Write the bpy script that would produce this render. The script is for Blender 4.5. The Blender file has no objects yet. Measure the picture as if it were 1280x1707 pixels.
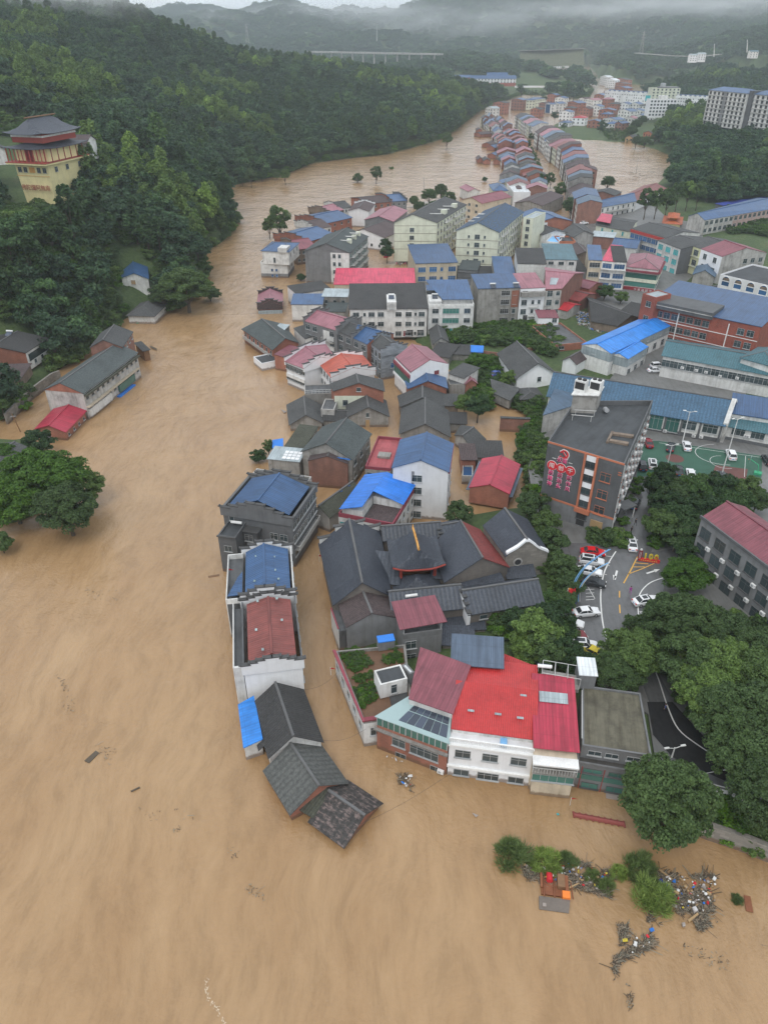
import bpy, bmesh, math, random
import numpy as np
from mathutils import Vector, Matrix, Euler, noise as mnoise
R = math.radians
S = bpy.context.scene
C0 = S.collection
rnd = random.Random(7)
nr = np.random.RandomState(11)
# ---------------------------------------------------------------- camera, world, sun, exposure
FPX = 1225.0; TH = math.atan(803.5 / FPX); SI, CO = math.sin(TH), math.cos(TH); CH = 86.0
cam = bpy.data.objects.new('camera', bpy.data.cameras.new('camera')); C0.objects.link(cam)
cam.location = (0, 0, CH); cam.rotation_euler = (math.pi / 2 - TH, 0, 0)
cam.data.sensor_fit = 'VERTICAL'; cam.data.sensor_height = 24
cam.data.angle_y = 2 * math.atan(853.5 / FPX); cam.data.clip_start = 1; cam.data.clip_end = 30000
S.camera = cam
S.view_settings.view_transform = 'Standard'; S.view_settings.look = 'None'
S.view_settings.exposure = 0.42; S.view_settings.gamma = 1
SUN_EL, SUN_AZ = R(58), R(200)
w = bpy.data.worlds.new('World'); S.world = w; w.use_nodes = True
nt = w.node_tree; nt.nodes.clear()
_o = nt.nodes.new('ShaderNodeOutputWorld'); _b = nt.nodes.new('ShaderNodeBackground')
_s = nt.nodes.new('ShaderNodeTexSky'); _s.sky_type = 'NISHITA'; _s.sun_disc = False
_s.sun_elevation = SUN_EL; _s.sun_rotation = SUN_AZ; _s.air_density = 1.0; _s.dust_density = 4.0
# overcast: an even white cloud cover in front of the clear sky, with soft darker banks
_n = nt.nodes.new('ShaderNodeTexNoise'); _n.inputs['Scale'].default_value = 3.0; _n.inputs['Detail'].default_value = 5
_tc = nt.nodes.new('ShaderNodeTexCoord'); _mp = nt.nodes.new('ShaderNodeMapping'); _mp.inputs['Scale'].default_value = (1, 1, 5)
nt.links.new(_tc.outputs['Generated'], _mp.inputs['Vector']); nt.links.new(_mp.outputs[0], _n.inputs['Vector'])
_r = nt.nodes.new('ShaderNodeValToRGB'); _r.color_ramp.elements[0].position = .3; _r.color_ramp.elements[1].position = .7
_r.color_ramp.elements[0].color = (7.6, 8.3, 9.1, 1); _r.color_ramp.elements[1].color = (9.8, 10.1, 10.4, 1)
_m = nt.nodes.new('ShaderNodeMix'); _m.data_type = 'RGBA'; _m.inputs[0].default_value = .9
nt.links.new(_n.outputs['Fac'], _r.inputs[0]); nt.links.new(_s.outputs[0], _m.inputs[6]); nt.links.new(_r.outputs[0], _m.inputs[7])
nt.links.new(_m.outputs[2], _b.inputs[0]); _b.inputs[1].default_value = .1
nt.links.new(_b.outputs[0], _o.inputs[0])
sl = bpy.data.lights.new('sun', 'SUN'); sl.energy = .8; sl.angle = R(25); sl.color = (1, .97, .93)
sun = bpy.data.objects.new('sun', sl); C0.objects.link(sun); sun.location = (0, 0, 300)
_d = Vector((math.sin(SUN_AZ) * math.cos(SUN_EL), math.cos(SUN_AZ) * math.cos(SUN_EL), math.sin(SUN_EL)))
sun.rotation_euler = _d.to_track_quat('Z', 'Y').to_euler()
S.cycles.volume_bounces = 3; S.cycles.max_bounces = 6; S.cycles.transparent_max_bounces = 8
# ---------------------------------------------------------------- surveying: photo direction + height -> place
def at(px, py, z=0.0):
 dx = (px - 640) / FPX; dy = (py - 853.5) / FPX; t = (CH - z) / (SI + dy * CO)
 return Vector((t * dx, t * (CO - dy * SI), z))
def atY(px, py, Y):
 dx = (px - 640) / FPX; dy = (py - 853.5) / FPX; t = Y / (CO - dy * SI)
 return Vector((t * dx, Y, CH - t * (SI + dy * CO)))
# ---------------------------------------------------------------- materials (all in metre UVs laid by the mesh builder)
MATS = {}
def newmat(name):
 m = bpy.data.materials.new(name); m.use_nodes = True; n = m.node_tree; n.nodes.clear()
 o = n.nodes.new('ShaderNodeOutputMaterial'); b = n.nodes.new('ShaderNodeBsdfPrincipled'); n.links.new(b.outputs[0], o.inputs[0])
 return m, n, b
def mathn(n, op, a, b=None, c=None):
 x = n.nodes.new('ShaderNodeMath'); x.operation = op
 for i, v in enumerate((a, b, c)):
  if v is None: continue
  if isinstance(v, (int, float)): x.inputs[i].default_value = v
  else: n.links.new(v, x.inputs[i])
 return x.outputs[0]
def noise(n, vec, scale, detail=4, rough=.6, mscale=None):
 if mscale:
  mp = n.nodes.new('ShaderNodeMapping'); mp.inputs['Scale'].default_value = mscale; n.links.new(vec, mp.inputs['Vector']); vec = mp.outputs[0]
 x = n.nodes.new('ShaderNodeTexNoise'); x.inputs['Scale'].default_value = scale; x.inputs['Detail'].default_value = detail
 x.inputs['Roughness'].default_value = rough; n.links.new(vec, x.inputs['Vector']); return x.outputs['Fac']
def ramp(n, fac, stops):
 r = n.nodes.new('ShaderNodeValToRGB'); e = r.color_ramp.elements
 while len(e) < len(stops): e.new(.5)
 for i, (p, c) in enumerate(stops): e[i].position = p; e[i].color = (*c, 1) if len(c) == 3 else c
 n.links.new(fac, r.inputs[0]); return r.outputs[0]
def mix(n, fac, a, b, mode='MIX'):
 x = n.nodes.new('ShaderNodeMix'); x.data_type = 'RGBA'; x.blend_type = mode
 for i, v in ((0, fac), (6, a), (7, b)):
  if isinstance(v, (int, float)): x.inputs[i].default_value = v
  elif isinstance(v, tuple): x.inputs[i].default_value = (*v, 1)
  else: n.links.new(v, x.inputs[i])
 return x.outputs[2]
def bump(n, b, h, strength, dist):
 x = n.nodes.new('ShaderNodeBump'); x.inputs['Strength'].default_value = strength; x.inputs['Distance'].default_value = dist
 n.links.new(h, x.inputs['Height']); n.links.new(x.outputs[0], b.inputs['Normal'])
def uvs(n):
 u = n.nodes.new('ShaderNodeUVMap'); u.uv_map = 'uv'; s = n.nodes.new('ShaderNodeSeparateXYZ'); n.links.new(u.outputs[0], s.inputs[0])
 oi = n.nodes.new('ShaderNodeObjectInfo')
 a = n.nodes.new('ShaderNodeVectorMath'); a.operation = 'MULTIPLY_ADD'; a.inputs[1].default_value = (1, 1, 1)
 n.links.new(u.outputs[0], a.inputs[0])
 cx = n.nodes.new('ShaderNodeCombineXYZ'); n.links.new(mathn(n, 'MULTIPLY', oi.outputs['Random'], 97.), cx.inputs[0]); n.links.new(cx.outputs[0], a.inputs[2])
 return a.outputs[0], s.outputs[0], s.outputs[1], oi.outputs['Random']
def mat(key, kind='plain', col=(.5, .5, .5), rough=.6, per=.3, row=.3, dirt=.35, col2=None):
 if key in MATS: return MATS[key]
 m, n, b = newmat(key); v, ux, uy, rd = uvs(n)
 c = tuple(col); dk = tuple(x * (1 - dirt) for x in c); lt = tuple(min(1, x * (1 + .35 * dirt)) for x in c)
 b.inputs['Roughness'].default_value = rough
 big = noise(n, v, .22, 5, .65); fine = noise(n, v, 3.5, 3, .6)
 base = ramp(n, big, [(.28, dk), (.5, c), (.75, lt)])
 if kind == 'metal':
  st = noise(n, v, 1.0, 3, .6, (1.6, .12, 1))
  base = mix(n, .75, base, mix(n, 1, base, ramp(n, st, [(.3, (.55, .55, .56)), (.65, (1.12, 1.12, 1.12))]), 'MULTIPLY'))
  base = mix(n, mathn(n, 'MULTIPLY', ramp(n, noise(n, v, .7, 6, .8), [(.6, (0, 0, 0)), (.72, (1, 1, 1))]), .35), base, (.16, .14, .12))
  lap = mathn(n, 'LESS_THAN', mathn(n, 'FRACT', mathn(n, 'DIVIDE', uy, 2.9)), .03); base = mix(n, mathn(n, 'MULTIPLY', lap, .35), base, tuple(x * .4 for x in c))
  wv = mathn(n, 'PINGPONG', ux, per / 2); wv = mathn(n, 'MULTIPLY', wv, 2 / per)
  wv = mathn(n, 'POWER', wv, 3.)
  base = mix(n, mathn(n, 'MULTIPLY', wv, .5), base, tuple(x * .55 for x in c))
  hh = mathn(n, 'ADD', wv, mathn(n, 'MULTIPLY', fine, .15)); bump(n, b, hh, .5, .06)
 elif kind == 'tile':
  wu = mathn(n, 'PINGPONG', ux, per / 2); wu = mathn(n, 'MULTIPLY', wu, 2 / per)
  wr = mathn(n, 'FRACT', mathn(n, 'DIVIDE', uy, row))
  sp = noise(n, v, 2.2, 4, .75)
  base = mix(n, .8 if col2 or dirt > .3 else .25, base, mix(n, 1, base, ramp(n, sp, [(.32, (.45, .45, .45)), (.5, (1, 1, 1)), (.68, (1.55, 1.5, 1.45))]), 'MULTIPLY'))
  if col2: base = mix(n, ramp(n, noise(n, v, .8, 6, .75, (1, 2.2, 1)), [(.5, (0, 0, 0)), (.58, (1, 1, 1))]), base, col2)
  base = mix(n, mathn(n, 'MULTIPLY', mathn(n, 'POWER', wu, 2.), .45), base, tuple(x * .35 for x in c))
  hh = mathn(n, 'ADD', mathn(n, 'SUBTRACT', 1., wu), mathn(n, 'MULTIPLY', wr, .5)); bump(n, b, hh, .6, .09)
 elif kind == 'brick':
  bt = n.nodes.new('ShaderNodeTexBrick'); n.links.new(v, bt.inputs['Vector']); bt.inputs['Scale'].default_value = 1
  bt.inputs['Brick Width'].default_value = .42; bt.inputs['Row Height'].default_value = .16; bt.inputs['Mortar Size'].default_value = .018
  bt.inputs['Color1'].default_value = (*c, 1); bt.inputs['Color2'].default_value = (*[x * .62 for x in c], 1); bt.inputs['Mortar'].default_value = (.26, .23, .2, 1)
  base = mix(n, .45, bt.outputs[0], base); st = noise(n, v, 1, 4, .6, (.5, .2, 1))
  base = mix(n, .5, base, mix(n, 1, base, ramp(n, st, [(.35, (.55, .55, .55)), (.65, (1.2, 1.15, 1.1))]), 'MULTIPLY'))
 elif kind == 'plaster':
  st = noise(n, v, 1.0, 5, .7, (1.1, .1, 1)); bl = noise(n, v, .5, 6, .7)
  base = mix(n, dirt * 1.3, base, mix(n, 1, base, ramp(n, st, [(.34, (.52, .5, .46)), (.55, (1, 1, 1))]), 'MULTIPLY'))
  base = mix(n, dirt * 1.2, base, mix(n, 1, base, ramp(n, bl, [(.3, (.5, .49, .45)), (.5, (1, 1, 1))]), 'MULTIPLY'))
  bump(n, b, fine, .15, .03)
 elif kind == 'slate':
  bt = n.nodes.new('ShaderNodeTexBrick'); n.links.new(v, bt.inputs['Vector']); bt.inputs['Scale'].default_value = 1
  bt.inputs['Brick Width'].default_value = 1.1; bt.inputs['Row Height'].default_value = .5; bt.inputs['Mortar Size'].default_value = .03
  bt.inputs['Color1'].default_value = (*lt, 1); bt.inputs['Color2'].default_value = (*dk, 1); bt.inputs['Mortar'].default_value = (*[x * .6 for x in c], 1)
  base = mix(n, .5, base, bt.outputs[0])
 elif kind == 'glass':
  base = mix(n, .5, base, mix(n, rd, c, tuple(x * 2.2 for x in c))); b.inputs['Specular IOR Level'].default_value = .7
 else:
  base = mix(n, .25, base, mix(n, 1, base, ramp(n, fine, [(.35, (.6, .6, .6)), (.65, (1.1, 1.1, 1.1))]), 'MULTIPLY'))
 if kind in ('plaster', 'brick', 'slate'):   # the muddy wet line the flood leaves on walls
  g_ = n.nodes.new('ShaderNodeNewGeometry'); s_ = n.nodes.new('ShaderNodeSeparateXYZ'); n.links.new(g_.outputs['Position'], s_.inputs[0])
  wz = mathn(n, 'ADD', s_.outputs[2], mathn(n, 'MULTIPLY', noise(n, v, .9, 4, .7), -1.3)); wet = ramp(n, mathn(n, 'MULTIPLY_ADD', wz, .5, .5), [(.42, (1, 1, 1)), (.6, (0, 0, 0))])
  base = mix(n, mathn(n, 'MULTIPLY', wet, .75), base, (.15, .09, .05))
 # every thing its own slight shift of tone, as paint and weather give it
 base = mix(n, 1, base, ramp(n, rd, [(0, (.86, .86, .86)), (1, (1.1, 1.1, 1.1))]), 'MULTIPLY')
 n.links.new(base, b.inputs['Base Color']); MATS[key] = m; return m
RF = dict(  # roofs
 navy=('metal', (.038, .1, .225), .4, .5), blue=('metal', (.02, .2, .72), .38, .5), steel=('metal', (.075, .13, .2), .45, .45),
 sky=('metal', (.03, .25, .75), .4, .5), red=('metal', (.52, .025, .035), .42, .42), crimson=('metal', (.46, .035, .07), .42, .45), scarlet=('tile', (.5, .035, .035), .42, .3),
 maroon=('metal', (.24, .07, .09), .5, .42), mauve=('metal', (.34, .14, .17), .5, .4), rust=('metal', (.23, .062, .052), .5, .45), pink=('metal', (.62, .06, .12), .5, .6),
 teal=('metal', (.06, .14, .17), .45, .5), hallblue=('tile', (.05, .12, .2), .45, .8), tealtile=('tile', (.05, .14, .17), .45, .6), tin=('metal', (.36, .42, .44), .4, .5), greyblue=('metal', (.1, .14, .2), .5, .3),
 tile=('tile', (.075, .078, .078), .8, .4), darktile=('tile', (.05, .05, .05), .8, .4), mosstile=('tile', (.07, .075, .055), .85, .4), browntile=('tile', (.095, .07, .07), .8, .4),
 greentile=('tile', (.07, .085, .085), .8, .5), temple=('tile', (.052, .062, .082), .5, .34), templewide=('tile', (.055, .065, .083), .5, .75), rib=('tile', (.1, .105, .1), .8, .85), brokentile=('tile', (.045, .042, .04), .85, .7),
 bluepatch=('tile', (.06, .085, .11), .7, .6), whitetin=('metal', (.7, .74, .75), .4, .5), orangered=('metal', (.5, .11, .07), .5, .4), orangetile=('tile', (.5, .13, .05), .6, .4), redtile=('tile', (.26, .05, .045), .6, .4))
WL = dict(
 white=('plaster', (.7, .7, .68), .35), cleanwhite=('plaster', (.8, .81, .82), .12), cream=('plaster', (.62, .64, .52), .2), beige=('plaster', (.58, .5, .38), .3), yellow=('plaster', (.66, .66, .4), .25), templeyellow=('plaster', (.85, .75, .4), .15),
 grey=('plaster', (.2, .205, .21), .3), darkgrey=('plaster', (.115, .12, .125), .25), concrete=('plaster', (.3, .29, .27), .5), paleconcrete=('plaster', (.45, .44, .42), .5), brown=('plaster', (.22, .17, .13), .5), soot=('plaster', (.075, .07, .065), .5),
 stone=('slate', (.27, .25, .22), .5), slate=('slate', (.24, .27, .3), .5), pinkplaster=('plaster', (.5, .36, .32), .3), yard=('plaster', (.1, .105, .11), .45), reddeck=('plaster', (.38, .09, .1), .4), mossdeck=('plaster', (.13, .12, .085), .6), bitumen=('plaster', (.06, .066, .072), .35))
def M(k):
 if k in MATS: return MATS[k]
 if k in RF:
  a = RF[k]; kw = dict(per=a[3])
  if k == 'brokentile': kw['col2'] = (.17, .13, .12)
  if k == 'bluepatch': kw['col2'] = (.03, .12, .3)
  if k == 'scarlet': kw['row'] = .9; kw['dirt'] = .3
  if k == 'hallblue': kw['row'] = 1.1
  return mat(k, a[0], a[1], a[2], **kw)
 if k in WL: a = WL[k]; return mat(k, a[0], a[1], .75, dirt=a[2])
 if k == 'brick': return mat(k, 'brick', (.37, .13, .08), .85)
 if k == 'oldbrick': return mat(k, 'brick', (.28, .125, .09), .85)
 if k == 'redbrick': return mat(k, 'brick', (.36, .075, .045), .8)
 if k == 'greybrick': return mat(k, 'brick', (.17, .155, .14), .85)
 if k == 'glass': return mat(k, 'glass', (.035, .05, .055), .12)
 if k == 'greenglass': return mat(k, 'glass', (.04, .13, .11), .15)
 if k == 'blueglass': return mat(k, 'glass', (.03, .09, .2), .15)
 if k == 'solarglass': return mat(k, 'glass', (.03, .04, .06), .2)
 if k == 'clearroof': return mat(k, 'glass', (.2, .27, .27), .3)
 P = dict(frame=(.4, .41, .41), darkframe=(.1, .1, .1), coping=(.07, .07, .07), trim=(.75, .75, .73), maroontrim=(.25, .05, .07), orangetrim=(.5, .17, .09), redtrim=(.45, .05, .04), plastic=(.75, .75, .73), metalgrey=(.35, .36, .37), black=(.03, .03, .03), wood=(.22, .12, .06), palewood=(.42, .28, .14), redpaint=(.6, .02, .03), yellowpaint=(.75, .42, .08), whitepaint=(.7, .7, .68), lemon=(.6, .47, .04), greenplastic=(.05, .4, .2), bluetarp=(.03, .2, .65), navytarp=(.02, .04, .25), tealpanel=(.05, .4, .42), tealcloth=(.05, .4, .42), gold=(.65, .33, .08), skyblue=(.2, .45, .75), rustmetal=(.25, .09, .04), orange=(.75, .2, .03), bucket=(.15, .125, .105), soil=(.17, .09, .05), skin=(.45, .28, .2), purple=(.35, .03, .3), darkcloth=(.03, .03, .04), hair=(.02, .015, .01), greencourt=(.035, .11, .072), redcourt=(.15, .06, .05), columnred=(.32, .05, .035), pink2=(.7, .05, .2), fabricblue=(.06, .1, .3), tyre=(.02, .02, .02), carwhite=(.8, .81, .82), cardark=(.03, .035, .04), carred=(.6, .01, .015), carmaroon=(.2, .01, .015), carglass=(.03, .035, .04), floatred=(.25, .06, .05), rail=(.55, .55, .53), ridge=(.12, .12, .12), darkred=(.24, .02, .03))
 rough = .25 if k.startswith('car') else (.7 if k not in ('glass',) else .2)
 return mat(k, 'plain', P[k], rough, dirt=.12 if k.startswith('car') or 'paint' in k else .3)
# ---------------------------------------------------------------- mesh builder
class MB:
 def __init__(s): s.v = []; s.f = []; s.m = []
 def face(s, pts, m=0):
  k = len(s.v); s.v += [tuple(p) for p in pts]; s.f.append(tuple(range(k, k + len(pts)))); s.m.append(m)
 def hexa(s, b, t, m=0):          # bottom quad, top quad (counter-clockwise seen from above)
  k = len(s.v); s.v += [tuple(p) for p in b] + [tuple(p) for p in t]
  n = len(b); s.f.append(tuple(range(k + n - 1, k - 1, -1))); s.f.append(tuple(range(k + n, k + 2 * n)))
  for i in range(n): j = (i + 1) % n; s.f.append((k + i, k + j, k + n + j, k + n + i))
  s.m += [m] * (n + 2)
 def box(s, x0, y0, z0, x1, y1, z1, m=0):
  q = [(x0, y0), (x1, y0), (x1, y1), (x0, y1)]; s.hexa([(*p, z0) for p in q], [(*p, z1) for p in q], m)
 def bar(s, a, b, r, m=0, n=6, r2=None):
  a = Vector(a); b = Vector(b); d = b - a
  if d.length < 1e-6: return
  q = d.to_track_quat('Z', 'Y'); r2 = r if r2 is None else r2
  lo = [a + q @ Vector((r * math.cos(t), r * math.sin(t), 0)) for t in (2 * math.pi * i / n for i in range(n))]
  hi = [b + q @ Vector((r2 * math.cos(t), r2 * math.sin(t), 0)) for t in (2 * math.pi * i / n for i in range(n))]
  s.hexa(lo, hi, m)
 def ball(s, c, r, m=0, n=8, sz=1):
  k = len(s.v); rows = n // 2
  for i in range(rows + 1):
   p = math.pi * i / rows
   for j in range(n):
    t = 2 * math.pi * j / n; s.v.append((c[0] + r * math.sin(p) * math.cos(t), c[1] + r * math.sin(p) * math.sin(t), c[2] + r * sz * math.cos(p)))
  for i in range(rows):
   for j in range(n):
    a = k + i * n + j; b = k + i * n + (j + 1) % n; s.f.append((a, a + n, b + n, b)); s.m.append(m)
 def mesh(s, name, mats, smooth=False):
  me = bpy.data.meshes.new(name); me.from_pydata(s.v, [], s.f)
  for x in (mats if isinstance(mats, (list, tuple)) else [mats]): me.materials.append(M(x) if isinstance(x, str) else x)
  if me.polygons:
   me.polygons.foreach_set('material_index', s.m)
   if smooth: me.polygons.foreach_set('use_smooth', [True] * len(s.f))
  uv = me.uv_layers.new(name='uv'); d = []
  for f in s.f:
   p = [Vector(s.v[i]) for i in f]; nn = Vector((0, 0, 0))
   for i in range(len(p)): a, b = p[i], p[(i + 1) % len(p)]; nn += Vector(((a.y - b.y) * (a.z + b.z), (a.z - b.z) * (a.x + b.x), (a.x - b.x) * (a.y + b.y)))
   nn = nn.normalized() if nn.length > 1e-9 else Vector((0, 0, 1))
   u = Vector((0, 0, 1)).cross(nn)
   u = u.normalized() if u.length > .05 else Vector((1, 0, 0))
   vv = nn.cross(u)
   for q in p: d += [q.dot(u), q.dot(vv)]
  uv.data.foreach_set('uv', d); me.update(); return me
 def build(s, name, mats, parent=None, smooth=False):
  return link(name, s.mesh(name, mats, smooth), parent)
def link(name, me, parent=None):
 o = bpy.data.objects.new(name, me); C0.objects.link(o)
 if parent: o.parent = parent
 return o
def tag(o, label=None, cat=None, group=None, kind=None):
 if label: o['label'] = label
 if cat: o['category'] = cat
 if group: o['group'] = group
 if kind: o['kind'] = kind
 return o
def thing(name, label, cat, loc, rz=0, group=None):
 o = link(name, None); o.location = loc; o.rotation_euler = (0, 0, rz); o.empty_display_size = 1
 return tag(o, label, cat, group)
def copy_tree(o, parent=None):
 c = o.copy(); C0.objects.link(c); c.parent = parent
 for ch in list(o.children): copy_tree(ch, c)
 return c
CACHE = {}
def cached(key, fn):
 if key not in CACHE: CACHE[key] = fn()
 return CACHE[key]
def winmeshes(w, h, glass, far, frame='frame'):
 w = round(w, 1); h = round(h, 1)
 def mk():
  a = MB(); t = .055 if not far else .12; y0, y1 = -.07, .0
  a.box(-w / 2, y0, -h / 2, w / 2, y1, -h / 2 + t); a.box(-w / 2, y0, h / 2 - t, w / 2, y1, h / 2)
  a.box(-w / 2, y0, -h / 2 + t, -w / 2 + t, y1, h / 2 - t); a.box(w / 2 - t, y0, -h / 2 + t, w / 2, y1, h / 2 - t)
  n = max(1, int(round(w / 1.0)))
  for i in range(1, n): x = -w / 2 + w * i / n; a.box(x - .03, y0 + .01, -h / 2 + t, x + .03, y1, h / 2 - t)
  if h > 1.3: a.box(-w / 2 + t, y0 + .02, h * .18, w / 2 - t, y1, h * .18 + .05)
  a.box(-w / 2 - .12, -.22, -h / 2 - .1, w / 2 + .12, 0, -h / 2 - .003)
  g = MB(); g.box(-w / 2 + t, -.03, -h / 2 + t, w / 2 - t, .002, h / 2 - t)
  if far:
   b = MB(); b.box(-w / 2, -.05, -h / 2, w / 2, 0, h / 2, 1); b.box(-w / 2 - .06, -.12, -h / 2 - .12, w / 2 + .06, 0, -h / 2 - .003, 0)
   return (b.mesh('window', [frame, glass]), None)
  return (a.mesh('window', frame), g.mesh('pane', glass))
 return cached(('win', w, h, glass, far, frame), mk)
def acmesh():
 def mk():
  a = MB(); a.box(-.45, -.45, 0, .45, -.1, .65, 0); a.bar((-.1, -.451, .33), (-.1, -.47, .33), .24, 1, 10); a.box(-.42, -.4, -.06, .42, 0, -.01, 1); return a.mesh('air_conditioner', ['plastic', 'metalgrey'])
 return cached('ac', mk)
class House:
 """A building surveyed from three (or four) eave corners A(front left) B(front right) C(back right) [D back left]."""
 def __init__(s, name, label, cat, A, B, C, ze, D=None, g=-1.5, group=None, far=False):
  w = lambda p: Vector(p) if len(p) == 3 else at(p[0], p[1], ze)
  A, B, C = w(A), w(B), w(C); A.z = B.z = C.z = 0
  if D == 'skew': D = tuple(A + C - B)
  if D is None:
   u = (B - A).normalized(); v = Vector((-u.y, u.x, 0)); d = (C - B).dot(v)
   if d < 0: print('NEG DEPTH', label, d); d = abs(d)
   if far: d = min(d, 13.)
   C = B + v * d; D = A + v * d
  else: D = w(D); D.z = 0
  cen = (A + B + C + D) / 4; ang = math.atan2((B - A).y, (B - A).x)
  s.root = thing(name, label, cat, (cen.x, cen.y, g), ang, group)
  r = Matrix.Rotation(-ang, 3, 'Z'); s.c = [r @ (p - cen) for p in (A, B, C, D)]
  s.H = ze - g; s.g = g; s.W = (s.c[1] - s.c[0]).length; s.Dp = ((s.c[3] - s.c[0]).length + (s.c[2] - s.c[1]).length) / 2; s.far = far
  s.rtype = None; s.nwin = 0
 def P(s, a, b, z):
  c = s.c; p = c[0] * (1 - a) * (1 - b) + c[1] * a * (1 - b) + c[2] * a * b + c[3] * (1 - a) * b
  return (p.x, p.y, z)
 def hx(s, m, a0, b0, a1, b1, z0, z1, mi=0):
  q = [(a0, b0), (a1, b0), (a1, b1), (a0, b1)]
  m.hexa([s.P(*p, z0) for p in q], [s.P(*p, z1) for p in q], mi)
 def box(s, name, mt, a0, b0, a1, b1, z0, z1, parent=None):
  m = MB(); s.hx(m, a0, b0, a1, b1, z0, z1); return m.build(name, mt, parent or s.root)
 def quad(s, name, mt, pts, th=.12, parent=None):   # pts: (a,b,z) x4 counter-clockwise from above
  m = MB(); m.hexa([s.P(a, b, z - th) for a, b, z in pts], [s.P(a, b, z) for a, b, z in pts]); return m.build(name, mt, parent or s.root)
 def walls(s, mt, ridge=None, r=.5, rise=0, front=None, name='wall'):
  m = MB(); H = s.H; P = s.P; mi = 1 if front else 0
  if ridge == 'v':
   a = [(0, 0), (1, 0)]; F = [P(0, 0, 0), P(1, 0, 0), P(1, 0, H), P(r, 0, H + rise), P(0, 0, H)]; Bk = [P(0, 1, 0), P(1, 1, 0), P(1, 1, H), P(r, 1, H + rise), P(0, 1, H)]
   m.face(F, mi); m.face(Bk[::-1]); m.face([P(1, 0, 0), P(1, 1, 0), P(1, 1, H), P(1, 0, H)]); m.face([P(0, 1, 0), P(0, 0, 0), P(0, 0, H), P(0, 1, H)])
  elif ridge == 'u':
   m.face([P(0, 0, 0), P(1, 0, 0), P(1, 0, H), P(0, 0, H)], mi); m.face([P(1, 1, 0), P(0, 1, 0), P(0, 1, H), P(1, 1, H)])
   m.face([P(1, 0, 0), P(1, 1, 0), P(1, 1, H), P(1, r, H + rise), P(1, 0, H)]); m.face([P(0, 1, 0), P(0, 0, 0), P(0, 0, H), P(0, r, H + rise), P(0, 1, H)])
  else:
   m.face([P(0, 0, 0), P(1, 0, 0), P(1, 0, H), P(0, 0, H)], mi); m.face([P(1, 0, 0), P(1, 1, 0), P(1, 1, H), P(1, 0, H)]); m.face([P(1, 1, 0), P(0, 1, 0), P(0, 1, H), P(1, 1, H)]); m.face([P(0, 1, 0), P(0, 0, 0), P(0, 0, H), P(0, 1, H)])
   m.face([P(0, 0, H), P(1, 0, H), P(1, 1, H), P(0, 1, H)])
  s.wall = m.build(name, [mt, front] if front else mt, s.root); return s
 def slab(s, m, pts, th): m.hexa([s.P(a, b, z - th) for a, b, z in pts], [s.P(a, b, z) for a, b, z in pts])
 def gable(s, mt, ridge='v', rise=2, r=.5, oh=.4, th=.14, wall='white', front=None, cap='ridge', split=None, oh2=None):
  if cap and RF[mt][0] == 'metal': cap = mt
  s.rtype = ridge; s.rise = rise; s.r = r
  s.walls(wall, ridge, r, rise, front)
  H = s.H + .1; oa = oh / s.W; ob = oh / s.Dp; m = MB(); e = .02
  if oh2 is None: oh2 = oh
  if ridge == 'v':
   k0 = rise / r * oa; k1 = rise / (1 - r) * oa; ob = oh2 / s.Dp
   s.slab(m, [(-oa, -ob, H - k0), (r, -ob, H + rise), (r, 1 + ob, H + rise), (-oa, 1 + ob, H - k0)], th)
   m2 = MB() if split else m
   s.slab(m2, [(r + .0005, -ob, H + rise), (1 + oa, -ob, H - k1), (1 + oa, 1 + ob, H - k1), (r + .0005, 1 + ob, H + rise)], th)
   if cap: c = MB(); w = .18 / s.W; s.hx(c, r - w, -ob - .002, r + w, 1 + ob + .002, H + rise - .1, H + rise + .14)
  else:
   k0 = rise / r * ob; k1 = rise / (1 - r) * ob; oa = oh2 / s.W
   s.slab(m, [(-oa, -ob, H - k0), (1 + oa, -ob, H - k0), (1 + oa, r, H + rise), (-oa, r, H + rise)], th)
   m2 = MB() if split else m
   s.slab(m2, [(-oa, r + .0005, H + rise), (1 + oa, r + .0005, H + rise), (1 + oa, 1 + ob, H - k1), (-oa, 1 + ob, H - k1)], th)
   if cap: c = MB(); w = .18 / s.Dp; s.hx(c, -oa - .002, r - w, 1 + oa + .002, r + w, H + rise - .1, H + rise + .14)
  s.roof = m.build('roof', mt, s.root)
  if split: m2.build('roof', split, s.root)
  if cap: c.build('ridge_cap', cap, s.roof)
  return s
 def hip(s, mt, ridge='u', rise=2.5, oh=.5, inset=.3, wall='white', cap='ridge'):
  s.rtype = 'hip'; s.walls(wall); H = s.H + .12; oa = oh / s.W; ob = oh / s.Dp; P = s.P
  e = [P(-oa, -ob, H), P(1 + oa, -ob, H), P(1 + oa, 1 + ob, H), P(-oa, 1 + ob, H)]
  if ridge == 'u': r0, r1 = P(inset, .5, H + rise), P(1 - inset, .5, H + rise); F = [[e[0], e[1], r1, r0], [e[2], e[3], r0, r1], [e[1], e[2], r1], [e[3], e[0], r0]]
  else: r0, r1 = P(.5, inset, H + rise), P(.5, 1 - inset, H + rise); F = [[e[1], e[2], r1, r0], [e[3], e[0], r0, r1], [e[0], e[1], r0], [e[2], e[3], r1]]
  m = MB()
  for f in F: m.face(f)
  m.face([tuple(x) for x in e[::-1]])
  lo = [(x, y, z - .15) for x, y, z in e]
  m.hexa([(x, y, z - .16) for x, y, z in e], [(x, y, z - .01) for x, y, z in e])
  s.roof = m.build('roof', mt, s.root); c = MB()
  for a, b in ((r0, r1),) + (((e[0], r0), (e[3], r0), (e[1], r1), (e[2], r1)) if ridge == 'u' else ((e[0], r0), (e[1], r0), (e[2], r1), (e[3], r1))): c.bar(a, b, .11)
  if cap: c.build('ridge_cap', cap, s.roof)
  return s
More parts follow.
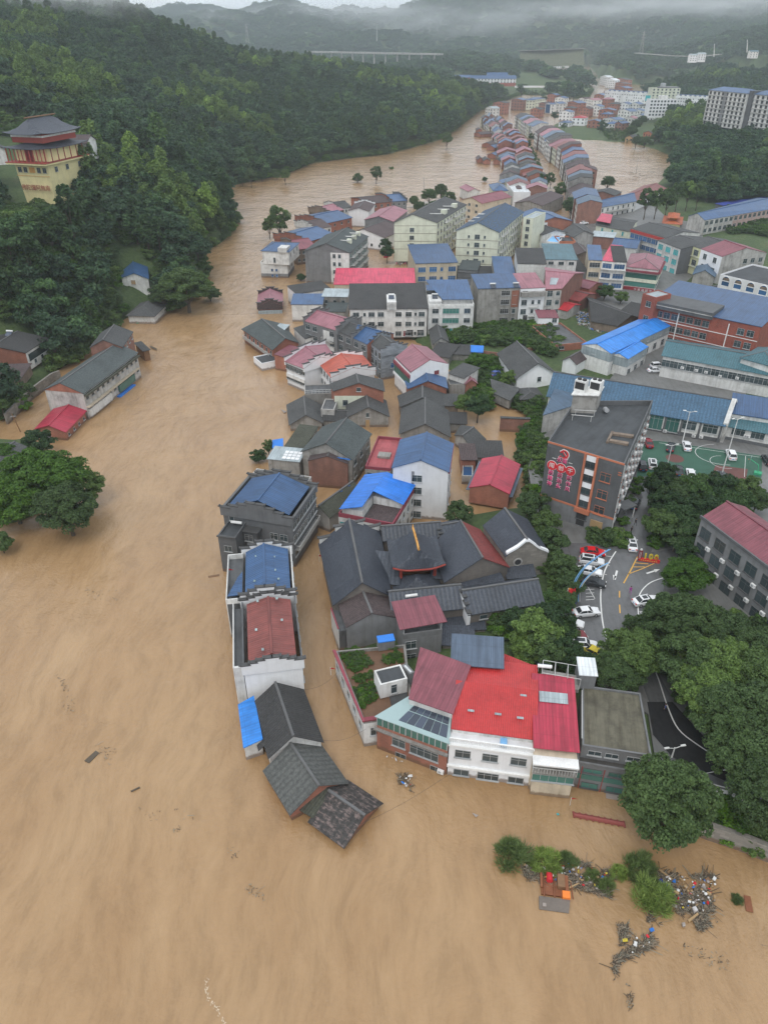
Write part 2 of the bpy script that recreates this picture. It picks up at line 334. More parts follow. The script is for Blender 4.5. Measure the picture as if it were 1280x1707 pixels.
 def flat(s, deck='bitumen', wall='white', par=.9, pt=.25, cop=None, front=None):
  s.rtype = 'flat'; s.H -= par; s.walls(wall, front=front); s.H += par
  a = pt / s.W; b = pt / s.Dp; H0 = s.H - par; m = MB()
  for q in ((0, 0, 1, b), (0, 1 - b, 1, 1), (0, b, a, 1 - b), (1 - a, b, 1, 1 - b)): s.hx(m, *q, H0 + .002, s.H)
  s.parapet = m.build('parapet', cop or wall, s.root); s.deckz = H0
  s.roof = s.box('roof_deck', deck, a, b, 1 - a, 1 - b, H0 - .1, H0 + .06); return s
 def shed(s, mt, rise=1, wall='white', oh=.3, low='f', th=.14, front=None):   # low side f(ront)/b/l/r
  zz = {'f': (0, 0, 1, 1), 'b': (1, 1, 0, 0), 'l': (0, 1, 1, 0), 'r': (1, 0, 0, 1)}[low]; P = s.P; cs = [(0, 0), (1, 0), (1, 1), (0, 1)]; H = s.H
  top = [(a, b, H + rise * z) for (a, b), z in zip(cs, zz)]; m = MB()
  m.hexa([P(a, b, 0) for a, b in cs], [P(*t) for t in top]); s.wall = m.build('wall', wall, s.root); s.rise = rise; s.rtype = 'shed'
  oa = oh / s.W; ob = oh / s.Dp; ov = [(-oa, -ob), (1 + oa, -ob), (1 + oa, 1 + ob), (-oa, 1 + ob)]
  s.roof = s.quad('roof', mt, [(a, b, H + .12 + th + rise * z) for (a, b), z in zip(ov, zz)], th); return s
 def side(s, k):
  i = 'frbl'.index(k); a, b = s.c[i], s.c[(i + 1) % 4]; d = b - a; return a, d / d.length, d.length, math.atan2(d.y, d.x)
 def put(s, me, k, x, z, name, child=None, off=0):
  a, d, L, an = s.side(k); p = a + d * x * L; n = Vector((d.y, -d.x, 0)); p = p + n * off
  o = link(name, me, s.root); o.location = (p.x, p.y, z); o.rotation_euler = (0, 0, an)
  if child: c = link('pane', child, o)
  return o
 def win(s, k, xs, zs=None, w=1.6, h=1.5, glass='glass', top=1.6, step=3.1, nf=None, minz=None, frame='frame', p=1):
  a, d, L, an = s.side(k)
  if isinstance(xs, int): n = xs; xs = [(i + .5) / n for i in range(n)]
  if isinstance(xs, float): n = max(1, int(L / xs)); xs = [(i + .5) / n for i in range(n)]
  if zs is None:
   zs = []; z = s.H - top; lim = (max(-s.g, 0) + .7) if minz is None else minz
   while z > lim and (nf is None or len(zs) < nf): zs.append(z); z -= step
  far = s.far
  for z in zs:
   for x in xs:
    if s.nwin >= 96 or rnd.random() > p: continue
    me, ch = winmeshes(w, h, glass, far, frame); o = s.put(me, k, x, z, 'window', ch); s.nwin += 1
  return s
 def ac(s, k, pts):
  for x, z in pts: s.put(acmesh(), k, x, z, 'air_conditioner')
  return s
 def band(s, k, z0, z1, mt, out=.08, x0=0, x1=1, name='band'):
  if name in ('render_coat', 'plinth'): out = .018
  a, d, L, an = s.side(k); m = MB(); m.box(-L * (x1 - x0) / 2, -out, z0, L * (x1 - x0) / 2, -.003, z1); me = m.mesh(name, mt)
  return s.put(me, k, (x0 + x1) / 2, 0, name)
 def step_gable(s, end=0, n=3, wall='white', up=.7, th=.4, cop='coping', low=-1.2):
  """stepped fire wall along a gable end (end 0: front or left, 1: back or right)"""
  v = s.rtype != 'u'; L = s.W if v else s.Dp; T = th / (s.Dp if v else s.W); m = MB(); c = MB(); r = s.r
  t0, t1 = (-T, T * .3) if end == 0 else (1 - T * .3, 1 + T)
  ct = .07 / (s.Dp if v else s.W); cl = .08 / L
  for sd in (0, 1):
   span = r if sd == 0 else 1 - r
   for i in range(n):
    x0 = span * i / n - (.3 / L if i == 0 else 0); x1 = span * (i + 1) / n
    zt = s.H + s.rise * (i + .75) / n + up
    if sd: x0, x1 = 1 - x1, 1 - x0
    f = (lambda a0, b0, a1, b1: (a0, b0, a1, b1)) if v else (lambda a0, b0, a1, b1: (b0, a0, b1, a1))
    s.hx(m, *f(x0 + .0001, t0, x1 - .0001, t1), s.H + low, zt)
    s.hx(c, *f(x0 - cl, t0 - ct, x1 + cl, t1 + ct), zt + .003 + i * .001, zt + .17 + i * .001)
    oe = x0 if sd == 0 else x1; dd = -1 if sd == 0 else 1
    s.hx(c, *f(min(oe + dd * cl, oe + dd * cl * 4), t0 - ct, max(oe + dd * cl, oe + dd * cl * 4), t1 + ct), zt + .1, zt + .3)
  g = m.build('stepped_gable', wall, s.root); c.build('coping', cop, g); return s
 def solar(s, a, b, z, ang=0):
  def mk():
   m = MB(); m.bar((-1, 0, 1.15), (1, 0, 1.15), .26, 0, 10); q = [(-.9, -.1, .95), (.9, -.1, .95), (.9, -1.6, .15), (-.9, -1.6, .15)]
   m.hexa([(x, y, z - .06) for x, y, z in reversed(q)], [(x, y, z) for x, y, z in reversed(q)], 1)
   for x in (-.85, .85): m.bar((x, 0, 1.), (x, .1, 0), .03, 2, 4); m.bar((x, -1.55, .15), (x, -1.55, 0), .03, 2, 4)
   return m.mesh('solar_water_heater', ['plastic', 'solarglass', 'metalgrey'])
  o = link('solar_water_heater', cached('solar', mk), s.root); o.location = s.P(a, b, z); o.rotation_euler = (0, 0, ang); return s
 def rail(s, k, x0, x1, z, h=1.0, out=1.2, mt='rail', slab='concrete', depth=None):
  """balcony slab with balusters standing out from side k"""
  a, d, L, an = s.side(k); w = L * (x1 - x0); m = MB(); m.box(-w / 2, -out, z - .15, w / 2, -.003, z); b = s.put(m.mesh('balcony', slab), k, (x0 + x1) / 2, 0, 'balcony')
  r = MB(); r.box(-w / 2, -out - .04, z + h - .08, w / 2, -out + .06, z + h); n = int(w / .35)
  for i in range(n + 1): x = -w / 2 + w * i / max(1, n); r.box(x - .04, -out - .02, z, x + .04, -out + .04, z + h - .08)
  for x in (-w / 2, w / 2): r.box(x - .04, -out + .06, z + h - .08, x + .04, 0, z + h)
  r.build('railing', mt, b); return s
def Hs(name, label, A, B, C, ze, roof='navy', wall='white', ridge='v', rise=2, r=.5, kind='gable', cat='house', D=None, g=-1.5, far=False, oh=.4, front=None, win=(), group=None, step=(), stepwall=None, par=.9, low='f', split=None, inset=.3, **kw):
 h = House(name, label, cat, A, B, C, ze, D, g, group, far)
 if kind == 'gable': h.gable(roof, ridge, rise, r, oh, wall=wall, front=front, split=split)
 elif kind == 'hip': h.hip(roof, ridge, rise, oh, inset, wall=wall)
 elif kind == 'flat': h.flat(roof, wall, par, front=front, cop=kw.get('cop'))
 elif kind == 'shed': h.shed(roof, rise, wall, oh, low)
 for wv in win:
  if isinstance(wv, tuple): h.win(wv[0], wv[1], **(wv[2] if len(wv) > 2 else {}))
 for e in step: h.step_gable(e, wall=stepwall or wall)
 return h
# ---------------------------------------------------------------- flood water, terrain
def water_mat():
 m, n, b = newmat('flood_water'); g = n.nodes.new('ShaderNodeNewGeometry'); v = g.outputs['Position']
 cu = n.nodes.new('ShaderNodeVectorMath'); cu.operation = 'MULTIPLY_ADD'
 ns = n.nodes.new('ShaderNodeTexNoise'); ns.inputs['Scale'].default_value = .04; n.links.new(v, ns.inputs['Vector'])
 n.links.new(ns.outputs['Color'], cu.inputs[0]); cu.inputs[1].default_value = (14, 14, 0); n.links.new(v, cu.inputs[2])
 big = noise(n, v, .012, 6, .6); st = noise(n, v, .05, 5, .65, (1.6, .5, 1))
 base = ramp(n, big, [(.3, (.285, .172, .078)), (.55, (.345, .214, .102)), (.75, (.4, .262, .135))])
 base = mix(n, .4, base, ramp(n, st, [(.35, (.3, .172, .078)), (.65, (.45, .3, .165))])); sk = noise(n, cu.outputs[0], .3, 7, .74, (1.5, .4, 1)); base = mix(n, .35, base, mix(n, 1, base, ramp(n, sk, [(.38, (.64, .62, .57)), (.5, (1, 1, 1)), (.64, (1.24, 1.26, 1.3))]), 'MULTIPLY'))
 wv = noise(n, v, .12, 4, .6, (1, 1, 1)); foam = noise(n, v, .7, 5, .75, (1, .55, 1))
 f2 = mathn(n, 'MULTIPLY', ramp(n, foam, [(.66, (0, 0, 0)), (.74, (1, 1, 1))]), ramp(n, noise(n, v, .03, 3, .5), [(.55, (0, 0, 0)), (.68, (1, 1, 1))]))
 base = mix(n, mathn(n, 'MULTIPLY', f2, .5), base, (.6, .5, .38))
 n.links.new(base, b.inputs['Base Color']); b.inputs['Roughness'].default_value = .5; b.inputs['Specular IOR Level'].default_value = .1; b.inputs['Coat Weight'].default_value = 1; b.inputs['Coat Roughness'].default_value = .06; b.inputs['Coat IOR'].default_value = 1.42
 h1 = noise(n, cu.outputs[0], .45, 5, .62, (1, .5, 1)); h2 = noise(n, cu.outputs[0], 1.7, 3, .6); h3 = noise(n, cu.outputs[0], .09, 3, .5)
 hh = mathn(n, 'ADD', mathn(n, 'MULTIPLY', h1, .55), mathn(n, 'MULTIPLY', h2, .22)); hh = mathn(n, 'ADD', hh, mathn(n, 'MULTIPLY', h3, 1.2))
 bump(n, b, mathn(n, 'ADD', mathn(n, 'MULTIPLY', h1, .45), mathn(n, 'MULTIPLY', h2, .35)), .6, .45); x = n.nodes.new('ShaderNodeBump'); x.inputs['Strength'].default_value = .8; x.inputs['Distance'].default_value = .75; n.links.new(hh, x.inputs['Height']); n.links.new(x.outputs[0], b.inputs['Coat Normal']); return m
mb = MB(); mb.face([(-7000, -600, 0), (7000, -600, 0), (7000, 9000, 0), (-7000, 9000, 0)])
tag(mb.build('water', water_mat()), kind='structure')
pw = lambda L, z=0: [tuple(at(x, y, z)[:2]) for x, y in L]
LAND1 = [(-500, 120), (-120, 165)] + pw([(0, 702), (30, 685), (88, 624), (130, 600), (165, 572), (205, 532), (235, 520), (262, 516), (285, 522), (320, 500), (345, 470), (330, 425), (372, 400), (393, 374), (372, 335), (362, 314), (400, 306), (440, 299), (480, 290), (520, 272), (580, 264), (640, 258), (690, 245), (735, 232), (760, 215), (788, 192), (815, 176), (870, 158), (940, 160), (975, 168), (986, 152), (975, 139), (905, 141), (901, 127), (922, 112)]) + [(480, 2300), (800, 9500), (-6500, 9500), (-6500, 120)]
LAND2 = pw([(1008, 176), (1006, 200), (960, 208), (925, 202), (912, 214), (950, 233), (1000, 236), (1050, 239), (1090, 248), (1128, 263), (1117, 285), (1100, 302), (1070, 326), (1000, 345), (960, 352), (938, 385), (905, 400), (872, 440), (700, 440), (668, 452), (645, 470), (640, 540), (720, 588), (765, 640), (772, 672), (800, 690), (830, 672), (878, 692), (852, 735), (868, 770), (885, 815), (860, 850), (760, 860), (690, 930), (620, 1000), (600, 1090), (640, 1190), (800, 1210), (1000, 1280), (1087, 1330), (1185, 1385), (1285, 1425)]) + [(90, 40), (2000, 40), (2000, 1500)] + pw([(1250, 165), (1180, 152), (1130, 160)])
LAND3 = pw([(-150, 745), (0, 735), (60, 728), (105, 770), (95, 845), (30, 872), (-150, 900)])
LAND4 = pw([(985, 108), (1000, 128), (1020, 138), (1060, 141), (1120, 138), (1180, 147), (1178, 138), (1400, 150)]) + [(4500, 2000), (5500, 9500), (500, 9500), (480, 2300)]
def sdf(poly, X, Y):
 d = np.full(X.shape, 1e9); ins = np.zeros(X.shape, bool); n = len(poly)
 for i in range(n):
  x0, y0 = poly[i]; x1, y1 = poly[(i + 1) % n]; ex, ey = x1 - x0, y1 - y0
  t = np.clip(((X - x0) * ex + (Y - y0) * ey) / (ex * ex + ey * ey + 1e-9), 0, 1)
  d = np.minimum(d, np.hypot(X - x0 - t * ex, Y - y0 - t * ey))
  c = ((y0 > Y) != (y1 > Y)) & (X < (x1 - x0) * (Y - y0) / (y1 - y0 + 1e-12) + x0); ins ^= c
 return np.where(ins, d, -d)
ctl = []
def cp(px, py, Y): v = atY(px, py, Y); ctl.append((v.x, v.y, v.z - (8 if 600 < Y < 1400 else 0) + (22 if Y > 2800 else 0)))
def cz(px, py, z):
 if z == 3 and px > 850: z = 2.6
 v = at(px, py, z); ctl.append((v.x, v.y, z))
for a in [(-200, 0, 640), (0, 28, 700), (60, 14, 760), (120, 14, 820), (200, 16, 880), (260, 40, 920), (310, 62, 940), (360, 78, 960), (420, 98, 980), (480, 108, 990), (540, 116, 1020), (600, 120, 1060), (660, 124, 1120), (720, 136, 1150),
   (400, 200, 640), (500, 190, 720), (600, 180, 790), (680, 180, 830), (740, 190, 880), (450, 140, 860), (560, 145, 900), (300, 130, 740), (200, 100, 700), (100, 120, 560), (0, 140, 480),
   (190, 205, 430), (240, 245, 412), (300, 300, 395), (350, 350, 384), (380, 385, 374), (140, 230, 400), (300, 240, 520), (350, 290, 470), (250, 330, 340),
   (200, 400, 300), (100, 400, 260), (0, 380, 250), (300, 400, 300)]: cp(*a)
for a in [(205, 478, 5), (245, 480, 3.5), (225, 460, 9), (60, 340, 24), (20, 345, 24), (100, 345, 23), (65, 322, 29), (130, 300, 30), (0, 300, 30), (95, 262, 31), (225, 500, 3.0), (60, 600, 3), (0, 640, 3.), (-60, 600, 4), (130, 585, 1), (250, 505, 1), (340, 440, 1.5), (370, 380, 2), (400, 300, 2), (520, 268, 2), (640, 252, 3), (735, 225, 3), (790, 185, 2), (330, 480, 1), (100, 520, 7), (30, 560, 7), (-60, 560, 9), (160, 500, 8)]: cz(*a)
for x, y, z in [(0, 1300, 10), (-300, 1300, 45), (-700, 1300, 110), (-500, 1700, 30), (0, 1700, 12), (300, 1800, 10), (-1500, 1800, 120), (-1500, 700, 130), (-900, 700, 120), (-700, 400, 90), (-400, 250, 45), (-2600, 1500, 150), (-900, 2600, 60), (100, 2300, 12), (700, 2300, 20), (-2500, 3200, 140), (2500, 1500, 90), (1500, 900, 60), (900, 500, 40), (600, 300, 15), (400, 150, 5), (4000, 3000, 120), (0, 6500, 60), (2500, 6500, 60), (-3000, 6500, 60)]: ctl.append((x, y, z))
# hills far behind, ridge after ridge
for a in [(300, 44, 3300), (345, 28, 3300), (410, 38, 3400), (470, 32, 3500), (560, 44, 3500), (630, 46, 3500), (700, 30, 3300), (770, 26, 3200), (830, 40, 3100), (905, 22, 3000), (965, 26, 3000), (1040, 26, 3000), (1100, 30, 2900), (1180, 20, 2900), (1280, 20, 2900), (200, 30, 3300),
   (340, 85, 2500), (500, 92, 2450), (650, 90, 2450), (560, 75, 2800), (430, 70, 2800), (700, 96, 2200), (760, 84, 1950), (850, 92, 1900), (880, 108, 1750), (800, 122, 1500), (900, 100, 1900), (740, 112, 1600),
   (1000, 70, 2500), (1120, 65, 2500), (1260, 60, 2500), (1010, 108, 1800), (1060, 104, 1650), (1130, 98, 1550), (1200, 96, 1450), (1290, 92, 1350), (1000, 95, 2000), (1200, 128, 1300), (1290, 122, 1200), (1130, 128, 1400), (1060, 133, 1500), (1300, 160, 1000), (1350, 60, 1700), (1180, 76, 1900), (1060, 84, 2000)]: cp(*a)
for a in [(870, 150, 3), (920, 150, 3), (960, 158, 1.5), (1010, 170, 1), (850, 120, 6), (930, 104, 6), (1000, 112, 6), (1060, 139, 2), (1120, 136, 2),
   (1050, 180, 1.2), (1100, 185, 2), (1150, 185, 8), (1230, 205, 14), (1290, 200, 18), (1180, 230, 8), (1150, 262, 4), (1250, 260, 12), (1300, 300, 9), (1200, 300, 5), (1120, 310, 2.5), (1100, 350, 2.), (1280, 350, 3), (1200, 390, 3), (1280, 400, 3.2), (1000, 225, 1), (1080, 230, 1.5),
   (1060, 600, 3), (950, 500, 2), (800, 540, 1.6), (820, 600, 1.5), (760, 620, .9), (850, 680, .8), (880, 640, 1.5), (700, 500, 1.5), (700, 570, 1.5), (900, 720, 1.6), (880, 780, 1.8), (1000, 700, 3), (1150, 720, 3), (1250, 760, 3), (1100, 800, 3), (1050, 900, 3), (1000, 1000, 3), (930, 900, 2.6), (950, 1050, 3), (1060, 1050, 3), (1200, 1000, 3), (1150, 1200, 3), (1250, 1300, 3), (1290, 1150, 3), (1180, 1350, 3), (1270, 1390, 3), (1300, 1000, 3), (780, 1080, 2), (880, 1050, 2.6), (700, 1000, 1.5), (900, 1150, 2.5), (1020, 1200, 3), (1050, 1290, 3), (1300, 700, 3.2), (1300, 560, 3.2), (0, 800, 2), (50, 800, 2)]: cz(*a)
ctl = np.array(ctl)
def kern(d): return d
def solve(pts, z):
 d = np.hypot(pts[:, None, 0] - pts[None, :, 0], pts[:, None, 1] - pts[None, :, 1]); n = len(pts)
 A = np.zeros((n + 3, n + 3)); A[:n, :n] = d - np.eye(n) * .015; A[:n, n] = 1; A[:n, n + 1:] = pts; A[n, :n] = 1; A[n + 1:, :n] = pts.T
 return np.linalg.solve(A, np.append(z, [0, 0, 0]))
# the surveyed points are spaced ever wider with distance: interpolate in a warped plane so that near and far weigh alike
def warp(X, Y): s = np.hypot(X, Y + 60.) + 60.; return np.stack([X / s * 4, np.log(s) * 2.2], -1)
cw = warp(ctl[:, 0], ctl[:, 1]); rb = solve(cw, ctl[:, 2])
def rbf(X, Y):
 q = warp(X.ravel(), Y.ravel()); out = np.zeros(len(q))
 for i in range(0, len(q), 4000):
  p = q[i:i + 4000]; d = np.hypot(p[:, None, 0] - cw[None, :, 0], p[:, None, 1] - cw[None, :, 1]); out[i:i + 4000] = d @ rb[:len(cw)] + rb[len(cw)] + p @ rb[-2:]
 return out.reshape(X.shape)
def vnoise(X, Y, sc, seed):
 r = np.random.RandomState(seed); G = r.rand(256, 256); x = X / sc; y = Y / sc; xi = np.floor(x).astype(int); yi = np.floor(y).astype(int)
 fx = x - xi; fy = y - yi; fx = fx * fx * (3 - 2 * fx); fy = fy * fy * (3 - 2 * fy); g = lambda a, b: G[a % 256, b % 256]
 return (g(xi, yi) * (1 - fx) + g(xi + 1, yi) * fx) * (1 - fy) + (g(xi, yi + 1) * (1 - fx) + g(xi + 1, yi + 1) * fx) * fy
def groundz(X, Y, full=False):
 X = np.asarray(X, float); Y = np.asarray(Y, float)
 sd = np.maximum.reduce([sdf(p, X, Y) for p in (LAND1, LAND2, LAND3, LAND4)])
 z = np.maximum(rbf(X, Y), .35)
 nat = np.clip((z - 6) / 40, 0, 1); amp = (vnoise(X, Y, 130, 1) - .5) * 26 + (vnoise(X, Y, 45, 2) - .5) * 9 + (vnoise(X, Y, 300, 3) - .5) * 34
 far = np.clip((Y - 1200) / 1500, 0, 1); z = z + nat * amp * (.5 + 1.3 * far)
 near = sdf(LAND2, X, Y) > 0; wd = np.where(near & (Y < 120), 1.6, np.where(Y < 500, 5., 12.))
 t = np.clip(sd / wd + .5, 0, 1); z = -2.5 + (np.maximum(z, .3) + 2.5) * t * t * (3 - 2 * t)
 return (z, sd) if full else z
NX, NY = 300, 420
uu = np.linspace(-1, 1, NX); yy = 15 * np.exp(np.linspace(0, math.log(7000 / 15 + 1), NY)) - 15 + 15
Ug, Yg = np.meshgrid(uu, yy); Xg = Ug * (130 + .75 * Yg); Zg, SDg = groundz(Xg, Yg, True)
me = bpy.data.meshes.new('terrain'); co = np.stack([Xg, Yg, Zg], -1).reshape(-1, 3)
idx = np.arange(NX * NY).reshape(NY, NX); q = np.stack([idx[:-1, :-1], idx[:-1, 1:], idx[1:, 1:], idx[1:, :-1]], -1).reshape(-1, 4)
me.vertices.add(len(co)); me.vertices.foreach_set('co', co.ravel()); me.loops.add(q.size); me.loops.foreach_set('vertex_index', q.ravel().astype(np.int32))
me.polygons.add(len(q)); me.polygons.foreach_set('loop_start', np.arange(0, q.size, 4, dtype=np.int32)); me.polygons.foreach_set('loop_total', np.full(len(q), 4, np.int32)); me.polygons.foreach_set('use_smooth', np.ones(len(q), bool)); me.update(); me.validate()
def terrain_mat():
 m, n, b = newmat('terrain'); g = n.nodes.new('ShaderNodeNewGeometry'); v = g.outputs['Position']
 a = noise(n, v, .05, 6, .65); c = noise(n, v, .9, 5, .7); base = ramp(n, a, [(.35, (.035, .065, .022)), (.55, (.06, .1, .03)), (.7, (.12, .11, .05))])
 base = mix(n, .45, base, ramp(n, c, [(.35, (.02, .035, .012)), (.6, (.08, .12, .035)), (.75, (.16, .1, .05))]))
 n.links.new(base, b.inputs['Base Color']); b.inputs['Roughness'].default_value = .9; bump(n, b, c, .8, .4); return m
me.materials.append(terrain_mat()); tag(link('terrain', me), kind='structure')
# ---------------------------------------------------------------- plants
def leaf_mat(key, lo, hi):
 m = bpy.data.materials.new(key); m.use_nodes = True; n = m.node_tree; n.nodes.clear(); o = n.nodes.new('ShaderNodeOutputMaterial')
 g = n.nodes.new('ShaderNodeNewGeometry'); oi = n.nodes.new('ShaderNodeObjectInfo'); tc = n.nodes.new('ShaderNodeTexCoord')
 cl = noise(n, tc.outputs['Object'], .55, 3, .6); f = mathn(n, 'ADD', mathn(n, 'MULTIPLY', g.outputs['Random Per Island'], .45), mathn(n, 'MULTIPLY', cl, .6))
 c = ramp(n, f, [(.2, lo), (.85, hi)])
 c = mix(n, 1, c, ramp(n, oi.outputs['Random'], [(0, (.72, .74, .76)), (.5, (.95, .95, .95)), (.85, (1.15, 1.12, .95)), (1, (1.8, 1.7, 1.2))]), 'MULTIPLY')
 d = n.nodes.new('ShaderNodeBsdfPrincipled'); d.inputs['Roughness'].default_value = .55; d.inputs['Specular IOR Level'].default_value = .3; t = n.nodes.new('ShaderNodeBsdfTranslucent'); x = n.nodes.new('ShaderNodeMixShader'); x.inputs[0].default_value = .35
 n.links.new(c, d.inputs[0]); n.links.new(c, t.inputs[0]); n.links.new(d.outputs[0], x.inputs[1]); n.links.new(t.outputs[0], x.inputs[2]); n.links.new(x.outputs[0], o.inputs[0]); return m
LEAF = dict(dark=leaf_mat('leaf_dark', (.022, .055, .024), (.078, .15, .048)), mid=leaf_mat('leaf_mid', (.042, .082, .03), (.14, .225, .075)), bright=leaf_mat('leaf_bright', (.03, .085, .012), (.12, .24, .035)), forest=leaf_mat('leaf_forest', (.022, .058, .034), (.082, .155, .07)), bamboo=leaf_mat('leaf_bamboo', (.055, .12, .03), (.2, .3, .085)), willow=leaf_mat('leaf_willow', (.1, .17, .05), (.27, .36, .14)))
MATS['bark'] = mat('bark', 'plain', (.09, .07, .05), .9)
def crown_mesh(name, Rr, Hh, nlobe, nleaf, leaf, lm, seed, droop=0, spike=False, lobe=.32, w=.62):
 """nleaf leaf clumps on nlobe twig-lobes through an ellipsoid of radius Rr and height Hh, its foot at z=0"""
 r = np.random.RandomState(seed); k = 0; L = []
 while len(L) < nlobe:
  p = r.uniform(-1, 1, 3)
  d = np.linalg.norm(p)
  if d > 1 or d < .45: continue
  if p[2] < -.5: continue
  if spike: f = 1 - (p[2] + 1) / 2 * spike; p[0] *= f; p[1] *= f
  L.append(p)
 L = np.array(L); sz = r.uniform(lobe * .6, lobe * 1.2, nlobe); li = r.randint(0, nlobe, nleaf)
 d = r.normal(size=(nleaf, 3)); d /= np.linalg.norm(d, axis=1)[:, None]; d[:, 2] = np.where(d[:, 2] < -.2, -d[:, 2], d[:, 2])
 rad = sz[li] * r.uniform(.75, 1.08, nleaf); P = L[li] + d * rad[:, None]
 nrm = d * .6 + P * .25 + r.normal(size=(nleaf, 3)) * .55; nrm[:, 2] += .35 - droop; nrm /= np.linalg.norm(nrm, axis=1)[:, None]
 P = P * np.array([Rr, Rr, Hh / 2]); P[:, 2] += Hh / 2
 t = np.cross(nrm, r.normal(size=(nleaf, 3))); t /= np.linalg.norm(t, axis=1)[:, None];
 if w < .3: t = d * .7 + r.normal(size=(nleaf, 3)) * .25; t[:, 2] = np.abs(t[:, 2]) + .35; t /= np.linalg.norm(t, axis=1)[:, None]; nrm = np.cross(t, r.normal(size=(nleaf, 3))); nrm /= np.linalg.norm(nrm, axis=1)[:, None]
 b = np.cross(nrm, t)
 s = leaf * r.uniform(.55, 1.25, nleaf)[:, None]
 V = np.stack([P - t * s, P + b * s * w + t * s * .1, P + t * s, P - b * s * w - t * s * .1], 1)
 V[:, 0] += nrm * s * -.25; V[:, 2] += nrm * s * -.25
 me = bpy.data.meshes.new(name); n = nleaf; me.vertices.add(4 * n); me.vertices.foreach_set('co', V.reshape(-1)); me.loops.add(4 * n); me.loops.foreach_set('vertex_index', np.arange(4 * n, dtype=np.int32))
 me.polygons.add(n); me.polygons.foreach_set('loop_start', np.arange(0, 4 * n, 4, dtype=np.int32)); me.polygons.foreach_set('loop_total', np.full(n, 4, np.int32)); me.update(); me.materials.append(lm); return me, L * np.array([Rr, Rr, Hh / 2]) + np.array([0, 0, Hh / 2])
def trunk_mesh(H0, Hc, Rr, L, seed, r0=.3):
 m = MB(); rr = random.Random(seed); top = (rr.uniform(-.3, .3), rr.uniform(-.3, .3), H0 + Hc * .45)
 mid = (top[0] * .3 + .1, top[1] * .3, H0 * .6); m.bar((0, 0, -.5), mid, r0 * 1.15, 0, 8, r0 * .85); m.bar(mid, top, r0 * .85, 0, 7, r0 * .35)
 for i in range(min(9, len(L))):
  p = L[i]; m.bar((top[0] * .5, top[1] * .5, H0 * .8 + .3 * (i % 3)), (p[0] * .85, p[1] * .85, H0 + p[2] * .9), r0 * .38, 0, 5, r0 * .08)
 return m.mesh('trunk', 'bark')
TP = {}
def treeproto(kind):
 """(crown mesh, trunk mesh, crown radius, total height)"""
 if kind in TP: return TP[kind]
 k, v = kind.rsplit('_', 1); sd = int(v) * 13 + 5
 if k == 'big': Rr, H0, Hc = 5.6, 2.6, 9.5; c, L = crown_mesh('crown', Rr, Hc, 150, 34000, .22, LEAF['mid'], sd, lobe=.2); t = trunk_mesh(H0, Hc, Rr, L, sd, .42)
 elif k == 'bigbright': Rr, H0, Hc = 6, 2, 8.5; c, L = crown_mesh('crown', Rr, Hc, 130, 30000, .26, LEAF['bright'], sd, lobe=.22); t = trunk_mesh(H0, Hc, Rr, L, sd, .42)
 elif k == 'round': Rr, H0, Hc = 3, 1.6, 4.8; c, L = crown_mesh('crown', Rr, Hc, 60, 9000, .2, LEAF['mid'], sd, lobe=.27); t = trunk_mesh(H0, Hc, Rr, L, sd, .18)
 elif k == 'darkround': Rr, H0, Hc = 3, 1.6, 4.6; c, L = crown_mesh('crown', Rr, Hc, 60, 9000, .2, LEAF['dark'], sd, lobe=.27); t = trunk_mesh(H0, Hc, Rr, L, sd, .18)
 elif k == 'tall': Rr, H0, Hc = 3, 3.5, 7; c, L = crown_mesh('crown', Rr, Hc, 50, 7000, .26, LEAF['mid'], sd, lobe=.28); t = trunk_mesh(H0, Hc, Rr, L, sd, .2)
 elif k == 'forest': Rr, H0, Hc = 4, 2.5, 7; c, L = crown_mesh('crown', Rr, Hc, 22, 1500, .52, LEAF['forest'], sd, lobe=.36); t = trunk_mesh(H0, Hc, Rr, L, sd, .2)
 elif k == 'conifer': Rr, H0, Hc = 3, 2, 10; c, L = crown_mesh('crown', Rr, Hc, 26, 1300, .48, LEAF['dark'], sd, lobe=.3, spike=.6); t = trunk_mesh(H0, Hc, Rr, L, sd, .18)
 elif k == 'bamboo': Rr, H0, Hc = 3.2, 1.5, 9.5; c, L = crown_mesh('crown', Rr, Hc, 24, 1500, .45, LEAF['bamboo'], sd, lobe=.34, spike=.4, droop=.2); t = trunk_mesh(H0, Hc, Rr, L, sd, .12)
 elif k == 'farclump': Rr, H0, Hc = 9, 0, 11; c, L = crown_mesh('crown', Rr, Hc, 26, 900, 1.3, LEAF['forest'], sd, lobe=.34); t = None
 elif k == 'bush': Rr, H0, Hc = 1.2, .05, 1.9; c, L = crown_mesh('crown', Rr, Hc, 22, 1800, .13, LEAF['mid'], sd, lobe=.35); t = trunk_mesh(.2, 1.2, 1, L, sd, .05)
 elif k == 'brightbush': Rr, H0, Hc = 1.2, .05, 1.6; c, L = crown_mesh('crown', Rr, Hc, 22, 1800, .14, LEAF['bright'], sd, lobe=.35); t = trunk_mesh(.2, 1.2, 1, L, sd, .05)
 elif k == 'willow': Rr, H0, Hc = 1.5, .05, 3.0; c, L = crown_mesh('crown', Rr, Hc, 30, 2600, .5, LEAF['willow'], sd, lobe=.42, w=.07); t = trunk_mesh(.2, 2, 1, L, sd, .06)
 TP[kind] = (c, t, Rr, H0 + Hc, H0); return TP[kind]
def tree(kind, loc, rad, label, name='tree', cat='tree', group=None, hs=1.0, dark=None):
 c, t, Rr, Ht, H0 = treeproto(kind); s = rad / Rr
 o = thing(name, label, cat, loc, rnd.uniform(0, 6.28), group); o.scale = (s, s * rnd.uniform(.92, 1.08), s * hs)
 cc = link('crown', c, o); cc.location = (0, 0, H0)
 if t: link('trunk', t, o)
 return o
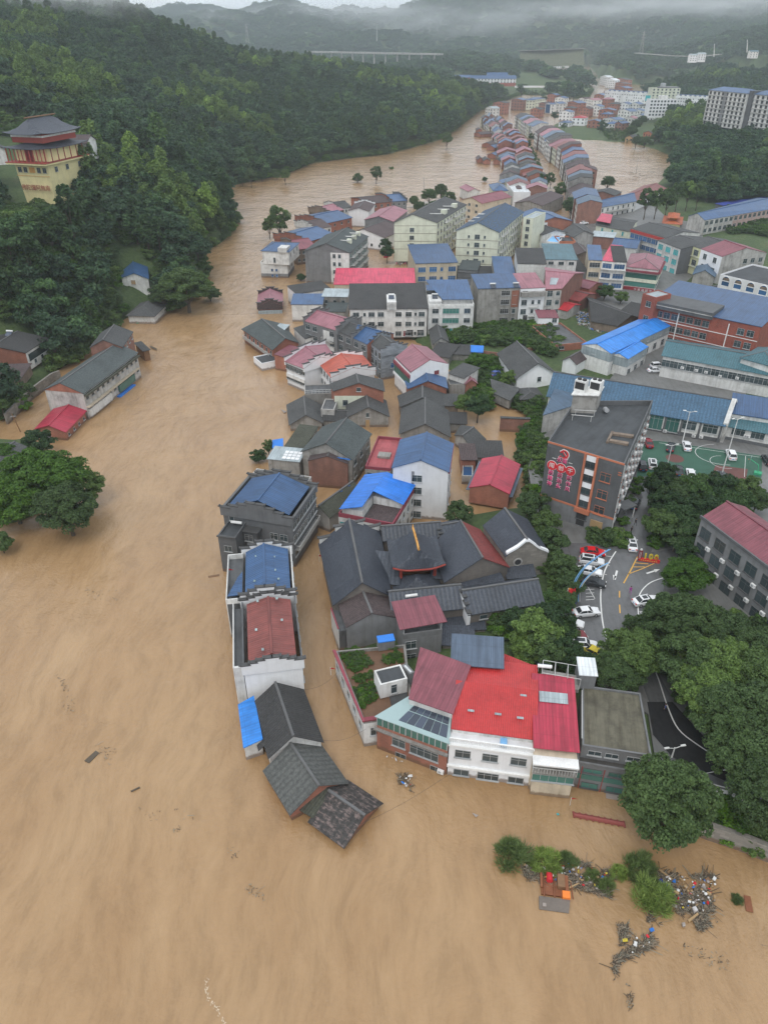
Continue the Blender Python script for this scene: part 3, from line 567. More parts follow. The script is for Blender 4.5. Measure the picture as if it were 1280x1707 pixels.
# ---------------------------------------------------------------- forest on the hills
def inpoly(poly, X, Y): return sdf(poly, X, Y) > 0
FEAST = pw([(1118, 255), (1090, 235), (1120, 205), (1175, 208), (1230, 215), (1300, 205), (1340, 300), (1290, 335), (1230, 342), (1180, 338), (1130, 322), (1112, 300), (1130, 275)], 3)
CLEAR = [pw([(15, 335), (-40, 300), (0, 262), (110, 262), (150, 285), (120, 312), (112, 350), (95, 395), (15, 400)], 26), pw([(196, 520), (196, 462), (250, 462), (266, 490), (282, 520), (225, 560), (190, 548)], 3),
   pw([(-60, 690), (-60, 585), (60, 570), (92, 600), (60, 640)], 3), pw([(745, 142), (862, 142), (862, 160), (745, 156)], 6), pw([(860, 138), (935, 142), (990, 150), (985, 168), (860, 160)], 3)]
HW1 = [atY(868, 90, 1900), atY(975, 84, 1900)]
def scatter(n, ymin, ymax, seed, spread=1.):
 r = np.random.RandomState(seed); Y = ymin + (ymax - ymin) * r.rand(n) ** .5 if ymin > 300 else r.uniform(ymin, ymax, n); X = r.uniform(-1, 1, n) * (30 + .56 * Y)
 return X, Y
pts = []
def take(n, y0, y1, seed):
 r = np.random.RandomState(seed); Y = np.sqrt(r.uniform(y0 * y0, y1 * y1, n)); X = r.uniform(-1, 1, n) * (40 + .5 * Y); Z, sd = groundz(X, Y, True)
 ok1 = inpoly(LAND1, X, Y) | inpoly(LAND4, X, Y); ok = (ok1 & (sd > .5)) | (inpoly(FEAST, X, Y) & (sd > .5)) | (inpoly(LAND2, X, Y) & (Y > 1050) & (Z > 5))
 for c in CLEAR: ok &= ~inpoly(c, X, Y)
 gaps = vnoise(X, Y, 60, 9) < .1; ok &= ~(gaps & (Y < 1200) & (Z > 12) & (Z < 25))
 return np.stack([X, Y, Z], -1)[ok], sd[ok]
near, sdn = take(44000, 120, 1300, 21); n2, s2 = take(9000, 110, 480, 31); near = np.concatenate([n2, near]); sdn = np.concatenate([s2, sdn])
# thin to natural spacing
cell = {}; keep = []
for i, p in enumerate(near):
 g = 5.6 + .0016 * p[1]; k = (int(p[0] / g), int(p[1] / g))
 if k in cell: continue
 cell[k] = 1; keep.append(i)
near = near[keep]; sdn = sdn[keep]
farp, _ = take(26000, 1300, 4200, 22)
dist = np.hypot(np.hypot(near[:, 0], near[:, 1]), near[:, 2] - CH); order = np.argsort(dist); near = near[order]; sdn = sdn[order]
def inview(p):
 d = Vector(p) - Vector((0, 0, CH)); z = d.y * CO - d.z * SI
 if z < 1: return False
 x = d.x / z * FPX + 640; y = 853.5 - (d.y * SI + d.z * CO) / z * FPX
 return -30 < x < 1310 and -30 < y < 1740
def proj(p):
 d = Vector(p) - Vector((0, 0, CH)); z = d.y * CO - d.z * SI; return (d.x / z * FPX + 640, 853.5 - (d.y * SI + d.z * CO) / z * FPX)
def blocks(p):   # would stand in front of the hill temple or of the hill house
 x, y1 = proj(p); y0 = proj((p[0], p[1], p[2] + 17))[1]; r = 26
 for (a, b, c, d, Ym) in ((22, 112, 255, 320, 352), (200, 248, 440, 492, 300)):
  if p[1] < Ym and a - r < x < b + r and y0 < d and y1 > c: return True
 return False
ok_ = [i for i in range(len(near)) if not blocks(near[i])]; near = near[ok_]; sdn = sdn[ok_]
vis = [i for i in range(len(near)) if inview(near[i])]
print('forest near', len(near), 'visible', len(vis), 'far', len(farp))
FK = ['forest_1', 'forest_2', 'forest_3', 'conifer_1', 'conifer_2', 'bamboo_1', 'bamboo_2']
def kindat(x, y, r):
 b = vnoise(np.array([x]), np.array([y]), 70, 5)[0]
 if b > .68: return r.choice([5, 6, 5, 0])
 if b < .33: return r.choice([3, 1, 4, 2, 0])
 return r.choice([0, 1, 2, 0, 1, 2, 3])
NIND = 250
fr = random.Random(5); FN = {0: 'broadleaf', 1: 'broadleaf', 2: 'broadleaf', 3: 'conifer', 4: 'conifer', 5: 'bamboo', 6: 'bamboo'}
FL = {'broadleaf': 'dark green rounded tree crown in the dense wood on the left bank hillside', 'conifer': 'dark pointed tree crown in the dense wood on the left bank hillside', 'bamboo': 'pale green feathery bamboo crown in the wood on the left bank hillside'}
FR = {k: v.replace('left bank hillside', 'right hand hillside') for k, v in FL.items()}
for i in vis[:NIND]:
 p = near[i]; k = kindat(p[0], p[1], fr); s = fr.uniform(.7, 1.25); left = p[0] < 60
 tree(FK[k], (p[0], p[1], p[2] - .3), 4.5 * s, (FL if left else FR)[FN[k]], 'hillside_tree', 'tree', FN[k] + (' trees of the left bank wood' if left else ' trees of the right hand wood'), fr.uniform(.85, 1.1))
rest = [i for i in range(len(near)) if i not in set(vis[:NIND])]
def forest_object(name, P, kinds, ki, sc, rz):
 me = bpy.data.meshes.new(name); me.from_pydata([tuple(p) for p in P], [], [])
 for an, ty, d in (('ki', 'INT', ki), ('sc', 'FLOAT', sc), ('rz', 'FLOAT', rz)):
  a = me.attributes.new(an, ty, 'POINT'); a.data.foreach_set('value', d)
 o = link(name, me); g = bpy.data.node_groups.new(name, 'GeometryNodeTree'); g.interface.new_socket('Geometry', in_out='INPUT', socket_type='NodeSocketGeometry'); g.interface.new_socket('Geometry', in_out='OUTPUT', socket_type='NodeSocketGeometry')
 N = g.nodes; gi = N.new('NodeGroupInput'); go = N.new('NodeGroupOutput'); j = N.new('GeometryNodeJoinGeometry'); g.links.new(j.outputs[0], go.inputs[0])
 def attr(nm, t): a = N.new('GeometryNodeInputNamedAttribute'); a.data_type = t; a.inputs[0].default_value = nm; return a.outputs[0]
 for n, k in enumerate(kinds):
  c = treeproto(k)[0]; src = bpy.data.objects.new(k + '_crown_source', c)
  oi = N.new('GeometryNodeObjectInfo'); oi.inputs[0].default_value = src; oi.inputs[1].default_value = True
  ip = N.new('GeometryNodeInstanceOnPoints'); cmpn = N.new('FunctionNodeCompare'); cmpn.data_type = 'INT'; cmpn.operation = 'EQUAL'; g.links.new(attr('ki', 'INT'), cmpn.inputs[2]); cmpn.inputs[3].default_value = n
  g.links.new(gi.outputs[0], ip.inputs[0]); g.links.new(cmpn.outputs[0], ip.inputs[1]); g.links.new(oi.outputs['Geometry'], ip.inputs[2])
  cx = N.new('ShaderNodeCombineXYZ'); g.links.new(attr('rz', 'FLOAT'), cx.inputs[2]); g.links.new(cx.outputs[0], ip.inputs['Rotation']); g.links.new(attr('sc', 'FLOAT'), ip.inputs['Scale']); g.links.new(ip.outputs[0], j.inputs[0])
 md = o.modifiers.new('scatter', 'NODES'); md.node_group = g; return tag(o, kind='stuff')
P = near[rest]; ki = [kindat(p[0], p[1], fr) for p in P]; off = {3: 0}
forest_object('forest', P + np.array([0, 0, 1.2]), FK, ki, [fr.uniform(.85, 1.6) * (1 + min(p[1], 1300) / 3600) for p in P], [fr.uniform(0, 6.28) for _ in P])
forest_object('distant_forest', farp, ['farclump_1', 'farclump_2'], [fr.randint(0, 1) for _ in farp], [fr.uniform(.8, 1.5) for _ in farp], [fr.uniform(0, 6.28) for _ in farp])
# ---------------------------------------------------------------- air: haze and low cloud on the ridges
hz = MB(); hz.box(-6500, -500, -6, 6500, 8800, 275); hm = bpy.data.materials.new('haze'); hm.use_nodes = True; n = hm.node_tree; n.nodes.clear()
o_ = n.nodes.new('ShaderNodeOutputMaterial'); pv = n.nodes.new('ShaderNodeVolumePrincipled'); pv.inputs['Color'].default_value = (.84, .93, 1, 1); pv.inputs['Density'].default_value = .00015; pv.inputs['Anisotropy'].default_value = .2; n.links.new(pv.outputs[0], o_.inputs['Volume'])
tag(hz.build('haze', hm), kind='stuff')
def mist(c, sx, sy, sz, dens, seed, label):
 m = MB(); m.ball((0, 0, 0), 1, 0, 16); mt = bpy.data.materials.new('mist'); mt.use_nodes = True; n = mt.node_tree; n.nodes.clear(); o = n.nodes.new('ShaderNodeOutputMaterial')
 v = n.nodes.new('ShaderNodeVolumePrincipled'); v.inputs['Color'].default_value = (.97, .985, 1, 1); v.inputs['Anisotropy'].default_value = .1; n.links.new(v.outputs[0], o.inputs['Volume'])
 tc = n.nodes.new('ShaderNodeTexCoord'); ln = n.nodes.new('ShaderNodeVectorMath'); ln.operation = 'LENGTH'; n.links.new(tc.outputs['Object'], ln.inputs[0])
 fo = mathn(n, 'SUBTRACT', 1.05, ln.outputs['Value']); nz = noise(n, tc.outputs['Object'], 2.2 + seed * .13, 4, .65, (1, 1, .6)); a = mathn(n, 'MULTIPLY_ADD', nz, 3.2, -1.7); a = mathn(n, 'ADD', a, mathn(n, 'MULTIPLY', fo, .9)); a = mathn(n, 'MULTIPLY', a, fo)
 n.links.new(mathn(n, 'MULTIPLY', mathn(n, 'MAXIMUM', a, 0.), dens), v.inputs['Density']); o2 = m.build('mist', mt, smooth=True); o2.location = c; o2.scale = (sx, sy, sz); tag(o2, kind='stuff')
for i, (px, py, Y, sx, sz) in enumerate([(40, 4, 800, 150, 28), (150, 0, 860, 120, 22), (345, 36, 2950, 190, 70), (700, 40, 2900, 330, 75), (790, 48, 2700, 260, 60), (640, 22, 3100, 420, 60), (560, 20, 3300, 420, 60), (905, 24, 2800, 420, 60), (1060, 12, 2700, 500, 55), (1230, 6, 2600, 500, 55), (470, 22, 3300, 400, 50)]):
 c = atY(px, py, Y); mist(c, sx, sx * .5, sz, .014 if Y < 1500 else .0045, i, None)
# ================================================================ buildings on the drowned river front, nearest first
def zof(bx, by, ty, g=0):
 p = at(bx, by, g); dy = (ty - 853.5) / FPX; return CH + p.y * (-SI - dy * CO) / (CO - dy * SI)
T = at
# broken-tiled house
h = House('tiled_house', 'half drowned house with broken dark tiles, brick gable at the tip of the row', 'house', (522, 1368), (573, 1405), (629, 1338), 1.1)
h.gable('brokentile', 'u', 1.7, .52, .5, wall='brick', cap='ridge')
h.quad('lean_roof', 'mosstile', [(-.66, -.02, h.H + .3), (-.02, .02, h.H + .25), (-.02, .52, h.H + 1.75), (-.66, .62, h.H + 1.7)])
h.quad('lean_roof', 'darktile', [(-.5, .56, h.H + 1.9), (-.02, .53, h.H + 1.8), (-.02, .98, h.H + .3), (-.5, 1.0, h.H + .9)])
# ribbed roof house
h = House('tiled_house', 'flooded house with wide ribbed grey roof and brick gable edge beside the broken tiles', 'house', (485, 1353), (576, 1304), (537, 1238), 1.9)
h.gable('rib', 'v', 2.6, .5, .35, wall='brick')
h.box('eave_gutter', 'coping', 1.02, 0, 1.04, 1, h.H - .35, h.H - .1)
m = MB(); a, b = T(446, 1289, 1.5), T(463, 1319, 1.5); d = (b - a); m.hexa([a, b, b + Vector((1, .3, 0)), a + Vector((1, .3, 0))], [a + Vector((0, 0, .1)), b + Vector((0, 0, .1)), b + Vector((1, .3, .5)), a + Vector((1, .3, .5))])
tag(m.build('awning', 'whitetin'), 'narrow white metal awning just above the water on the river side', 'awning')
# long dark roof
h = House('tiled_house', 'flooded house under a plain dark brown tile roof with small clutter at its river eave', 'house', (450, 1259), (535, 1234), (509, 1150), 3.2)
h.gable('darktile', 'v', 2.8, .47, .35, wall='white', cap='ridge'); h.win('r', 3, [h.H - 1.6], 1.2, 1.2)
h.quad('lean_roof', 'darktile', [(-.17, .2, h.H - .85), (-.035, .2, h.H - .1), (-.035, .995, h.H - .1), (-.17, .995, h.H - .85)])
h = House('lean_to', 'bright blue corrugated lean-to roof on posts over the water', 'shed', (407.7, 1247), (437, 1237), (423, 1167), 2.6, D=(398.7, 1177), g=-1)
h.shed('sky', .5, 'white', .15, 'l')
for a, b in ((.1, .1), (.1, .5), (.1, .9)): h.box('post', 'whitepaint', a, b, a + .04, b + .02, 0, h.H)
# white stepped gable house with rust roof
h = House('gable_house', 'white house with tall stepped white gable and rust red metal roof', 'house', (406, 1113), (503.5, 1101), (491.5, 996), 8.0)
h.gable('rust', 'v', 1.3, .5, -.75, wall='cleanwhite'); h.step_gable(0, 4, 'cleanwhite', .35); h.step_gable(1, 4, 'cleanwhite', .35)
h.box('side_wall', 'darkgrey', .985, .0, 1.01, 1, h.H - .5, h.H + .5); h.box('side_wall', 'darkgrey', -.01, .0, .015, 1, h.H - .5, h.H + .35)
h.box('roof_terrace', 'yard', -.155, .03, -.012, .97, 0, h.H - .7); h.box('terrace_wall', 'white', -.175, .0, -.157, 1, 0, h.H + .2); h.box('terrace_wall', 'white', -.155, .0, -.012, .028, 0, h.H + .1)
for a, b in ((.3, .9), (.66, .9), (.72, .55), (.25, .45), (.35, .12)): h.quad('skylight', 'clearroof', [(a - .02, b - .015, h.H + .4 + 1.55 * (1 - abs(a - .5) * 2)), (a + .02, b - .015, h.H + .4 + 1.55 * (1 - abs(a - .5) * 2)), (a + .02, b + .02, h.H + .4 + 1.55 * (1 - abs(a - .5) * 2)), (a - .02, b + .02, h.H + .4 + 1.55 * (1 - abs(a - .5) * 2))], .05)
h.win('r', 5, w=1.3, h=1.4)
# blue roof with terrace
h = House('gable_house', 'white walled house with navy roof and open corner terrace between two stepped gables', 'house', (404, 996), (490, 988), (483, 914), 8.4)
h.gable('navy', 'v', 1.8, .45, -.5, wall='white'); h.step_gable(0, 3, 'cleanwhite', .3); h.step_gable(1, 3, 'cleanwhite', .3)
h.box('side_wall', 'white', .985, 0, 1.012, 1, h.H - .6, h.H + .6)
h.box('roof_terrace', 'yard', -.3, .0, -.012, 1, 0, h.H - 1.2); h.box('terrace_wall', 'white', -.32, 0, -.302, 1, 0, h.H - .2); h.box('terrace_wall', 'white', -.3, .985, -.012, 1.0, h.H - 1.19, h.H - .2); h.box('terrace_wall', 'white', -.3, 0.002, -.012, .02, h.H - 1.19, h.H - .2)
h.quad('lean_roof', 'navy', [(-.29, .08, h.H - .25), (.0, .05, h.H + .12), (.0, .55, h.H + .12), (-.1, .45, h.H - .1)])
for a, b in ((.28, .75), (.65, .7), (.66, .4), (.25, .2), (.72, .2)): h.quad('skylight', 'clearroof', [(a - .02, b - .02, h.H + 1.25), (a + .02, b - .02, h.H + 1.25), (a + .02, b + .02, h.H + 1.25), (a - .02, b + .02, h.H + 1.25)], .05)
h.win('r', 4, w=1.3, h=1.4)
# big grey house
h = House('grey_house', 'large dark grey house with navy roof and stepped grey gable rising from the river', 'house', (371, 848), (487, 867), (523, 811), 10.8)
h.gable('navy', 'v', 2.4, .5, -.9, wall='darkgrey'); h.step_gable(0, 4, 'darkgrey', .1); h.step_gable(1, 4, 'grey', .1)
h.box('side_wall', 'darkgrey', .985, 0, 1.02, 1, h.H - .6, h.H + .35); h.box('side_wall', 'darkgrey', -.02, 0, .015, 1, h.H - .6, h.H + .3)
h.win('r', 7, w=1.5, h=1.6); h.win('f', [.72, .86], [h.H - 4.4, h.H - 7.5], 1.5, 1.5); h.rail('r', .05, .95, h.H - 7.2, out=.9)
h.box('porch', 'darkgrey', .28, -.12, .52, -.001, 0, h.H - 3.2); h.band('f', h.H - 3.1, h.H - 2.9, 'coping', 2.0, .27, .55, 'eave'); h.win('f', [.12], [h.H - 1.6], 1, 1.6)
m = [link('window', winmeshes(1.6, 1.5, 'glass', False)[0], h.root)]; p = h.P(.4, -.125, h.H - 4.6); m[0].location = p
h2 = House('grey_tower_block', 'dark grey corner block with flat roof, white water heater tank and one window', 'building', (363, 892), (393, 896), (400, 868), 8.4)
h2.flat('bitumen', 'darkgrey', .5); h2.band('f', h2.H - .15, h2.H + .05, 'coping', .35, -.03, 1.03, 'eave'); h2.win('f', [.5], [h2.H - 2.8], 1.5, 1.3)
m = MB(); m.bar(h2.P(.3, .75, h2.H + .5), h2.P(.9, .75, h2.H + .5), .28, 0, 10); m.build('water_tank', 'plastic', h2.root)
# dark big roof with annexes
h = House('tiled_house', 'house with broad blue-grey tile roof and pale rendered street wall with dark windows', 'house', (504, 752), (586, 765), (618, 723), 7.4)
h.gable('greentile', 'v', 3.0, .5, .4, wall='concrete', oh2=.3); h.win('r', 3, w=1.8, h=1.5, top=1.9); h.box('fascia', 'bluetarp', .45, -.04, .98, -.03, h.H - .1, h.H + .15)
h = House('brick_annex', 'brick annex with low dark gable roof against the blue-grey tiled house', 'house', (514, 768), (579, 773), (586, 762), 6.6)
h.gable('browntile', 'v', 1.5, .5, .1, wall='oldbrick')
h = House('concrete_annex', 'grey concrete annex with translucent sheet roof over the river bank', 'house', (447, 766), (499, 771), (509, 752), 4.9)
h.shed('tin', .3, 'concrete', .2, 'f')
for i in range(3):
 for j in range(4): h.quad('skylight', 'cleanwhite', [(.42 + j * .14, .1 + i * .22, h.H + .34 + i * .08), (.54 + j * .14, .1 + i * .22, h.H + .34 + i * .08), (.54 + j * .14, .28 + i * .22, h.H + .4 + i * .08), (.42 + j * .14, .28 + i * .22, h.H + .4 + i * .08)], .03)
h = House('old_shed', 'dark flat tiled shed behind the translucent sheet roof', 'shed', (475, 746), (505, 750), (526, 717), 4.6); h.shed('mosstile', .8, 'concrete', .2, 'f')
h = House('tarp_shelter', 'light blue tarpaulin shelter at the river edge by two bushes', 'shelter', (455, 748), (472, 747), (474, 734), 2.5); h.shed('bluetarp', .3, 'concrete', .1, 'l')
h = House('stepped_wall', 'row of grey stepped coping along the back of the large dark grey house', 'wall', (421, 789), (513, 803), (517, 794), 6.4)
h.flat('mosstile', 'paleconcrete', .4)
for i in range(9): h.box('coping', 'ridge', .1 * i + .02, .2, .1 * i + .11, .5, h.H, h.H + .35 + (i % 3) * .15)
h = House('old_house', 'old low house with mossy dark roof and two blue strips in the alley', 'house', (526, 850), (549, 859), (580, 812), 4.2, g=-1.5)
h.gable('mosstile', 'v', 1.6, .35, .5, wall='paleconcrete')
for t in (.55, .8): h.quad('patch', 'bluetarp', [(.02, t, h.H + .75), (.5, t + .05, h.H + 1.7), (.5, t + .09, h.H + 1.7), (.02, t + .04, h.H + .75)], .05)
# bright blue roof villa
h = House('villa', 'white house with maroon parapet and vivid blue roof cut open over its front terrace', 'house', (564, 855), (655, 873), (681, 814), 7.2)
h.flat('yard', 'white', .9, cop='maroontrim'); e = h.H + 1.0; r_ = h.H + 2.6
h.quad('roof', 'blue', [(.02, .0, e), (.45, .0, r_), (.45, 1.05, r_), (.02, 1.05, e)]); h.quad('roof', 'blue', [(.4505, .45, r_), (1.02, .42, e), (1.02, 1.05, e), (.4505, 1.05, r_)])
h.box('upper_wall', 'white', .04, .06, .42, .98, h.H - .85, e - .15); h.box('upper_wall', 'white', .43, .5, .97, .98, h.H - .85, e - .15)
h.box('terrace_roof', 'browntile', .46, .04, .95, .48, h.H - .8, h.H - .6)
h.win('f', [.12, .26], [h.H - 2.6], 2.2, 1.5, 'tealpanel'); h.win('f', [.65], [h.H - 2.8], 5, 1.6, 'black'); h.box('panel', 'tealpanel', .46, -.03, .7, -.01, .9, h.H - 4.3); h.win('r', 5, w=1.1, h=1.5, top=2.2)
# tall white house with navy roof
h = House('tall_white_house', 'tall white house with navy gable roof and one column of windows facing the camera', 'house', (655, 779), (747, 786), (770, 741), 11.9, g=-1)
h.gable('navy', 'v', 2.2, .5, .25, wall='cleanwhite'); h.box('eave_trim', 'maroontrim', .99, 0, 1.03, 1, h.H - .5, h.H - .05)
h.win('f', [.44], None, 2.1, 1.6, top=2.2, step=2.9); h.win('r', 3, w=1.1, h=1.5); h.band('f', .5, h.H - .6, 'grey', .03, .34, .39, 'strip')
h = House('red_deck_house', 'low building with red waterproofed roof deck and white and red parapets', 'building', (608.6, 777), (651, 781), (683, 731), 7.0); h.flat('reddeck', 'concrete', .7, cop='maroontrim')
h.box('roof_room', 'concrete', .3, .35, .8, .5, h.H - .6, h.H - .1); h.win('f', 3, [h.H - 2.2], 1.2, 1.6)
h = House('red_roof_shed', 'small brick house with crimson metal roof beside the tall white house', 'house', (783, 812), (848, 823), (861, 774), 4.4, g=.5); h.gable('crimson', 'v', 1.5, .5, .2, wall='brick'); h.win('r', 2, w=1, h=1.1)
h.box('side_roof', 'greyblue', 1.01, 0, 1.1, 1, h.H - .8, h.H - .7); h.box('side_roof', 'greyblue', -.1, 0, -.01, 1, h.H - .8, h.H - .7)
# ---------------------------------------------------------------- the old guild temple
TG = 'halls of the old temple compound'
h = House('temple_hall', 'long west hall of the temple compound with plain slate grey roof along the flooded lane', 'temple hall', (559, 1004), (648, 990), (629, 884), 6.2, D=(536, 905), group=TG); h.gable('temple', 'v', 3.6, .5, .5, wall='greybrick'); h.step_gable(1, 2, 'white', -.3, .5); h.box('eave_board', 'redpaint', -.02, 0, -.01, 1, h.H - .5, h.H - .3)
h = House('temple_hall', 'north wing of the temple with sunken court behind the red ridged pavilion', 'temple hall', (640, 900), (735, 893), (722, 872), 5.6, group=TG); h.gable('templewide', 'u', 1.6, .5, .3, wall='greybrick')
h = House('temple_hall', 'small roof behind the temple pavilion near the white stepped wall', 'temple hall', (738, 897), (775, 890), (766, 866), 5.4, group=TG); h.gable('templewide', 'u', 1.2, .5, .3, wall='greybrick'); h.step_gable(0, 3, 'cleanwhite', -.2, .5)
h = House('temple_hall', 'temple side wing with wide tile rows left of the pavilion', 'temple hall', (616, 972), (664, 976), (655, 936), 5.2, group=TG); h.shed('templewide', 1.8, 'greybrick', .2, 'f')
h = House('temple_hall', 'temple side wing with wide tile rows between the pavilion and the middle hall', 'temple hall', (718, 964), (748, 968), (760, 930), 5.2, group=TG); h.shed('templewide', 1.8, 'greybrick', .2, 'f')
h = House('temple_hall', 'middle hall of the temple with broad smooth slope beside a maroon roof', 'temple hall', (742, 969), (846, 944), (800, 884), 6.4, D=(722, 908), group=TG); h.gable('temple', 'v', 3.4, .56, .3, wall='greybrick', split='redtile')
h = House('temple_hall', 'east temple hall with steep dark roof, curved white gable and round window', 'temple hall', (843, 927), (913, 919), (878, 866), 7.6, D=(806, 876), g=1.5, group=TG); h.gable('temple', 'v', 3.2, .45, .15, wall='stone')
m = MB(); prev = None
for i in range(13):
 a = i / 12; z = h.H + 3.2 * (1 - abs(a - .45) / .55) + .2 + .14 * math.cos(a * 4 * math.pi); p = (a, z)
 if prev: m.hexa([h.P(prev[0], -.03, prev[1] - .45), h.P(a, -.03, z - .45), h.P(a, .03, z - .45), h.P(prev[0], .03, prev[1] - .45)], [h.P(prev[0], -.03, prev[1]), h.P(a, -.03, z), h.P(a, .03, z), h.P(prev[0], .03, prev[1])])
 prev = p
m.build('gable_coping', 'cleanwhite', h.root)
m = MB(); m.bar((0, 0, 0), (0, -.12, 0), .85, 0, 16); m.bar((0, -.121, 0), (0, -.13, 0), .6, 1, 16); h.put(m.mesh('round_window', ['paleconcrete', 'black']), 'f', .3, h.H - 1.6, 'round_window')
h = House('stone_wall', 'stone wall with white topped eaves joining the east hall of the temple', 'wall', (775, 950), (840, 934), (838, 926), 5.6, g=1, group=None); h.walls('stone'); h.quad('roof', 'temple', [(-.02, -.4, h.H), (1.02, -.4, h.H), (1.02, 1.4, h.H + .5), (-.02, 1.4, h.H + .5)]); h.band('f', h.H - .5, h.H - .05, 'cleanwhite', .15)
h = House('temple_hall', 'low lean roof in the angle under the round window of the temple', 'temple hall', (846, 966), (892, 962), (880, 942), 4.0, g=1.5, group=TG); h.shed('temple', 1.4, 'greybrick', .2, 'f')
h = House('temple_hall', 'long front wing of the temple with grey brick wall and small dark windows', 'temple hall', (782, 1022), (904, 1003), (890, 962), 5.4, g=1.2, group=TG); h.gable('templewide', 'u', 2.2, .5, .35, wall='greybrick'); h.win('f', [.2, .55, .85], [h.H - 1.3], 1.4, .9); h.step_gable(0, 3, 'cleanwhite', -.3, .5, low=-2.5)
h = House('temple_hall', 'front wing of the temple with striped tiles behind the small maroon roof', 'temple hall', (655, 1024), (772, 1012), (764, 972), 5.4, group=TG); h.gable('templewide', 'u', 2.2, .5, .3, wall='greybrick')
h = House('temple_hall', 'low dark roof below the temple front wing with bushes at its foot', 'temple hall', (736, 1052), (808, 1050), (800, 1028), 2.6, g=.6, group=TG); h.shed('temple', .8, 'greybrick', .2, 'f')
h = House('temple_hall', 'dark sloping roof in the narrow yard behind the blue-grey metal roof', 'temple hall', (738, 1076), (790, 1078), (788, 1052), 2.4, g=.6, group=TG); h.shed('temple', .7, 'greybrick', .2, 'f')
h = House('court_house', 'dark hall roof between the temple front wing and its east hall', 'temple hall', (775, 985), (840, 972), (832, 950), 4.6, g=1, group=TG); h.shed('temple', 1.0, 'greybrick', .2, 'f')
# pavilion: upswept hip and gable roof on red columns
c = T(692, 931, 7.2); pv_ = thing('temple_pavilion', 'temple opera pavilion with upswept grey roof, orange ridge and red columns', 'pavilion', (c.x, c.y, 0), R(7))
def upswept(name, W, D, z0, rise, ridge, mt, parent, flare=1.1, n=12, front_open=True):
 m = MB(); g = {}
 for i in range(n + 1):
  for j in range(n + 1):
   u = i / n * 2 - 1; v = j / n * 2 - 1; e = max(abs(u), abs(v)); q = abs(u) if True else 0
   zz = rise * (1 - abs(u)) ** 1.35 if abs(v) < ridge else min(rise * (1 - abs(u)) ** 1.35, rise * ((1 - abs(v)) / (1 - ridge)) ** 1.35)
   zz += flare * max(0, (abs(u) * abs(v)) - .35) ** 1.6
   g[i, j] = (u * W / 2, v * D / 2, z0 + zz)
 for i in range(n):
  for j in range(n): m.face([g[i, j], g[i + 1, j], g[i + 1, j + 1], g[i, j + 1]])
 k = len(m.f)
 for i in range(n):
  for j in range(n): m.face([tuple(x - (0, 0, .2)[a] for a, x in enumerate(g[p])) for p in ((i, j), (i, j + 1), (i + 1, j + 1), (i + 1, j))])
 for i in range(n):
  for (a, b) in (((i, 0), (i + 1, 0)), ((i + 1, n), (i, n)), ((0, i + 1), (0, i)), ((n, i), (n, i + 1))):
   A_, B_ = g[a], g[b]; m.face([(A_[0], A_[1], A_[2] - .2), (B_[0], B_[1], B_[2] - .2), B_, A_])
 return m.build(name, mt, parent), g
ro, g = upswept('roof', 9.2, 8.6, 8.2, 3.3, .72, 'temple', pv_, 1.6)
m = MB(); pts_ = [(0, -3.3, 11.5), (0, -1.5, 11.75), (0, 1.5, 11.75), (0, 3.3, 11.6)]
for a, b in zip(pts_, pts_[1:]): m.bar(a, b, .2, 0, 6)
for y in (-3.3, -1, 0, 1, 3.3): m.bar((0, y, 11.6), (0, y * 1.04, 12.3), .18, 0, 5, .04)
m.build('ornamental_ridge', 'gold', ro)
m = MB()
for i in range(12):
 a, b = g[i, 0], g[i + 1, 0]; m.bar((a[0], a[1] - .05, a[2] - .25), (b[0], b[1] - .05, b[2] - .25), .16, 0, 5)
m.build('eave_board', 'columnred', ro)
for x in (-3, 3):
 for y in (-3.1, 3): m = MB(); m.bar((x, y, 0), (x, y, 8.6), .3, 0, 10); m.build('column', 'columnred', pv_)
m = MB(); m.box(-3, -.3, 3, 3, 3.2, 8.4); m.build('stage_wall', 'wood', pv_)
m = MB(); m.box(-3.4, -3.3, 7.6, 3.4, -3.0, 8.3); m.build('beam', 'columnred', pv_)
c = T(694, 970, 5.6); q = thing('temple_porch', 'low domed grey roof in front of the temple pavilion', 'pavilion', (c.x, c.y, 0), R(7)); upswept('roof', 8.4, 5.6, 5.0, 2.0, .2, 'temple', q, .3)
m = MB(); m.box(-3.6, -2.2, 0, 3.6, 2.2, 5.1); m.build('wall', 'greybrick', q)
# paved courts of the temple
h = House('temple_yard_wall', 'brick boundary wall between the temple and the row of street trees', 'wall', (884, 880), (952, 1004), (955, 1002), 4.2, D=(888, 877), g=2); h.walls('oldbrick')
# ---------------------------------------------------------------- south of the temple
h = House('grey_gable_house', 'grey rendered gable house with dark brown tile roof and narrow walled terrace', 'house', (578, 1045), (661, 1029), (646, 990), 5.6); h.gable('browntile', 'v', 1.9, .5, .15, wall='grey'); h.box('terrace', 'yard', -.14, .1, -.01, .98, 0, h.H - 1.2); h.box('terrace_wall', 'white', -.16, .1, -.142, .98, 0, h.H - .75); h.box('coping', 'maroontrim', -.165, .1, -.138, .98, h.H - .748, h.H - .6)
h = House('maroon_canopy_house', 'grey narrow house with maroon sheet roof raised over its rooftop balcony', 'house', (672, 1058), (737, 1049), (728, 1010), 6.6); h.flat('yard', 'grey', 1.0); h.win('f', [.2], [h.H - 2.4, h.H - 5.2], 1.8, 1.6)
h.quad('canopy_roof', 'maroon', [(-.1, -.05, h.H + 1.4), (1.12, .02, h.H + 1.4), (1.04, 1.05, h.H + 2.2), (-.12, 1, h.H + 2.2)])
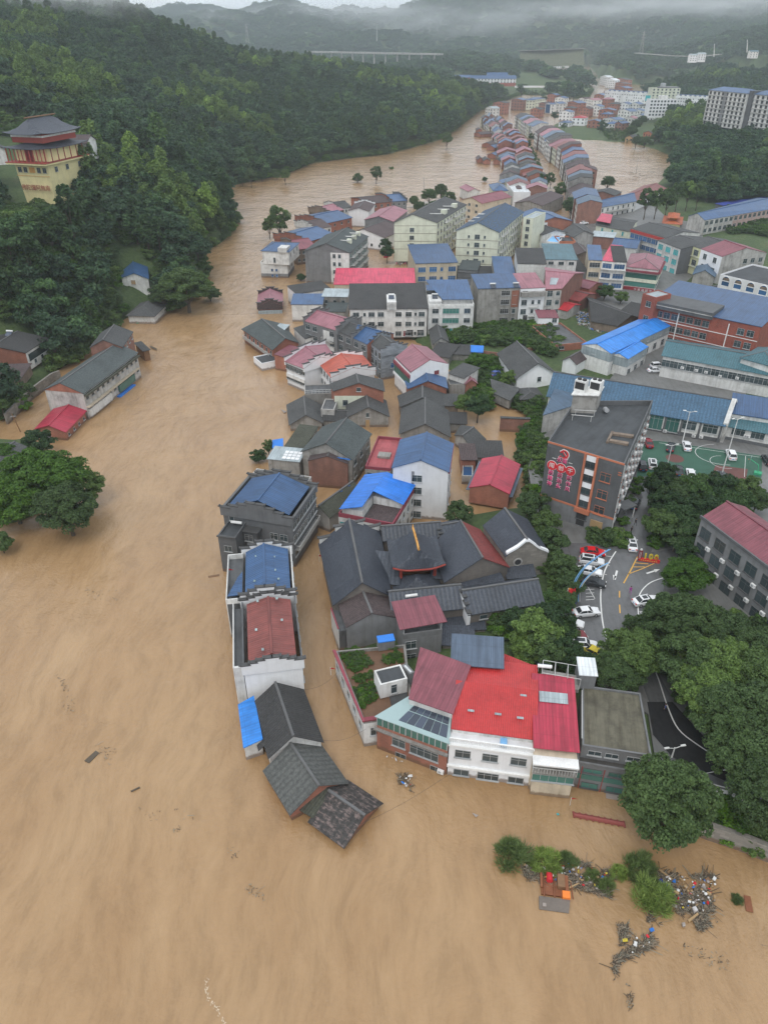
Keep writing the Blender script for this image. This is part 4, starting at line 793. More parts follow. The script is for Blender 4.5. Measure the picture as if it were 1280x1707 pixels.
for a, b in ((.02, .03), (.98, .05), (.02, .95), (.95, .95)): h.box('post', 'frame', a - .01, b - .01, a + .015, b + .015, h.H - .9, h.H + 1.4)
h.solar(.45, 1.2, h.H + .8, 0)
# garden roof
h = House('garden_terrace_house', 'white house with a vegetable garden on its flat roof and maroon coping along the lane', 'house', (606, 1202), (688, 1190), (676, 1074), 5.4, D=(558, 1085)); h.flat('soil', 'white', .6); h.parapet.data.materials[0] = M('concrete')
h.box('coping', 'maroontrim', -.03, -.015, .012, 1.0, h.H + .002, h.H + .25); h.box('coping', 'maroontrim', .013, -.015, .26, .03, h.H + .002, h.H + .25); h.win('f', [.25, .7], [h.H - 2.4], 1.6, 1.6); h.win('l', 5, [h.H - 2.2], 1.2, 1.3)
h.box('path', 'yard', .62, .06, .95, .5, h.deckz + .07, h.deckz + .09)
GARD = h
h3 = House('roof_hut', 'small white hut with black flat roof on the vegetable garden terrace', 'hut', (634, 1142), (679, 1131), (668, 1107), 7.8, g=5.0); h3.flat('bitumen', 'white', .15); h3.win('f', [.5], [1.4], .9, 1.7)
h3 = House('roof_box', 'white box shed on grey stand beside the rooftop hut', 'shed', (683, 1124), (691, 1120), (685, 1101), 7.4, g=5.0); h3.flat('whitetin', 'grey', .1)
h3 = House('blue_tarp_shelter', 'light blue sheet over the corner of the rooftop vegetable garden', 'shelter', (631, 1073), (658, 1069), (656, 1059), 6.6, g=5); h3.shed('bluetarp', .1, 'grey', .05)
h = House('maroon_roof_house', 'house with broad maroon corrugated roof sloping above the conservatory', 'house', (682, 1166), (754, 1191), (782, 1125), 8.2, D=(701, 1095), g=0); h.shed('maroon', 1.6, 'white', .1, 'f')
h = House('conservatory_house', 'brick house with glazed conservatory storey and solar panel roof over the water', 'house', (628, 1195), (747, 1239), (752, 1193), 6.6, D=(682, 1167), g=-1.5); h.walls('brick')
h.quad('roof', 'clearroof', [(-.02, -.03, h.H + .1), (1.02, -.03, h.H + .1), (1.0, 1, h.H + .9), (0, 1, h.H + .9)], .1)
for i in range(6):
 for j in range(2):
  a0 = .27 + i * .118; b0 = .12 + j * .42; z = lambda b: h.H + .17 + .8 * b
  h.quad('solar_panel', 'solarglass', [(a0, b0, z(b0)), (a0 + .11, b0, z(b0)), (a0 + .11, b0 + .39, z(b0 + .39)), (a0, b0 + .39, z(b0 + .39))], .05)
h.band('f', h.H - 1.5, h.H - .1, 'greenglass', .06, .01, .99, 'glazing')
for i in range(13): h.band('f', h.H - 1.52, h.H - .05, 'frame', .1, i / 12 * .985, i / 12 * .985 + .012, 'mullion')
h.band('f', h.H - 2.3, h.H - 2.1, 'concrete', .5, -.03, 1.01, 'ledge'); h.win('f', [.32], [h.H - 3.6], 2.0, 1.7); h.win('f', [.68], [h.H - 3.8], 4.2, 1.7); h.win('f', [.35, .85], [1.9], 1.6, 1.0); h.ac('f', [(.93, 1.8)])
# white house with bright red roof
h = House('white_front_house', 'white rendered two storey house with bright scarlet tile-sheet roof and baluster parapet', 'house', (749, 1238), (889, 1257), (893, 1130), 6.6); h.walls('cleanwhite')
h.rtype = 'u'
zz = lambda b: h.H + 1.0 + 2.2 * b
h.quad('roof', 'scarlet', [(.0, .11, h.H + 1.0), (1.03, .11, h.H + 1.0), (1.03, .62, h.H + 2.9), (.0, .62, h.H + 2.9)]); h.quad('roof', 'scarlet', [(.0, .6205, h.H + 2.9), (1.03, .6205, h.H + 2.9), (1.03, 1.02, h.H + 2.3), (.0, 1.02, h.H + 2.3)])
h.box('upper_wall', 'white', .02, .13, .98, .98, h.H, h.H + .85)
r = MB(); a, d, L, an = h.side('f')
for i in range(46): x = (i / 45 - .5) * L; r.box(x - .07, .1, h.H, x + .07, .24, h.H + .7)
r.box(-L / 2, .06, h.H + .701, L / 2, .28, h.H + .85); h.put(r.mesh('balustrade', 'trim'), 'f', .5, 0, 'balustrade'); h.band('f', h.H - .3, h.H - .001, 'trim', .35, -.01, 1.01, 'cornice'); h.band('f', 2.3 + 1.5 - .35, 2.3 + 1.5, 'trim', .3, -.01, 1.01, 'cornice')
h.win('f', [.17, .5, .84], [h.H - 1.9], 2.1, 1.5); h.win('f', [.17, .84], [2.35], 2.1, 1.2); h.win('f', [.5], [2.3], 2.9, 1.4)
for a, b in ((.22, .3), (.55, .3), (.82, .29), (.35, .6), (.85, .55)): h.quad('skylight', 'tin', [(a - .04, b - .012, zz(b) + .42), (a + .04, b - .012, zz(b) + .42), (a + .04, b + .012, zz(b) + .47), (a - .04, b + .012, zz(b) + .47)], .03)
h.box('tank', 'skyblue', .6, .02, .68, .09, h.H + .1, h.H + .9)
h4 = House('rear_roof', 'dark red sheet roof behind the scarlet roof at the tree line', 'house', (836, 1132), (893, 1142), (893, 1120), 8.0, D=(838, 1098), g=1); h4.shed('scarlet', .7, 'white', .1, 'f')
h = House('balcony_house', 'narrow cream house with crimson corrugated roof, grey skylight strip and white balcony', 'house', (889, 1258), (962, 1266), (966, 1142), 7.0); h.walls('beige'); h.rtype = 'u'
h.quad('roof', 'crimson', [(-.02, .03, h.H + .9), (1.04, .03, h.H + .9), (1.04, .93, h.H + 2.4), (-.02, .93, h.H + 2.4)]); h.quad('skylight', 'tin', [(.15, .57, h.H + 1.93), (.84, .57, h.H + 1.93), (.84, .7, h.H + 2.15), (.15, .7, h.H + 2.15)], .05)
h.box('upper_wall', 'cream', .03, .12, .97, .9, h.H, h.H + .8); h.rail('f', .0, 1, h.H - 1.9, out=1.3); h.band('f', h.H - .25, h.H, 'trim', 1.5, -.02, 1.02, 'cornice')
h.win('f', [.25, .75], [h.H - 1.1], 1.6, 1.4); h.band('f', 1.6, h.H - 2.1, 'beige', .9, .04, .96, 'bay'); a = h.put(winmeshes(5.4, 1.3, 'greenglass', False)[0], 'f', .5, h.H - 3.2, 'window', winmeshes(5.4, 1.3, 'greenglass', False)[1], .92); h.ac('f', [(.8, h.H - 1.6)])
h.solar(.3, 1.0, h.H + 1.9, R(180))
h5 = House('rooftop_frame', 'pipe frame and tank stand on the roof ridge behind the crimson roof', 'frame', (902, 1131), (966, 1142), (966, 1118), 8.6, g=7.0); h5.box('slab', 'concrete', 0, 0, 1, 1, 0, .6)
m = MB()
for a in (0, .33, .66, 1):
 for b in (.05, .95): m.bar(h5.P(a, b, .6), h5.P(a, b, 2.6), .05)
for b in (.05, .95): m.bar(h5.P(0, b, 2.6), h5.P(1, b, 2.6), .05)
for a in (0, .33, .66): m.bar(h5.P(a, .05, 2.6), h5.P(a, .95, 2.6), .05)
m.build('pipe_frame', 'rail', h5.root)
h = House('blue_grey_canopy_house', 'brick loft with blue-grey corrugated roof standing behind the scarlet roof', 'house', (755, 1107), (835, 1113), (836, 1077), 9.4, g=1); h.shed('greyblue', 1.2, 'oldbrick', .4, 'f'); h.win('f', [.7], [h.H - 1.3], 3.4, 1.2, 'black')
h = House('flat_roof_building', 'grey building with stained flat mossy roof and lower front terrace over the water', 'building', (970, 1242), (1086, 1260), (1067, 1155), 7.4, D=(970, 1142), g=-1.5); h.flat('mossdeck', 'grey', .35); h.win('f', [.2, .45, .76], [h.H - 1.2], 1.7, .8)
h.box('rain_pipe', 'whitepaint', -.01, .1, 0, .9, h.H, h.H + .1)
h = House('terrace_building', 'grey lower storey with green glazed band, red posts and white awning at the waterline', 'building', (962, 1270), (1056, 1286), (1062, 1262), 5.2, g=-1.5); h.flat('soot', 'grey', .3); h.band('f', 3.6, 4.5, 'greenglass', .07, .03, .97, 'glazing'); h.win('f', [.3, .75], [5.4], 2.4, .8, 'greenglass', frame='darkframe'); h.win('f', [.3, .75], [2.4], 2.2, 1.1, 'greenglass', frame='darkframe')
for x in (.1, .5, .95): h.band('f', 1.2, 6.0, 'columnred', .12, x, x + .012, 'post')
h.band('f', 1.5, 1.65, 'cleanwhite', .9, .62, .85, 'awning')
h5 = House('tin_shed', 'small shed with white ribbed roof on the corner of the mossy flat roof', 'shed', (966, 1126), (994, 1128), (995, 1102), 9.6, g=7.0); h5.shed('whitetin', .2, 'grey', .15, 'f')
# drowned red railing
m = MB(); a, b = T(956, 1358, .2), T(1040, 1374, .2); m.bar(a, b, .32, 0, 8)
for i in range(9): p = a.lerp(b, i / 8); m.bar(p - Vector((.0, .4, .1)), p + Vector((0, .4, .1)), .14)
tag(m.build('railing', 'floatred'), 'dark red tubular railing just breaking the surface of the flood', 'railing')
# ================================================================ middle of the town
W_ = dict(w=1.5, h=1.5)
def GZ(px, py): p = at(px, py, 2); return float(groundz(np.array([p.x]), np.array([p.y]))[0])
# --- river side cluster, lanes
Hs('dark_hall', 'low dark old gabled house, left of a linking roof by the river', (484, 707), (537, 704), (535, 675), 2.0, 'tile', 'concrete', rise=2.4, D=(480, 675), win=[('f', [.4], dict(w=.8, h=.9, zs=[2.6]))])
Hs('dark_hall', 'low dark linking roof between two old gabled houses at the water', (538, 701), (582, 702), (580, 683), 1.9, 'darktile', 'concrete', 'u', rise=1.2, oh=.2)
Hs('dark_hall', 'low old house with grey board gable and orange doorway at the flooded lane', (581, 694), (647, 693), (642, 668), 3.2, 'tile', 'concrete', rise=2.6, D=(578, 670), win=[('f', [.48], dict(w=.9, h=1.2, zs=[5.0]))]).band('f', 1.5, 3.6, 'palewood', .05, .43, .53, 'door')
h = Hs('brick_gable_house', 'tall house with dark roof and brick gable above a cream wall with one dark window', (557, 651), (639, 651), (636, 634), 7.2, 'tile', 'brick', rise=2.2, D=(552, 640), win=[('f', [.5], dict(w=1.2, h=1.1, zs=[9.0])), ('f', [.22], dict(w=1.4, h=1.6, zs=[5.2]))]); h.band('f', .3, h.H - 1.5, 'cream', .06, 0, .7, 'render_coat')
h = House('roof_terrace', 'grey terrace with pipe railings hanging over the river beside the brick gable', 'terrace', (508, 657), (556, 655), (550, 640), 4.5); h.flat('yard', 'concrete', .2)
m = MB()
for i in range(9): m.bar(h.P(i / 8, .02, h.H), h.P(i / 8, .02, h.H + 1), .04); m.bar(h.P(.02, i / 8, h.H), h.P(.02, i / 8, h.H + 1), .04)
for z in (.5, 1.): m.bar(h.P(0, .02, h.H + z), h.P(1, .02, h.H + z), .05); m.bar(h.P(.02, 0, h.H + z), h.P(.02, 1, h.H + z), .05)
m.build('railing', 'rail', h.root)
h = House('white_block', 'plain pale block between the roof terrace and the low dark houses', 'building', (535, 682), (557, 683), (558, 665), 4.2); h.flat('yard', 'paleconcrete', .3)
h = Hs('white_gable_house', 'white house with mauve roof and stepped white gable, windowed front over the river', (507, 613), (558, 597), (541, 574), 7.4, 'mauve', 'cleanwhite', rise=1.8, D=(477, 601), step=(0, 1)); h.win('l', 5, w=1.9, h=1.5); h.band('l', h.H - 4.6, h.H - 3.6, 'white', .3, 0, 1)
h = Hs('white_gable_house', 'white house with orange-red roof and long stepped white gable near the lane', (553, 628), (624, 617), (603, 592), 6.8, 'orangered', 'cleanwhite', rise=1.8, D=(534, 606), step=(0, 1)); h.win('l', 4, w=1.5, h=1.4)
h = Hs('riverside_house', 'long dark roofed riverside house with brick gable and galleried wall over the water', (455, 582), (497, 571), (470, 540), 4.6, 'greentile', 'brick', rise=2.4, D=(406, 548)); h.rail('l', .05, .95, h.H - 2.6, out=1.0); h.win('l', 7, w=1.3, h=1.3)
Hs('riverside_annex', 'small pale sheet roof behind the long galleried riverside house', (458, 549), (474, 551), (470, 543), 5.4, 'tin', 'concrete', kind='shed', rise=.4, oh=.2)
Hs('low_white_shed', 'low white walled shed with grey deck at the river edge', (436, 606), (475, 598), (470, 585), 2.4, 'bitumen', 'cleanwhite', kind='flat', par=.3)
Hs('lean_to', 'small maroon lean-to roof squeezed beside the white gable house with mauve roof', (478, 598), (503, 582), (492, 573), 4.2, 'maroon', 'brick', kind='shed', rise=.5, oh=.1)
h = Hs('small_river_house', 'small lone house in the river with mauve roof and stepped dark gables', (430, 510), (470, 508.6), (468, 489), 2.8, 'mauve', 'oldbrick', rise=1.9, step=(0, 1), stepwall='browntile'); h.band('f', 1.2, 2.6, 'tin', .7, 0, 1, 'awning')
# --- terrace of stepped gables along the upper river
rowr = [((470, 402), (494, 416), (508, 402), 'maroon', 'brown'), ((457, 393), (513, 403), (522, 384), 'navy', 'brick'), ((492, 372), (526, 382), (540, 374), 'browntile', 'white'), ((493, 363), (540, 373), (549, 355), 'navy', 'brick'), ((515, 349), (549, 355), (563, 348), 'mauve', 'brown'), ((541, 341), (563, 348), (579, 343), 'tile', 'white')]
ord_ = ['nearest', 'second', 'third', 'fourth', 'fifth', 'farthest']
for (A, B, Cc, rf, wl), o in zip(rowr, ord_):
 h = Hs('stepped_gable_house', f'{dict(maroon="maroon", navy="blue", browntile="brown tiled", mauve="mauve", tile="grey tiled")[rf]} roofed house with stepped {dict(brown="brown", brick="brick", white="white")[wl]} gable, {o} of six in the upper river row', A, B, Cc, 6.6, rf, wl, rise=2.0, group='stepped gable houses in the upper river row', step=(0,)); h.win('r', 4, w=1.1, h=1.2)
h = House('white_villa', 'white villa storey over a grey ground floor with planted terrace in the river', 'villa', (434, 437), (479, 438), (492, 424), 6.2); h.flat('palewood', 'white', .9); h.band('f', .1, 3.2, 'grey', .05, 0, 1, 'plinth'); h.band('r', .1, 3.2, 'grey', .05, 0, 1, 'plinth'); h.win('f', [.42, .58], [4.6, 1.9 + .5], .9, 1.1, 'blueglass'); h.win('r', [.3, .7], [4.6], 1.3, 1.5)
h2 = House('villa_upper_storey', 'upper storey with blue hipped roof on the white villa in the river', 'villa', (437, 418), (481, 420), (491, 405), 10.8, g=5.6); h2.hip('navy', 'u', 1.7, .5, .3, 'white'); h2.box('stair_tower', 'white', .62, -.05, .95, .3, h2.H - .2, h2.H + 1.6); h2.win('f', [.45], [1.7], .9, 2.0); h2.win('r', 3, w=1.1, h=1.5)
h = Hs('apartment_block', 'long grey apartment block with blank grey gable end and balconies on its right flank', (508, 418), (582, 421), (613, 394), 12.6, 'greentile', 'grey', D='skew', rise=3.2, step=()); h.band('f', .2, h.H - .3, 'white', .06, .58, 1, 'render_coat'); h.win('f', [.66, .78], None, 1.2, 1.5)
for z in (h.H - 2.6, h.H - 5.7, h.H - 8.8):
 for x in (.1, .4, .7): h.rail('r', x, x + .2, z, out=1.2, slab='white')
h.win('r', 9, w=1.6, h=1.6, glass='greenglass')
for a, b in ((.72, .35), (.72, .6), (.72, .82)): h.box('roof_pipe', 'white', a - .16, b - .006, a + .14, b + .006, h.H + 2.1, h.H + 2.4); h.box('dormer', 'cream', a + .06, b + .02, a + .16, b + .07, h.H + .8, h.H + 2.6)
h = Hs('long_red_shed', 'long low building with a plain pinkish red roof and cream wall beneath', (557, 475), (692, 475), (692, 454), 6.2, 'pink', 'beige', kind='shed', rise=1.4, oh=.2, g=0); h.win('f', 8, [h.H - 1.5], .3, .3)
Hs('dark_flat_house', 'low house with plain dark tiled roof below the blank grey gable', (495, 491), (551, 482), (550, 470), 5.2, 'darktile', 'white', kind='shed', rise=.8, oh=.2)
Hs('blue_roof_house', 'white walled river house with narrow blue roof at the bend', (486, 508), (537, 508), (537, 495), 6.0, 'navy', 'white', kind='shed', rise=.9, oh=.3)
Hs('tin_roof_house', 'small house with pale tin roof next to the narrow blue roof', (537, 495), (579, 496), (579, 485), 6.8, 'tin', 'concrete', kind='shed', rise=.5, oh=.2, win=[('f', 3, dict(w=1.2, h=1.2))])
Hs('grey_annex', 'small grey house with dark roof wedged below the tin roof', (541, 520), (575, 521), (575, 508), 4.6, 'greentile', 'concrete', kind='shed', rise=.5, oh=.2, win=[('f', 2, dict(w=1.2, h=1.2))])
Hs('dark_roof_house', 'dark lean roof squeezed beside the stepped grey terrace at the river corner', (490, 548), (509, 566), (506, 536), 5.0, 'tile', 'white', kind='shed', rise=.8, oh=.1)
# --- houses upper middle
Hs('white_gable_house', 'white windowless gable house with brown roof in the upper river group', (581, 351), (615, 352), (622, 340), 8, 'browntile', 'cleanwhite', rise=1.5, step=(1,))
h = Hs('brick_flank_house', 'brick flanked house with brown roof and white windows by the upper river', (610, 340), (652, 336), (645, 324), 7.6, 'browntile', 'brick', 'u', rise=1.6, step=(1,)); h.win('f', 4, w=1.5, h=1.3)
h = Hs('blue_roof_house', 'dark house with blue roof and stepped gable by the upper river', (652, 336), (678, 334), (674, 322), 7.6, 'navy', 'grey', 'u', rise=1.6, step=(0, 1)); h.win('f', 3, w=1.3, h=1.4)
Hs('grey_gable_house', 'grey gable house with mauve roof beside a planted yard', (608, 366), (655, 369), (661, 350), 8.4, 'mauve', 'grey', rise=2.0)
Hs('porch_roof', 'low pink sheet roof in front of the grey gable with mauve roof', (619, 389), (652, 393), (656, 382), 4.5, 'pink', 'brown', kind='shed', rise=.6)
h = Hs('white_gable_house', 'broad white gable with two small windows and long brown roof beside a pool of water', (585, 388), (641, 396), (652, 380), 6.2, 'browntile', 'cleanwhite', rise=2.6, r=.38, win=[('f', [.62, .85], dict(w=1.2, h=1.2, zs=[3.6]))])
h = Hs('apartment_block', 'pale green apartment block with four stacked gable windows and rear stair bay, beside planted yard', (657, 371), (728, 371), (777, 341), 17.2, 'tile', 'cream', D='skew', rise=3.4, r=.44, g=1); h.win('f', [.42], None, 1.9, 1.7, top=3.0, step=3.2)
for z in (h.H - 1.4, h.H - 4.6, h.H - 7.8, h.H - 11): h.band('f', z, z + .15, 'brown', .05); h.rail('r', .25, .42, z - .6, out=1.3, slab='white'); h.rail('r', .55, .72, z - .6, out=1.3, slab='white'); h.rail('r', .8, .95, z - .6, out=1.3, slab='white')
h.win('r', 10, w=1.7, h=1.7, glass='glass')
for b in (.2, .45, .62): h.box('roof_pipe', 'white', .5, b, .95, b + .012, h.H + 1.9, h.H + 2.15)
for b in (.35, .7): h.box('dormer', 'cream', .82, b, .94, b + .06, h.H + .6, h.H + 2.4)
h = Hs('apartment_block', 'pale green apartment block with three gable windows per floor and blue patched roof', (761, 384), (831, 387), (872, 353), 17.2, 'bluepatch', 'cream', D='skew', rise=3.4, r=.5, g=1); h.win('f', [.5], None, 2.1, 1.8, top=2.2, step=3.2); h.win('f', [.3, .68], None, .8, 1.1, top=2.2, step=3.2)
for z in (h.H - 1.0, h.H - 4.2, h.H - 7.4, h.H - 10.6): h.band('f', z - 2.6, z - 2.45, 'brown', .05)
h.win('r', 11, w=1.6, h=1.7);
for z in (h.H - 2.6, h.H - 5.8, h.H - 9): h.rail('r', .1, .3, z, out=1.1, slab='white'); h.rail('r', .5, .7, z, out=1.1, slab='white')
for b in (.25, .42, .6): h.box('roof_pipe', 'white', .08, b, .42, b + .012, h.H + 1.5, h.H + 1.8)
h = Hs('stair_block', 'pale green block with one window column at the far end of the blue patched roof', (872, 362), (889, 364), (892, 352), 17.5, 'tin', 'cream', kind='flat', g=1, par=.4); h.win('f', [.5], None, 1.7, 1.9)
h = Hs('beige_block', 'beige building with blue glass windows and plain blue sheet roof by the cream apartments', (693, 440), (762, 438), (760, 414), 9.4, 'navy', 'beige', kind='shed', rise=1.8, g=1, oh=.3); h.win('f', [.15, .42, .88], None, 3.0, 1.9, 'blueglass', top=2.3, step=3.6); h.win('f', [.63], None, 1.2, 1.5, 'blueglass', top=2.3, step=3.6)
h = Hs('pink_roof_house', 'cream house with maroon gable roof behind the two pale green blocks', (769, 333), (803, 339), (821, 323), 10, 'maroon', 'beige', rise=2.2, win=[('f', [.4, .75], dict(w=1.6, h=1.3))], g=0)
h = Hs('hipped_house', 'cream house with blue hipped roof at the near end of the left terrace', (822, 318), (846, 318), (856, 308), 9, 'navy', 'cream', kind='hip', rise=2.0, win=[('f', 2, dict(w=1.2, h=1.4)), ('r', 3, W_)], g=0)
Hs('pink_roof_house', 'small pink roofed house close to the river behind a bush', (781, 319), (800, 318), (804, 310), 6, 'mauve', 'white', rise=1.4, g=0)
Hs('white_box_house', 'plain white box house at the near end of the left terrace', (856, 320), (884, 320), (884, 306), 8.5, 'whitetin', 'cleanwhite', kind='flat', par=.3, g=0)
Hs('brown_gable_house', 'low house with brown roof and small white gable at the street mouth', (858, 338), (903, 343), (895, 322), 7, 'browntile', 'concrete', rise=1.8, g=0)
Hs('dark_annex', 'dark low roofs at the foot of the pale green block with three gable windows', (763, 464), (825, 465), (824, 448), 5.0, 'darktile', 'grey', kind='shed', rise=.8, g=1, oh=.1)
Hs('dark_annex', 'thin dark roof with pale strip beside the beige building', (763, 450), (795, 452), (794, 438), 6.4, 'greentile', 'grey', kind='shed', rise=.6, g=1, oh=.1)
Hs('blue_roof_house', 'blue sheet roof with pale repair patches left of the dark tiled upper house', (825, 459), (858, 459.6), (862, 434), 8.5, 'navy', 'concrete', kind='shed', rise=1.2, g=1, oh=.2)
h = Hs('grey_concrete_house', 'tall unrendered concrete house with blue roof and brick right bay above a grass plot', (797, 482), (866, 480), (863, 463), 13.2, 'navy', 'concrete', kind='shed', rise=1.4, g=1.2, oh=.3); h.win('f', [.62, .72], None, 1.5, 1.7, 'black'); h.band('f', h.H - 6.5, h.H - .8, 'brick', .1, .82, 1, 'brick_bay'); h.win('f', [.9], None, 1.2, 1.5); h.solar(.36, .1, h.H + .2); h.solar(.92, .1, h.H + .2)
h = Hs('tall_white_house', 'tall narrow white house with mauve roof and small balconies above the grass plot', (867, 482), (909, 480), (908, 463), 12.6, 'mauve', 'cleanwhite', kind='shed', rise=1.8, g=1.2, oh=.1); h.win('f', [.2], None, 2.0, 1.8); h.win('f', [.55, .8], None, 1, 1.4); h.rail('f', .42, .75, h.H - 6.2, out=.9, slab='white'); h.rail('f', .42, .95, h.H - 9.4, out=.9, slab='white'); h.win('f', [.3, .75], [1.4], 1.6, 1.8, 'black'); h.box('roof_room', 'concrete', .02, -.12, .98, -.002, h.H - 2.4, h.H - .9)
h = Hs('brick_flank_house', 'house with wide mauve roof and bare brick flank, grey stair front', (909, 482), (936, 481), (972, 455), 12.2, 'mauve', 'oldbrick', 'u', rise=2.4, D=(909, 446), g=1.2, oh=.2); h.band('f', .1, h.H - .6, 'paleconcrete', .06, 0, 1, 'render_coat'); h.win('f', [.3], None, 1.9, 2.0); h.win('f', [.8], None, 1.4, 1.5); h.quad('skylight', 'tin', [(.2, .1, h.H + .8), (.55, .1, h.H + .8), (.55, .3, h.H + 1.7), (.2, .3, h.H + 1.7)], .04)
Hs('dark_upper_house', 'dark tiled house standing behind the tall narrow white house', (863, 440), (910, 441), (910, 422), 13, 'darktile', 'white', kind='shed', rise=1.6, g=1, oh=.2)
h = Hs('teal_roof_house', 'white top floor with ribbed pale teal roof and three windows', (910, 433), (961, 434), (962, 415), 13.4, 'teal', 'white', kind='shed', rise=1.6, g=1, oh=.3); h.win('f', 3, [h.H - 1.2], 2.0, 1.2)
h = Hs('white_side_house', 'tall white flank house with blue roof over a bare brick gable', (893, 372), (953, 368), (943, 352), 11.6, 'navy', 'brick', rise=2.2, g=1); h.band('f', .1, h.H, 'cleanwhite', .07, 0, .32, 'render_coat'); h.win('f', [.28], None, .9, 1.2)
h = Hs('grey_gable_house', 'grey gable house with plain grey tile roof in the dense quarter', (956, 395), (989, 390), (972, 374), 8.6, 'tile', 'paleconcrete', rise=2.0, g=1, D=(936, 386))
h = Hs('orange_house', 'small flat roofed house of bright orange brick with one dark window', (931, 402), (959, 402), (957, 393), 8.2, 'bitumen', 'orangetrim', kind='flat', g=1, par=.7); h.win('f', [.72], [h.H - 2.1], 1.5, 1.5, 'black'); h.solar(.3, .5, h.H - .5)
Hs('terrace_roof_house', 'flat terrace with light blue sheet beside the orange brick house', (909, 402), (930, 404), (934, 390), 8.4, 'skyblue', 'white', kind='flat', g=1, par=.7)
Hs('dark_gable_house', 'small dark roofed house behind the orange brick house', (903, 392), (946, 388), (938, 375), 8.8, 'tile', 'white', rise=1.7, g=1)
Hs('brick_flat_house', 'bare brick block with pale sheet roof and green bush at its foot', (986, 394), (1022, 397), (1029, 390), 7.4, 'tin', 'oldbrick', kind='shed', rise=.3, g=1)
Hs('blue_roof_house', 'blue roofed house with white end wall above the shop corner', (1019, 410), (1060, 414), (1066, 400), 8, 'navy', 'white', 'u', rise=1.6, g=1)
Hs('dark_lane_roof', 'narrow dark roof strip between the teal roof and the corner shops', (962, 452), (979, 452), (981, 425), 8, 'darktile', 'grey', kind='shed', rise=.6, g=1, oh=.1)
Hs('brown_roof_house', 'brown roofed low house behind the dark strip', (963, 424), (985, 424), (985, 409), 8, 'browntile', 'brown', rise=1.2, g=1)
for nm, lb, A, B, Cc, rf, wl, gl in (('shop_house', 'beige shop house with blue roof at the left end of the street corner row', (981, 434), (1003, 435), (1009, 418), 'navy', 'beige', 'glass'), ('shop_house', 'balconied shop house with bright pink roof in the street corner row', (1003, 435), (1022, 437), (1031, 418), 'pink', 'white', 'blueglass'), ('shop_house', 'balconied shop house with dark roof in the street corner row', (1022, 437), (1044, 438), (1056, 420), 'darktile', 'white', 'blueglass')):
 h = Hs(nm, lb, A, B, Cc, 12.4, rf, wl, kind='shed', rise=1.8, g=1.5, oh=.2); h.win('f', [.5], None, h.W * .8, 1.8, gl, top=1.6, step=3.6)
 if wl == 'white':
  for z in (h.H - 2.9, h.H - 6.5, h.H - 10): h.band('f', z, z + .3, 'white', 1.1, .0, 1, 'balcony')
h = Hs('corner_shop_building', 'street corner building with maroon hipped roof, banded glass floors and a red shop sign', (1044, 444), (1097, 450), (1106, 431), 10.6, 'mauve', 'white', kind='hip', rise=2.4, D=(1052, 424), g=1.5, inset=.25)
for k in 'fr':
 h.band(k, h.H - 1.6, h.H - .9, 'maroontrim', .9, -.01, 1.01, 'parapet_band')
 h.band(k, h.H - 3.9, h.H - 2.1, 'greenglass', .12, .01, .99, 'glazing'); h.band(k, h.H - 5.2, h.H - 4.0, 'cream', .3, 0, 1, 'parapet_band'); h.band(k, h.H - 7.0, h.H - 5.3, 'greenglass', .12, .01, .99, 'glazing')
CORNER = h
h = Hs('glazed_building', 'street building with dark roof, red fascia and continuous glazed floors', (1052, 381), (1109, 397), (1134, 380), 11.6, 'tile', 'white', 'u', rise=1.6, g=2, oh=.2); h.band('f', h.H - 1.4, h.H - .2, 'redtrim', .5, 0, 1, 'fascia'); h.win('f', 8, None, 2.4, 2.0, 'blueglass', top=2.8, step=3.5)
h = Hs('glazed_building', 'white street building with teal windows and dark blank flank', (1096, 401), (1134, 415), (1161, 393), 12.4, 'tile', 'darkgrey', 'u', rise=1.4, g=2, oh=.2); h.band('f', .1, h.H - .1, 'white', .05, 0, 1, 'render_coat'); h.win('f', 3, None, 3.0, 2.2, 'tealpanel', top=2.0, step=3.7)
h = Hs('yellow_building', 'pale yellow street building with dark roof and red shopfront below', (1142, 406), (1168, 415), (1200, 396), 13, 'tile', 'yellow', 'u', rise=2.0, g=2.5, oh=.1); h.win('f', [.28, .75], None, 2.6, 2.2, 'glass', top=2.0, step=3.9)
for z in (h.H - 4, h.H - 7.8): h.band('f', z + .3, z + .5, 'cream', .5, 0, 1, 'ledge')
h = Hs('white_flank_building', 'white street building with striped maroon roof and bare grey right gable', (1168, 415), (1203, 428), (1279, 422), 13, 'maroon', 'paleconcrete', 'u', rise=2.6, g=2.5, oh=.1); h.band('f', .1, h.H - .05, 'cleanwhite', .06, 0, 1, 'render_coat'); h.win('f', [.25, .72], None, 2.0, 2.0, 'glass', top=2.2, step=3.9); h.win('r', [.55, .72, .9], [h.H - 2.5], 1.8, 1.8)
h = Hs('school_block', 'long two storey block with blue roof and pale gable behind the yellow building', (1174, 367), (1292, 347), (1262, 330), 9.4, 'navy', 'paleconcrete', 'u', rise=2.2, D=(1147, 360), g=2.5, oh=.2); h.win('f', 15, None, 2.2, 1.9, 'glass', top=1.5, step=3.5); h.band('f', .1, h.H - .2, 'pinkplaster', .04, .4, 1, 'render_coat')
Hs('small_gable_house', 'small pale gable house with blue roof between the yellow building and the arches', (1155, 457), (1190, 461), (1211, 448), 6.5, 'steel', 'paleconcrete', rise=2.0, g=2.5)
Hs('low_dark_house', 'low dark tiled house in front of the white arches', (1150, 487), (1192, 497), (1180, 480), 4.0, 'tile', 'concrete', rise=1.6, g=2.5)
h = Hs('arch_building', 'white building with tall arched blue windows and pale cornice at the right edge', (1200, 457), (1285, 477), (1310, 452), 11.4, 'bitumen', 'cleanwhite', kind='flat', g=2.5, par=.6)
